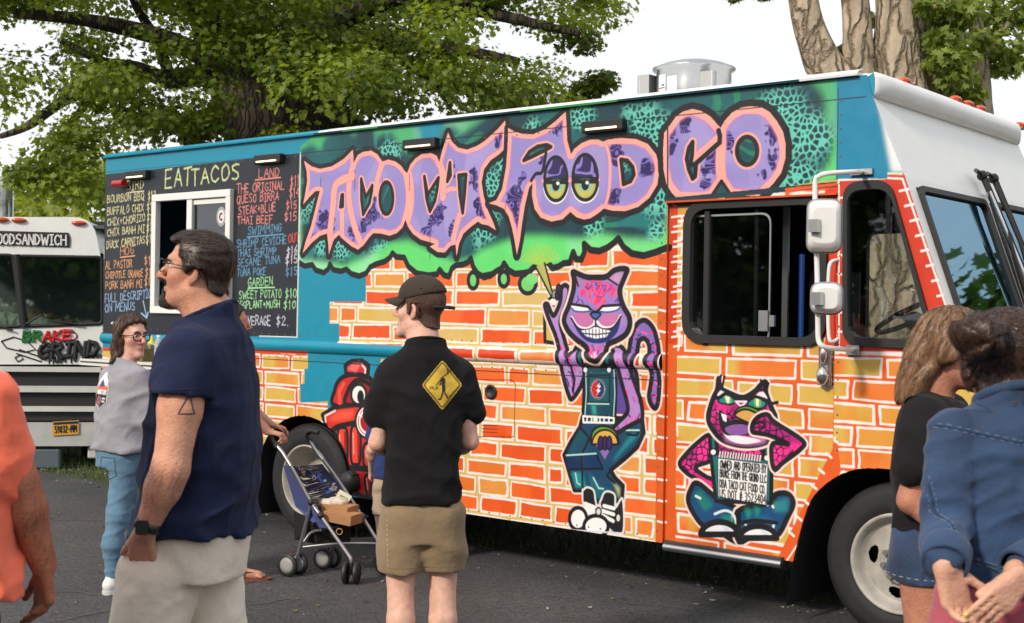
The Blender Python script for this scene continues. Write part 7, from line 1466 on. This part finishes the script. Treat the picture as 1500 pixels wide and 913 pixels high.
# grille bands, bumper, plate, wheels
x0,z1=w2(-125,536); x1,z0=w2(150,617)
b=MB(); b.box(((x0+x1)/2,.06,(z0+z1)/2),(abs(x1-x0)-.04,.06,z1-z0)); b.build('grille',mat('dark_plastic'),V2)
for py,hh in((541,.05),(570,.06),(599,.05)):
    z=w2(60,py)[1]; b=MB(); b.box(((x0+x1)/2,.0,z),(abs(x1-x0)-.04,.05,hh)); b.build('grille_bar',mat('bar_grey',s2l((206,206,202)),.45,vary=.1),V2)
za=w2(60,619)[1]; zb=w2(60,652)[1]; b=MB(); b.rbox(((x0+x1)/2,-.04,(za+zb)/2),(abs(x1-x0)+.06,.14,za-zb),.03); b.build('bumper',mat('bumper_grey',s2l((186,188,186)),.4,vary=.15,vscale=5),V2)
pl=sh2('licence_plate',[(77,618),(115.5,616),(115.5,636),(77,638.5)],.125,mat('plate_gold',s2l((226,164,50)),.45),V2,.008)
b=MB(); q=f2([(78,619),(115,617),(115,620.5),(78,622.5)],.128); b.add([(x,-.128,z) for x,z in q],[(0,1,2,3)])
for q in strokes('59832-MM',(80,634.5),(112,632.5),10,0,gap=.3): b.poly([(lambda v:(v[0],-.129,v[1]))(w2(x,y,.129)) for x,y in q],.0042,5)
b.build('plate_lettering',mat('plate_blue',s2l((26,34,70)),.5),pl)
b=MB(); q=w2(68,672,.05); b.rbox((q[0],-.05,q[1]),(.27,.10,.20),.04,4,0,Matrix.Rotation(math.pi/2,3,'X')) if 0 else b.box((q[0],-.02,q[1]),(.27,.12,.20)); b.build('tow_box',mat('box_blue_grey',s2l((92,102,110)),.5),V2,bevel=.02)
b=MB(); q=w2(137,662); b.box((q[0],-.0,q[1]),(.10,.12,.12)); b.build('tow_hook',mat('bar_grey'),V2,bevel=.015)
for px in(124,-100):
    x,_=w2(px,660); b=MB(); M=Matrix.Translation((x,.75,.37))@Matrix.Rotation(math.pi/2,4,'Y'); b.lathe([(.0,-.12),(.22,-.12),(.34,-.11),(.37,-.08),(.37,.08),(.34,.11),(.22,.12),(0,.12)],36,0,M); b.build('wheel',tyrem,V2)
b=MB(); b.box(((xa+xb)/2,1.5,.6),(xb-xa-.4,2.2,.5)); b.build('underbody',MATS['underbody'],V2)
q=w2(2,300,-1.2); b=MB(); b.tube([(q[0],1.4,2.4),(q[0],1.4,3.0)],.085,20); b.build('flue_pipe',mat('galvanised'),V2)
# ================================================================ stroller with boxes
SP=thing('stroller','folding umbrella stroller with navy patterned seat, carrying cardboard boxes','stroller',tuple(ground(500,846)),0)
so_=Vector(SP.location)
def c3(cx,cy,Z): return at(370+cx/3.383,600+cy/3.383,Z)-so_
alu=mat('frame_alu',(.42,.43,.44),.35,metal=.9); bp=mat('dark_plastic')
ZL,ZR=7.74,7.98
tubes={'frame_tube':[([c3(190,280,ZL+.02),c3(290,460,ZL),c3(340,530,ZL-.03),c3(470,715,7.64),c3(487,745,7.63),c3(488,800,7.63)]),([c3(350,250,ZR),c3(420,345,ZR),c3(510,480,ZR-.02),c3(640,685,7.88),c3(660,722,7.87),c3(662,770,7.87)])],
 'rear_leg':[([c3(290,475,ZL+.01),c3(245,640,7.80),c3(210,780,7.83)]),([c3(455,500,ZR),c3(405,650,8.04),c3(385,745,8.07)])]}
for nm,l in tubes.items():
    for p in l: b=MB(); b.tube(cr(p,False,4),.0115,10); b.build(nm,alu,SP)
for p in([c3(250,682,7.80),c3(430,664,7.8),c3(610,664,7.89)],[c3(255,655,7.8),c3(290,610,7.8),c3(335,597,7.76)],[c3(335,597,7.76),c3(400,590,7.9),c3(405,640,8.03)]): b=MB(); b.tube(cr(p,False,4),.009,8); b.build('cross_bar',alu,SP)
b=MB(); b.tube([c3(190,280,ZL+.02),c3(150,215,ZL+.06),c3(95,150,ZL+.1)],.0115,10); b.build('frame_tube',alu,SP)
b=MB(); b.tube([c3(120,188,ZL+.08),c3(95,148,ZL+.1),c3(84,120,ZL+.1),c3(100,112,ZL+.08)],.017,10); b.build('handle_grip',bp,SP)
b=MB(); b.tube(cr([c3(350,250,ZR),c3(310,200,ZR+.03),c3(285,155,ZR+.05)],False,3),.0115,10); b.build('frame_tube',alu,SP)
b=MB(); b.tube(cr([c3(292,165,ZR+.05),c3(270,128,ZR+.06),c3(282,112,ZR+.05),c3(305,110,ZR+.02),c3(326,116,ZR)],False,4),.015,10); b.build('handle_grip',bp,SP)
for p in(c3(290,460,ZL),c3(338,525,ZL-.03),c3(515,486,ZR-.02)): b=MB(); b.ball(p,(.022,.024,.022)); b.build('joint_knuckle',bp,SP)
def swheel(p,r,ax,hub=True):
    M=Matrix.Translation(p)@ax.to_track_quat('Z','Y').to_matrix().to_4x4(); b=MB(); b.lathe([(r*.72,-.012),(r*.95,-.012),(r,-.006),(r,.006),(r*.95,.012),(r*.72,.012)],28,0,M); w_=b.build('wheel',bp,SP); b=MB(); b.lathe([(0,-.009),(r*.72,-.009),(r*.72,.009),(r*.35,.012),(0,.013)],24,0,M); b.build('hub',mat('grey_hub',(.33,.33,.34),.5) if hub else bp,w_)
def place(cx,cy,Z,r=.068): p=c3(cx,cy,Z); p.z=r-so_.z; return p
sidev=Vector((-.62,-.78,0)); 
for cx,cy,Z in((172,790,7.80),(225,790,7.86),(348,750,8.03),(392,750,8.09)): swheel(place(cx,cy,Z),.069,Vector((-.45,-.89,0)))
for cx,cy,Z in((462,830,7.62),(516,830,7.62)): swheel(place(cx,cy,Z),.068,Vector((-1,.12,0)),False)
for cx,cy,Z in((645,790,7.90),(693,795,7.84)): swheel(place(cx,cy,Z),.066,Vector((-.6,-.8,0)) if cx<670 else Vector((.5,-.86,0)))
for p,q in((c3(200,770,7.83),c3(182,720,7.80)),(c3(375,735,8.06),c3(355,690,8.04))): b=MB(); b.tube([p,q],[.010,.013],6); b.build('brake_tab',mat('red_tab',s2l((206,40,28)),.4),SP)
b=MB(); b.rbox(place(488,800,7.63,.09),(.035,.045,.07),.012); b.build('front_fork',bp,SP); b=MB(); b.rbox(place(664,775,7.87,.09),(.035,.045,.07),.012); b.build('front_fork',bp,SP)
# patterned seat cloth (back + seat pan) from a small paint raster
R=Ras(0,1,0,1,.005,(26,30,58)); rr=random.Random(6)
for i in range(46):
    x,y=rr.random(),rr.random(); k=rr.random()
    if k<.32: R.fill(ell(x,y,.035,.03),(60,104,176)); R.fill(ell(x,y,.012,.012),(220,170,80))
    elif k<.55:
        a=rr.random()*3; R.line([(x-.05*math.cos(a),y-.05*math.sin(a)),(x+.05*math.cos(a),y+.05*math.sin(a))],.03,(54,84,160))
    elif k<.8: 
        R.line([(x+.04*math.cos(t)*(1+.3*math.cos(5*t)),y+.036*math.sin(t)*(1+.3*math.cos(5*t))) for t in np.linspace(0,6.28,40)],.010,(190,160,120)); R.fill(ell(x,y,.012,.012),(190,160,120))
    else: R.line([(x+.035*math.cos(t),y+.03*math.sin(t)) for t in np.linspace(0,6.28,20)],.012,(226,206,180))
def bil(a,b_,c,d,sag):
    A_,B_,C_,D_=[np.array(v) for v in(a,b_,c,d)]
    def f(U,Hh):
        u=U[...,None]; v=Hh[...,None]; p=(A_*(1-u)+B_*u)*(1-v)+(D_*(1-u)+C_*u)*v; return p+np.array(sag)*(np.sin(np.pi*np.clip(u,0,1))*np.sin(np.pi*np.clip(v*.9+.05,0,1)))
    return f
pm=mat('seat_print',rough=.85,attr='paint',bump=.2,bscale=300)
nb=Vector((.06,.02,.05))
V,n,col=R.cells(bil(c3(340,545,ZL),c3(520,492,ZR-.02),c3(345,270,ZR),c3(200,280,ZL+.02),(-.07,.02,-.05)),q=20); link('seat_back',quadmesh('seat_back',V,n,col,[pm]),SP)
V,n,col=R.cells(bil(c3(392,592,ZL-.04),c3(578,530,ZR-.06),c3(520,492,ZR-.02),c3(340,545,ZL),(0,0,-.04)),q=20); link('seat_pan',quadmesh('seat_pan',V,n,col,[pm]),SP)
b=MB(); b.add([c3(155,278,ZL+.08),c3(200,280,ZL+.02),c3(292,462,ZL),c3(340,545,ZL),c3(300,560,ZL+.02),c3(215,480,ZL+.12)],[(0,1,2,3,4,5)]); b.add([c3(285,440,ZL),c3(345,535,ZL-.03),c3(392,590,ZL-.04),c3(330,585,ZL),c3(300,520,ZL)],[(0,1,2,3,4)]); o=b.build('side_cloth',mat('lilac_cloth',s2l((74,82,136)),.85,bump=.2,bscale=300),SP); md=o.modifiers.new('t','SOLIDIFY'); md.thickness=.004
b=MB(); b.add([c3(205,500,7.9),c3(300,560,7.78),c3(400,600,7.72),c3(490,560,7.9),c3(485,650,7.9),c3(330,665,7.84),c3(212,640,7.9)],[(0,1,2,3,4,5,6)]); o=b.build('under_basket',mat('basket_cloth',(.012,.010,.012),.9),SP); md=o.modifiers.new('t','SOLIDIFY'); md.thickness=.01
b=MB(); 
for a in((430,605),): b.tube([c3(a[0]+15*math.cos(t),a[1]+15*math.sin(t),7.70) for t in np.linspace(0,6.28,16)[:-1]],.003,5,closed=True)
b.build('basket_badge',mat('gold_thread',s2l((190,150,80)),.6),SP)
b=MB(); b.tube(cr([c3(495,560,7.85),c3(510,590,7.82),c3(515,640,7.82)],False,3),.006,6); b.build('crotch_strap',MATS['basket_cloth'],SP)
kr=mat('kraft_card',s2l((170,124,84)),.8,vary=.1,vscale=20,bump=.1,bscale=90)
def cbox(name,label,cx,cy,Z,d,yaw,m,tilt=0,tape=False):
    p=at(370+cx/3.383,600+cy/3.383,Z); t=thing(name,label,'box',tuple(p),math.radians(yaw)); b=MB(); b.box((0,0,0),d); b.build('carton',m,t,None,(0,math.radians(tilt),0),bevel=.003)
    b=MB(); R_=Matrix.Rotation(math.radians(tilt),3,'Y'); b.box(R_@Vector((d[0]*.01,0,d[2]/2+.0015)),(d[0]*1.0,d[1]*.5,.002),0,R_); b.build('lid_flap',mat('kraft_lid',s2l((184,138,96)),.8),t,None,None); return t
cbox('cardboard_box','low brown cardboard takeaway box at the front of the stroller seat',448,532,7.78,(.19,.15,.062),-22,kr,6)
cbox('cardboard_box','brown cardboard takeaway box stacked at the back of the stroller seat',424,492,7.86,(.20,.15,.062),-20,kr,5)
p=at(370+385/3.383,600+462/3.383,7.86); F=Fld(); F.ell((0,0,0),(.06,.05,.028)); F.ell((.05,.01,.004),(.05,.045,.025)); F.fn(folds(.008,9,3)); o=F.build('napkin_bundle',mat('paper_cream',s2l((214,202,184)),.8),None,.008); o.location=p; tag(o,'crumpled cream paper napkins behind the boxes in the stroller','napkins')
p=at(370+448/3.383,600+440/3.383,7.9); b=MB(); b.box((0,0,0),(.085,.012,.075),0,Matrix.Rotation(.5,3,'Y')); b.box((.0,-.0075,.0),(.05,.002,.03),1,Matrix.Rotation(.5,3,'Y')); o=b.build('paper_packet',[mat('packet_white',s2l((222,220,200)),.6),mat('packet_green',s2l((130,150,90)),.6)],None,tuple(p),None,.003); tag(o,'small white and green packet standing in the stroller','packet')
# ---------------------------------------------------------------- things on the serving shelf
def onshelf(px,w): # local truck point on the shelf
    u,h=side(px,520,w); return Vector((P0[0]-u*DR[0]-w*NR[0],P0[1]-u*DR[1]-w*NR[1],SHH))
p=onshelf(232,.22); t=thing('water_bottle','clear plastic water bottle with blue label on the serving shelf','bottle',tuple(p)); b=MB(); b.lathe([(0,0),(.030,.0),(.032,.006),(.031,.05),(.032,.055),(.032,.11),(.031,.115),(.031,.15),(.024,.175),(.013,.19),(.013,.2)],20); b.build('bottle_body',mat('pet_plastic',(.75,.8,.82),.08,alpha=.35),t); b=MB(); b.lathe([(.0325,.06),(.0325,.10)],20); b.build('label_band',mat('label_bluewhite',s2l((150,170,206)),.5,vary=.3,vscale=60),t); b=MB(); b.lathe([(.0145,.195),(.0145,.21),(0,.211)],16); b.build('cap',mat('sticker_white'),t)
p=onshelf(246,.26); t=thing('drink_can','red drink can with white swirl standing on the serving shelf','can',tuple(p)); b=MB(); b.lathe([(0,0),(.026,.0),(.033,.008),(.033,.112),(.027,.122),(.026,.120),(0,.119)],24); b.build('can_body',mat('can_red',s2l((206,20,34)),.25,metal=.3),t); b=MB(); b.tube(cr([(.034*math.cos(a),.034*math.sin(a),.055+.02*math.sin(a*2.2)) for a in np.linspace(-3.0,.2,14)],False,2),.004,5); b.build('swirl_band',mat('sticker_white'),t); b=MB(); b.lathe([(0,.121),(.026,.122)],20); b.build('can_lid',mat('chrome'),t)
p=onshelf(216,.16); t=thing('condiment_caddy','brown wooden caddy of sauce packets on the serving shelf','caddy',tuple(p),TH); b=MB(); b.box((0,0,.05),(.16,.10,.10)); b.build('box_body',mat('olive_wood',s2l((96,88,58)),.7,vary=.3,vscale=25),t,bevel=.004)
for i in range(5): b=MB(); b.box((-.06+.03*i,.0,.11),(.022,.05,.05),0,Matrix.Rotation(.2*(i-2),3,'X')); b.build('packet',mat('packet_green') if i%2 else mat('packet_white'),t)
p=onshelf(222,.10); t=thing('mustard_bottle','yellow squeeze bottle behind the caddy on the serving shelf','bottle',tuple(p)); b=MB(); b.lathe([(0,0),(.028,0),(.03,.01),(.03,.14),(.02,.16),(0,.16)],18); b.build('bottle_body',mat('mustard_yellow',s2l((226,196,60)),.4),t); b=MB(); b.lathe([(.02,.16),(.006,.20),(0,.2)],12); b.build('nozzle',mat('mustard_yellow'),t)
# ================================================================ trees
def leafmat(name,c1,c2):
    if name in MATS: return MATS[name]
    m=bpy.data.materials.new(name); m.use_nodes=True; n=m.node_tree.nodes; l=m.node_tree.links; b=n['Principled BSDF']; out=n['Material Output']
    a=n.new('ShaderNodeAttribute'); a.attribute_name='leaf'; r=n.new('ShaderNodeMix'); r.data_type='RGBA'; r.inputs['A'].default_value=(*c1,1); r.inputs['B'].default_value=(*c2,1); l.new(a.outputs['Fac'],r.inputs['Factor'])
    l.new(r.outputs['Result'],b.inputs['Base Color']); b.inputs['Roughness'].default_value=.5; b.inputs['Specular IOR Level'].default_value=.35
    t=n.new('ShaderNodeBsdfTranslucent'); v=n.new('ShaderNodeVectorMath'); v.operation='MULTIPLY'; v.inputs[1].default_value=(1.9,1.8,.55); l.new(r.outputs['Result'],v.inputs[0]); l.new(v.outputs[0],t.inputs[0])
    ms=n.new('ShaderNodeMixShader'); ms.inputs[0].default_value=.40; l.new(b.outputs[0],ms.inputs[1]); l.new(t.outputs[0],ms.inputs[2]); l.new(ms.outputs[0],out.inputs[0]); MATS[name]=m; return m
LEAF=np.array([(0,-.5,0),(.16,-.28,.03),(.48,-.22,.10),(.28,.02,.06),(.36,.30,.10),(.10,.22,.03),(0,.55,-.04),(-.10,.22,.03),(-.36,.30,.10),(-.28,.02,.06),(-.48,-.22,.10),(-.16,-.28,.03)])
def leaves(name,clumps,per,size,m,parent,seed):
    """clumps: (center, radius) list; many lobed leaves spread through each, tips drooping outward"""
    rs=np.random.RandomState(seed); n=len(clumps)*per; c=np.repeat(np.array([k[0] for k in clumps]),per,0); r=np.repeat(np.array([k[1] for k in clumps]),per)
    d=rs.normal(size=(n,3)); d/=np.linalg.norm(d,axis=1)[:,None]; rad=rs.uniform(.15,1,n)**.6; pos=c+d*(rad*r)[:,None]*np.array((1.15,1.15,.62)); nz=d*.7+rs.normal(size=(n,3))*.55+np.array((0,0,.75)); nz/=np.linalg.norm(nz,axis=1)[:,None]
    up=d+rs.normal(size=(n,3))*.7+np.array((0,0,-.4)); x=np.cross(up,nz); x/=np.linalg.norm(x,axis=1)[:,None]; y=np.cross(nz,x); s_=size*rs.uniform(.65,1.25,n)
    V=pos[:,None,:]+(LEAF[None,:,0,None]*x[:,None,:]+LEAF[None,:,1,None]*y[:,None,:]+LEAF[None,:,2,None]*nz[:,None,:])*s_[:,None,None]; k=len(LEAF)
    F=np.array([(0,1,11),(1,2,3),(1,3,9),(1,9,11),(9,10,11),(3,4,5),(3,5,7),(3,7,9),(7,8,9),(5,6,7)]); I=(F[None]+(np.arange(n)*k)[:,None,None]).reshape(-1,3)
    me=bpy.data.meshes.new(name); me.vertices.add(n*k); me.vertices.foreach_set('co',V.astype(np.float32).ravel()); me.loops.add(len(I)*3); me.loops.foreach_set('vertex_index',I.astype(np.int32).ravel()); me.polygons.add(len(I)); me.polygons.foreach_set('loop_start',np.arange(0,len(I)*3,3,dtype=np.int32))
    ck=rs.uniform(0,1,len(clumps)); val=np.clip(np.repeat(ck,per)*.65+rs.uniform(-.1,.5,n),0,1); a=me.attributes.new('leaf','FLOAT','FACE'); a.data.foreach_set('value',np.repeat(val,len(F)).astype(np.float32)); me.materials.append(m); me.update(calc_edges=True); return link(name,me,parent)
def bark(name,c,dark,sc=(7,7,1.5)):
    if name in MATS: return MATS[name]
    m=mat(name,c,.92,vary=.45,vscale=1.0,vstretch=(9,9,2.2),detail=9); n=m.node_tree.nodes; l=m.node_tree.links; b=n['Principled BSDF']; old=b.inputs['Base Color'].links[0].from_socket
    t=n.new('ShaderNodeTexCoord'); nz=n.new('ShaderNodeTexNoise'); nz.inputs['Scale'].default_value=2.2; nz.inputs['Detail'].default_value=6; l.new(t.outputs['Object'],nz.inputs['Vector'])
    ad=n.new('ShaderNodeVectorMath'); ad.operation='MULTIPLY_ADD'; ad.inputs[1].default_value=(.35,.35,.9); l.new(nz.outputs['Color'],ad.inputs[0]); l.new(t.outputs['Object'],ad.inputs[2]); mp_=n.new('ShaderNodeMapping'); mp_.inputs['Scale'].default_value=sc; l.new(ad.outputs[0],mp_.inputs['Vector'])
    v=n.new('ShaderNodeTexVoronoi'); v.feature='DISTANCE_TO_EDGE'; v.inputs['Scale'].default_value=1.6; l.new(mp_.outputs[0],v.inputs['Vector']); r=n.new('ShaderNodeMapRange'); r.inputs['From Max'].default_value=.16; l.new(v.outputs['Distance'],r.inputs[0])
    mx_=n.new('ShaderNodeMix'); mx_.data_type='RGBA'; mx_.inputs['A'].default_value=(*dark,1); l.new(r.outputs[0],mx_.inputs['Factor']); l.new(old,mx_.inputs['B']); l.new(mx_.outputs['Result'],b.inputs['Base Color'])
    n2=n.new('ShaderNodeTexNoise'); n2.inputs['Scale'].default_value=14; n2.inputs['Detail'].default_value=6; l.new(t.outputs['Object'],n2.inputs['Vector']); sm_=n.new('ShaderNodeMath'); sm_.operation='MULTIPLY_ADD'; sm_.inputs[1].default_value=.5; l.new(n2.outputs['Fac'],sm_.inputs[0]); l.new(r.outputs[0],sm_.inputs[2])
    bn=n.new('ShaderNodeBump'); bn.inputs['Strength'].default_value=1; bn.inputs['Distance'].default_value=.035; l.new(sm_.outputs[0],bn.inputs['Height']); l.new(bn.outputs[0],b.inputs['Normal']); return m
def limb(pts,rs_,n=18,seed=0,rough=.06):
    p=np.array(cr(pts,False,6)); r=np.interp(np.linspace(0,1,len(p)),np.linspace(0,1,len(rs_)),rs_); b=MB(); b.tube([Vector(q) for q in p],[float(k) for k in r],n)
    v=np.array(b.v); k=len(p)*n; axis_=np.repeat(p,n,0); d=v[:k]-axis_; q=v[:k]; nz=sines(q,1.6,seed,5)*.6+sines(q,4.5,seed+1,5,(1,1,.35))*.4; v[:k]=axis_+d*(1+rough*2.2*nz)[:,None]; b.v=[tuple(x) for x in v]; return b
def merge(bs):
    o=MB()
    for b in bs: o.add(b.v,b.f,0,True)
    return o
# --- big maple behind the rear of the food truck
ba=bark('maple_bark',s2l((88,76,66)),(.04,.033,.028),(8,8,.8)); bs2=bark('sunny_bark',s2l((186,168,146)),(.25,.19,.13),(5,5,1.1))
T1=thing('maple_tree','large spreading maple tree with thick trunk behind the rear of the painted food truck','tree',tuple(at(405,456,16).xy)+(0,))
o1=Vector(T1.location)
def a1(px,py,Z=16.): return tuple(at(px,py,Z)-o1)
tr=[limb([(0,0,-.1),a1(402,330),a1(398,210),a1(372,120),a1(352,40),a1(335,-60)],[.85,.72,.62,.42,.34,.26],26,1),limb([a1(420,300),a1(440,190),a1(462,110),a1(470,30),a1(480,-80)],[.55,.46,.36,.27,.2],20,4),limb([a1(385,200),a1(330,115),a1(300,20,15.5),a1(270,-80,15)],[.34,.26,.20,.15],14,6)]
for pts,r in (([(385,190),(340,183),(300,180),(255,187),(205,170)],[.17,.14,.12,.09,.05]),([(350,140),(300,110),(250,118),(200,100),(150,90),(90,60)],[.18,.15,.11,.09,.06,.04]),([(350,150),(270,200),(330,222),(260,205)],[.1,.08,.06,.03]),([(200,100),(140,125),(90,150),(40,185),(0,200)],[.10,.085,.07,.05,.03]),([(150,110),(120,160),(75,215),(60,260)],[.07,.05,.035,.02]),([(440,150),(500,175),(540,200)],[.22,.17,.13]),([(462,90),(560,60),(650,70),(760,90)],[.2,.14,.09,.04]),([(470,40),(600,-10),(720,20),(850,50)],[.17,.12,.08,.03]),([(372,120),(250,60),(130,30),(20,20)],[.16,.12,.08,.05]),([(560,60),(620,110),(670,150)],[.08,.06,.03]),([(250,118),(230,60),(200,10),(180,-40)],[.08,.06,.05,.03])):
    zz_=15.9-.5*random.Random(len(pts)*7+pts[1][0]).random()*np.arange(len(pts)); tr.append(limb([a1(x,y,z) for (x,y),z in zip(pts,zz_)],r,9,pts[0][0]))
merge(tr).build('trunk',ba,T1)
rs=np.random.RandomState(12); CL=[]
poly=[(-80,-200),(930,-200),(925,20),(895,70),(880,120),(835,165),(790,165),(720,165),(640,150),(560,165),(500,150),(470,170),(430,190),(300,170),(250,190),(180,205),(150,290),(90,300),(30,280),(40,240),(70,190),(-20,205),(-80,215)]
n=0
while n<265:
    x,y=rs.uniform(-80,930),rs.uniform(-200,300)
    if polysd(np.array([x]),np.array([y]),poly)[0]>-8: continue
    hole=vn(np.array([x*.013]),np.array([y*.016]),21)[0]
    if hole<(.46 if x>120 else .54) and y>0: continue
    if y<-40 and rs.rand()<.45: continue
    if x>720 and rs.rand()<.3: continue
    if x<210 and y>140 and rs.rand()<.6: continue
    Z=rs.uniform(13.0,19.5) if y<120 else rs.uniform(12.6,16.5); CL.append((a1(x,y,Z),rs.uniform(.34,.60))); n+=1
for x,y,Z,r in((60,268,13.2,.34),(105,275,13.2,.34),(40,255,13.1,.25),(95,225,13.3,.4),(120,195,13.4,.3),(850,60,15,.3),(880,120,15,.22),(862,130,15,.2),(835,150,15,.22),(700,155,16,.4),(230,180,13.6,.4),(300,190,14,.3),(420,205,14.5,.3),(340,60,14.2,.5),(300,90,14.1,.5),(250,60,14,.5),(450,60,14.2,.5),(400,30,14,.5),(310,140,14.1,.4),(520,140,15,.35)): CL.append((a1(x,y,Z),r))
leaves('crown',CL,300,.080,leafmat('maple_leaf',s2l((58,80,28)),s2l((138,154,58))),T1,5)
# --- many-stemmed tree behind the cab
T2=thing('multi_stem_tree','pale many stemmed tree with leaning trunks behind the cab of the painted food truck','tree',tuple(at(1352,456,12.2).xy)+(0,)); o2=Vector(T2.location)
def a2(px,py,Z=12.2): return tuple(at(px,py,Z)-o2)
st=[limb([(0,0,-.1),a2(1330,400),a2(1325,250),a2(1318,130),a2(1312,40),a2(1310,-120)],[.62,.50,.42,.26,.20,.17],26,3,.08),limb([a2(1300,260),a2(1240,140),a2(1205,90),a2(1180,20),a2(1160,-100)],[.26,.21,.18,.14,.12],18,5,.07),limb([a2(1300,250),a2(1262,110),a2(1254,30),a2(1244,-110)],[.24,.16,.135,.11],18,7,.06),
    limb([a2(1375,330,12.5),a2(1372,150,12.5),a2(1375,40,12.5),a2(1385,-110,12.5)],[.42,.27,.24,.2],22,8,.09),limb([a2(1430,330,12.8),a2(1440,150,12.8),a2(1430,40,12.8),a2(1424,-110,12.8)],[.22,.09,.075,.06],12,9,.08),limb([a2(1410,330,12.4),a2(1405,160,12.6),a2(1412,100,12.7)],[.3,.12,.1],12,10,.08),limb([a2(1440,90,12.8),a2(1465,50,12.8),a2(1490,20,12.8)],[.05,.035,.02],8,11)]
merge(st).build('trunk',bs2,T2)
CL=[(a2(x,y,Z),r) for x,y,Z,r in((1385,60,12.0,.2),(1400,90,12,.22),(1375,90,12,.2),(1400,120,12.1,.22),(1390,30,12.1,.22),(1420,140,12.2,.15),(1465,40,12.9,.3),(1480,70,12.9,.28),(1450,80,12.9,.25),(1495,20,12.9,.3),(1440,20,12.9,.22),(1470,100,12.9,.18),(1490,90,13,.22),(1370,10,12,.2),(1410,15,12,.25),(1430,60,12.6,.2),(1350,5,13,.15),(1270,30,13,.12),(1285,70,13,.10),(1240,75,13,.1),(1345,-20,13,.2),(1500,-10,13,.35),(1440,-40,13,.4),(1100,-60,13,.3),(1150,-50,13,.25),(1075,-6,13,.08),(1120,-8,13,.08))]
rs=np.random.RandomState(4)
for k in range(26): CL.append((a2(rs.uniform(1060,1640),rs.uniform(-420,-160),rs.uniform(10,15)),rs.uniform(.4,.8)))
leaves('crown',CL,120,.095,leafmat('pale_leaf',s2l((88,108,46)),s2l((150,166,86))),T2,8)
# --- background bushes and trees
def bushy(label,px,Z,h,w_,seed,c,group,n=46,per=90,size=.22,trunk=True,loc=None):
    p=Vector(at(px,456,Z)) if loc is None else Vector(loc); t=thing('background_tree',label,'tree',(p.x,p.y,0),0,group); rs=np.random.RandomState(seed); cl=[]
    for k in range(n):
        d=rs.normal(size=3); d/=np.linalg.norm(d); q=d*rs.uniform(.25,1)**.5; cl.append(((q[0]*w_*.5,q[1]*w_*.5,h*.55+q[2]*h*.44),rs.uniform(.14,.26)*w_*.6))
    leaves('crown',cl,per,size,c,t,seed+1); limb([(0,0,-.1),(.1,0,h*.3),(0,.1,h*.7)],[w_*.06,w_*.05,w_*.02],10,seed).build('trunk',ba,t); return t
lg=leafmat('far_leaf',s2l((106,124,50)),s2l((160,170,84))); ld=leafmat('dark_leaf',s2l((52,72,28)),s2l((92,112,48)))
bushy('yellow green tree seen past the right edge of the white food truck',128,30,5.2,6.5,31,lg,None)
bushy('tall pale green tree behind the white food truck',20,26,4.0,6,33,lg,None,40)
bushy('low green tree beyond the lake edge left of the white food truck',-110,30,5,8,35,lg,None,40)
# --- white picket fence beyond the cab
fa_=at(1180,456,13.8); fb_=at(1640,456,14.6); PF=thing('picket_fence','white picket fence beyond the cab windows','fence',(fa_.x,fa_.y,0),math.atan2(fb_.y-fa_.y,fb_.x-fa_.x)); Lf=(fb_-fa_).length; wm=mat('fence_white',s2l((216,218,216)),.6,vary=.08,vscale=5)
k=0.
while k<Lf:
    b=MB(); b.prism([(-.06,0),(.06,0),(.06,1.42),(0,1.58),(-.06,1.42)],-.012,.012,0,Matrix.Translation((k,0,.04))@Matrix.Rotation(math.pi/2,4,'X')); b.build('picket',wm,PF); k+=.165
for z in(.4,1.15): b=MB(); b.box((Lf/2,.03,z),(Lf,.03,.09)); b.build('rail',wm,PF)
# --- unseen trees added around the lot so the window glass reflects dark foliage
for i,(x,y,h,w_) in enumerate(((-34,-20,8,13),(-24,-25,8.4,13),(-13,-28,9,13),(-2,-29,8.2,13),(9,-28,9,13),(20,-25,8,13),(28,22,9,15),(-34,-6,8,12))):
    bushy('tall unseen tree, added outside the view to darken the window reflections',0,0,h,w_,60+i,ld,'unseen trees added for the window reflections',110,100,.46,loc=(x,y,0))
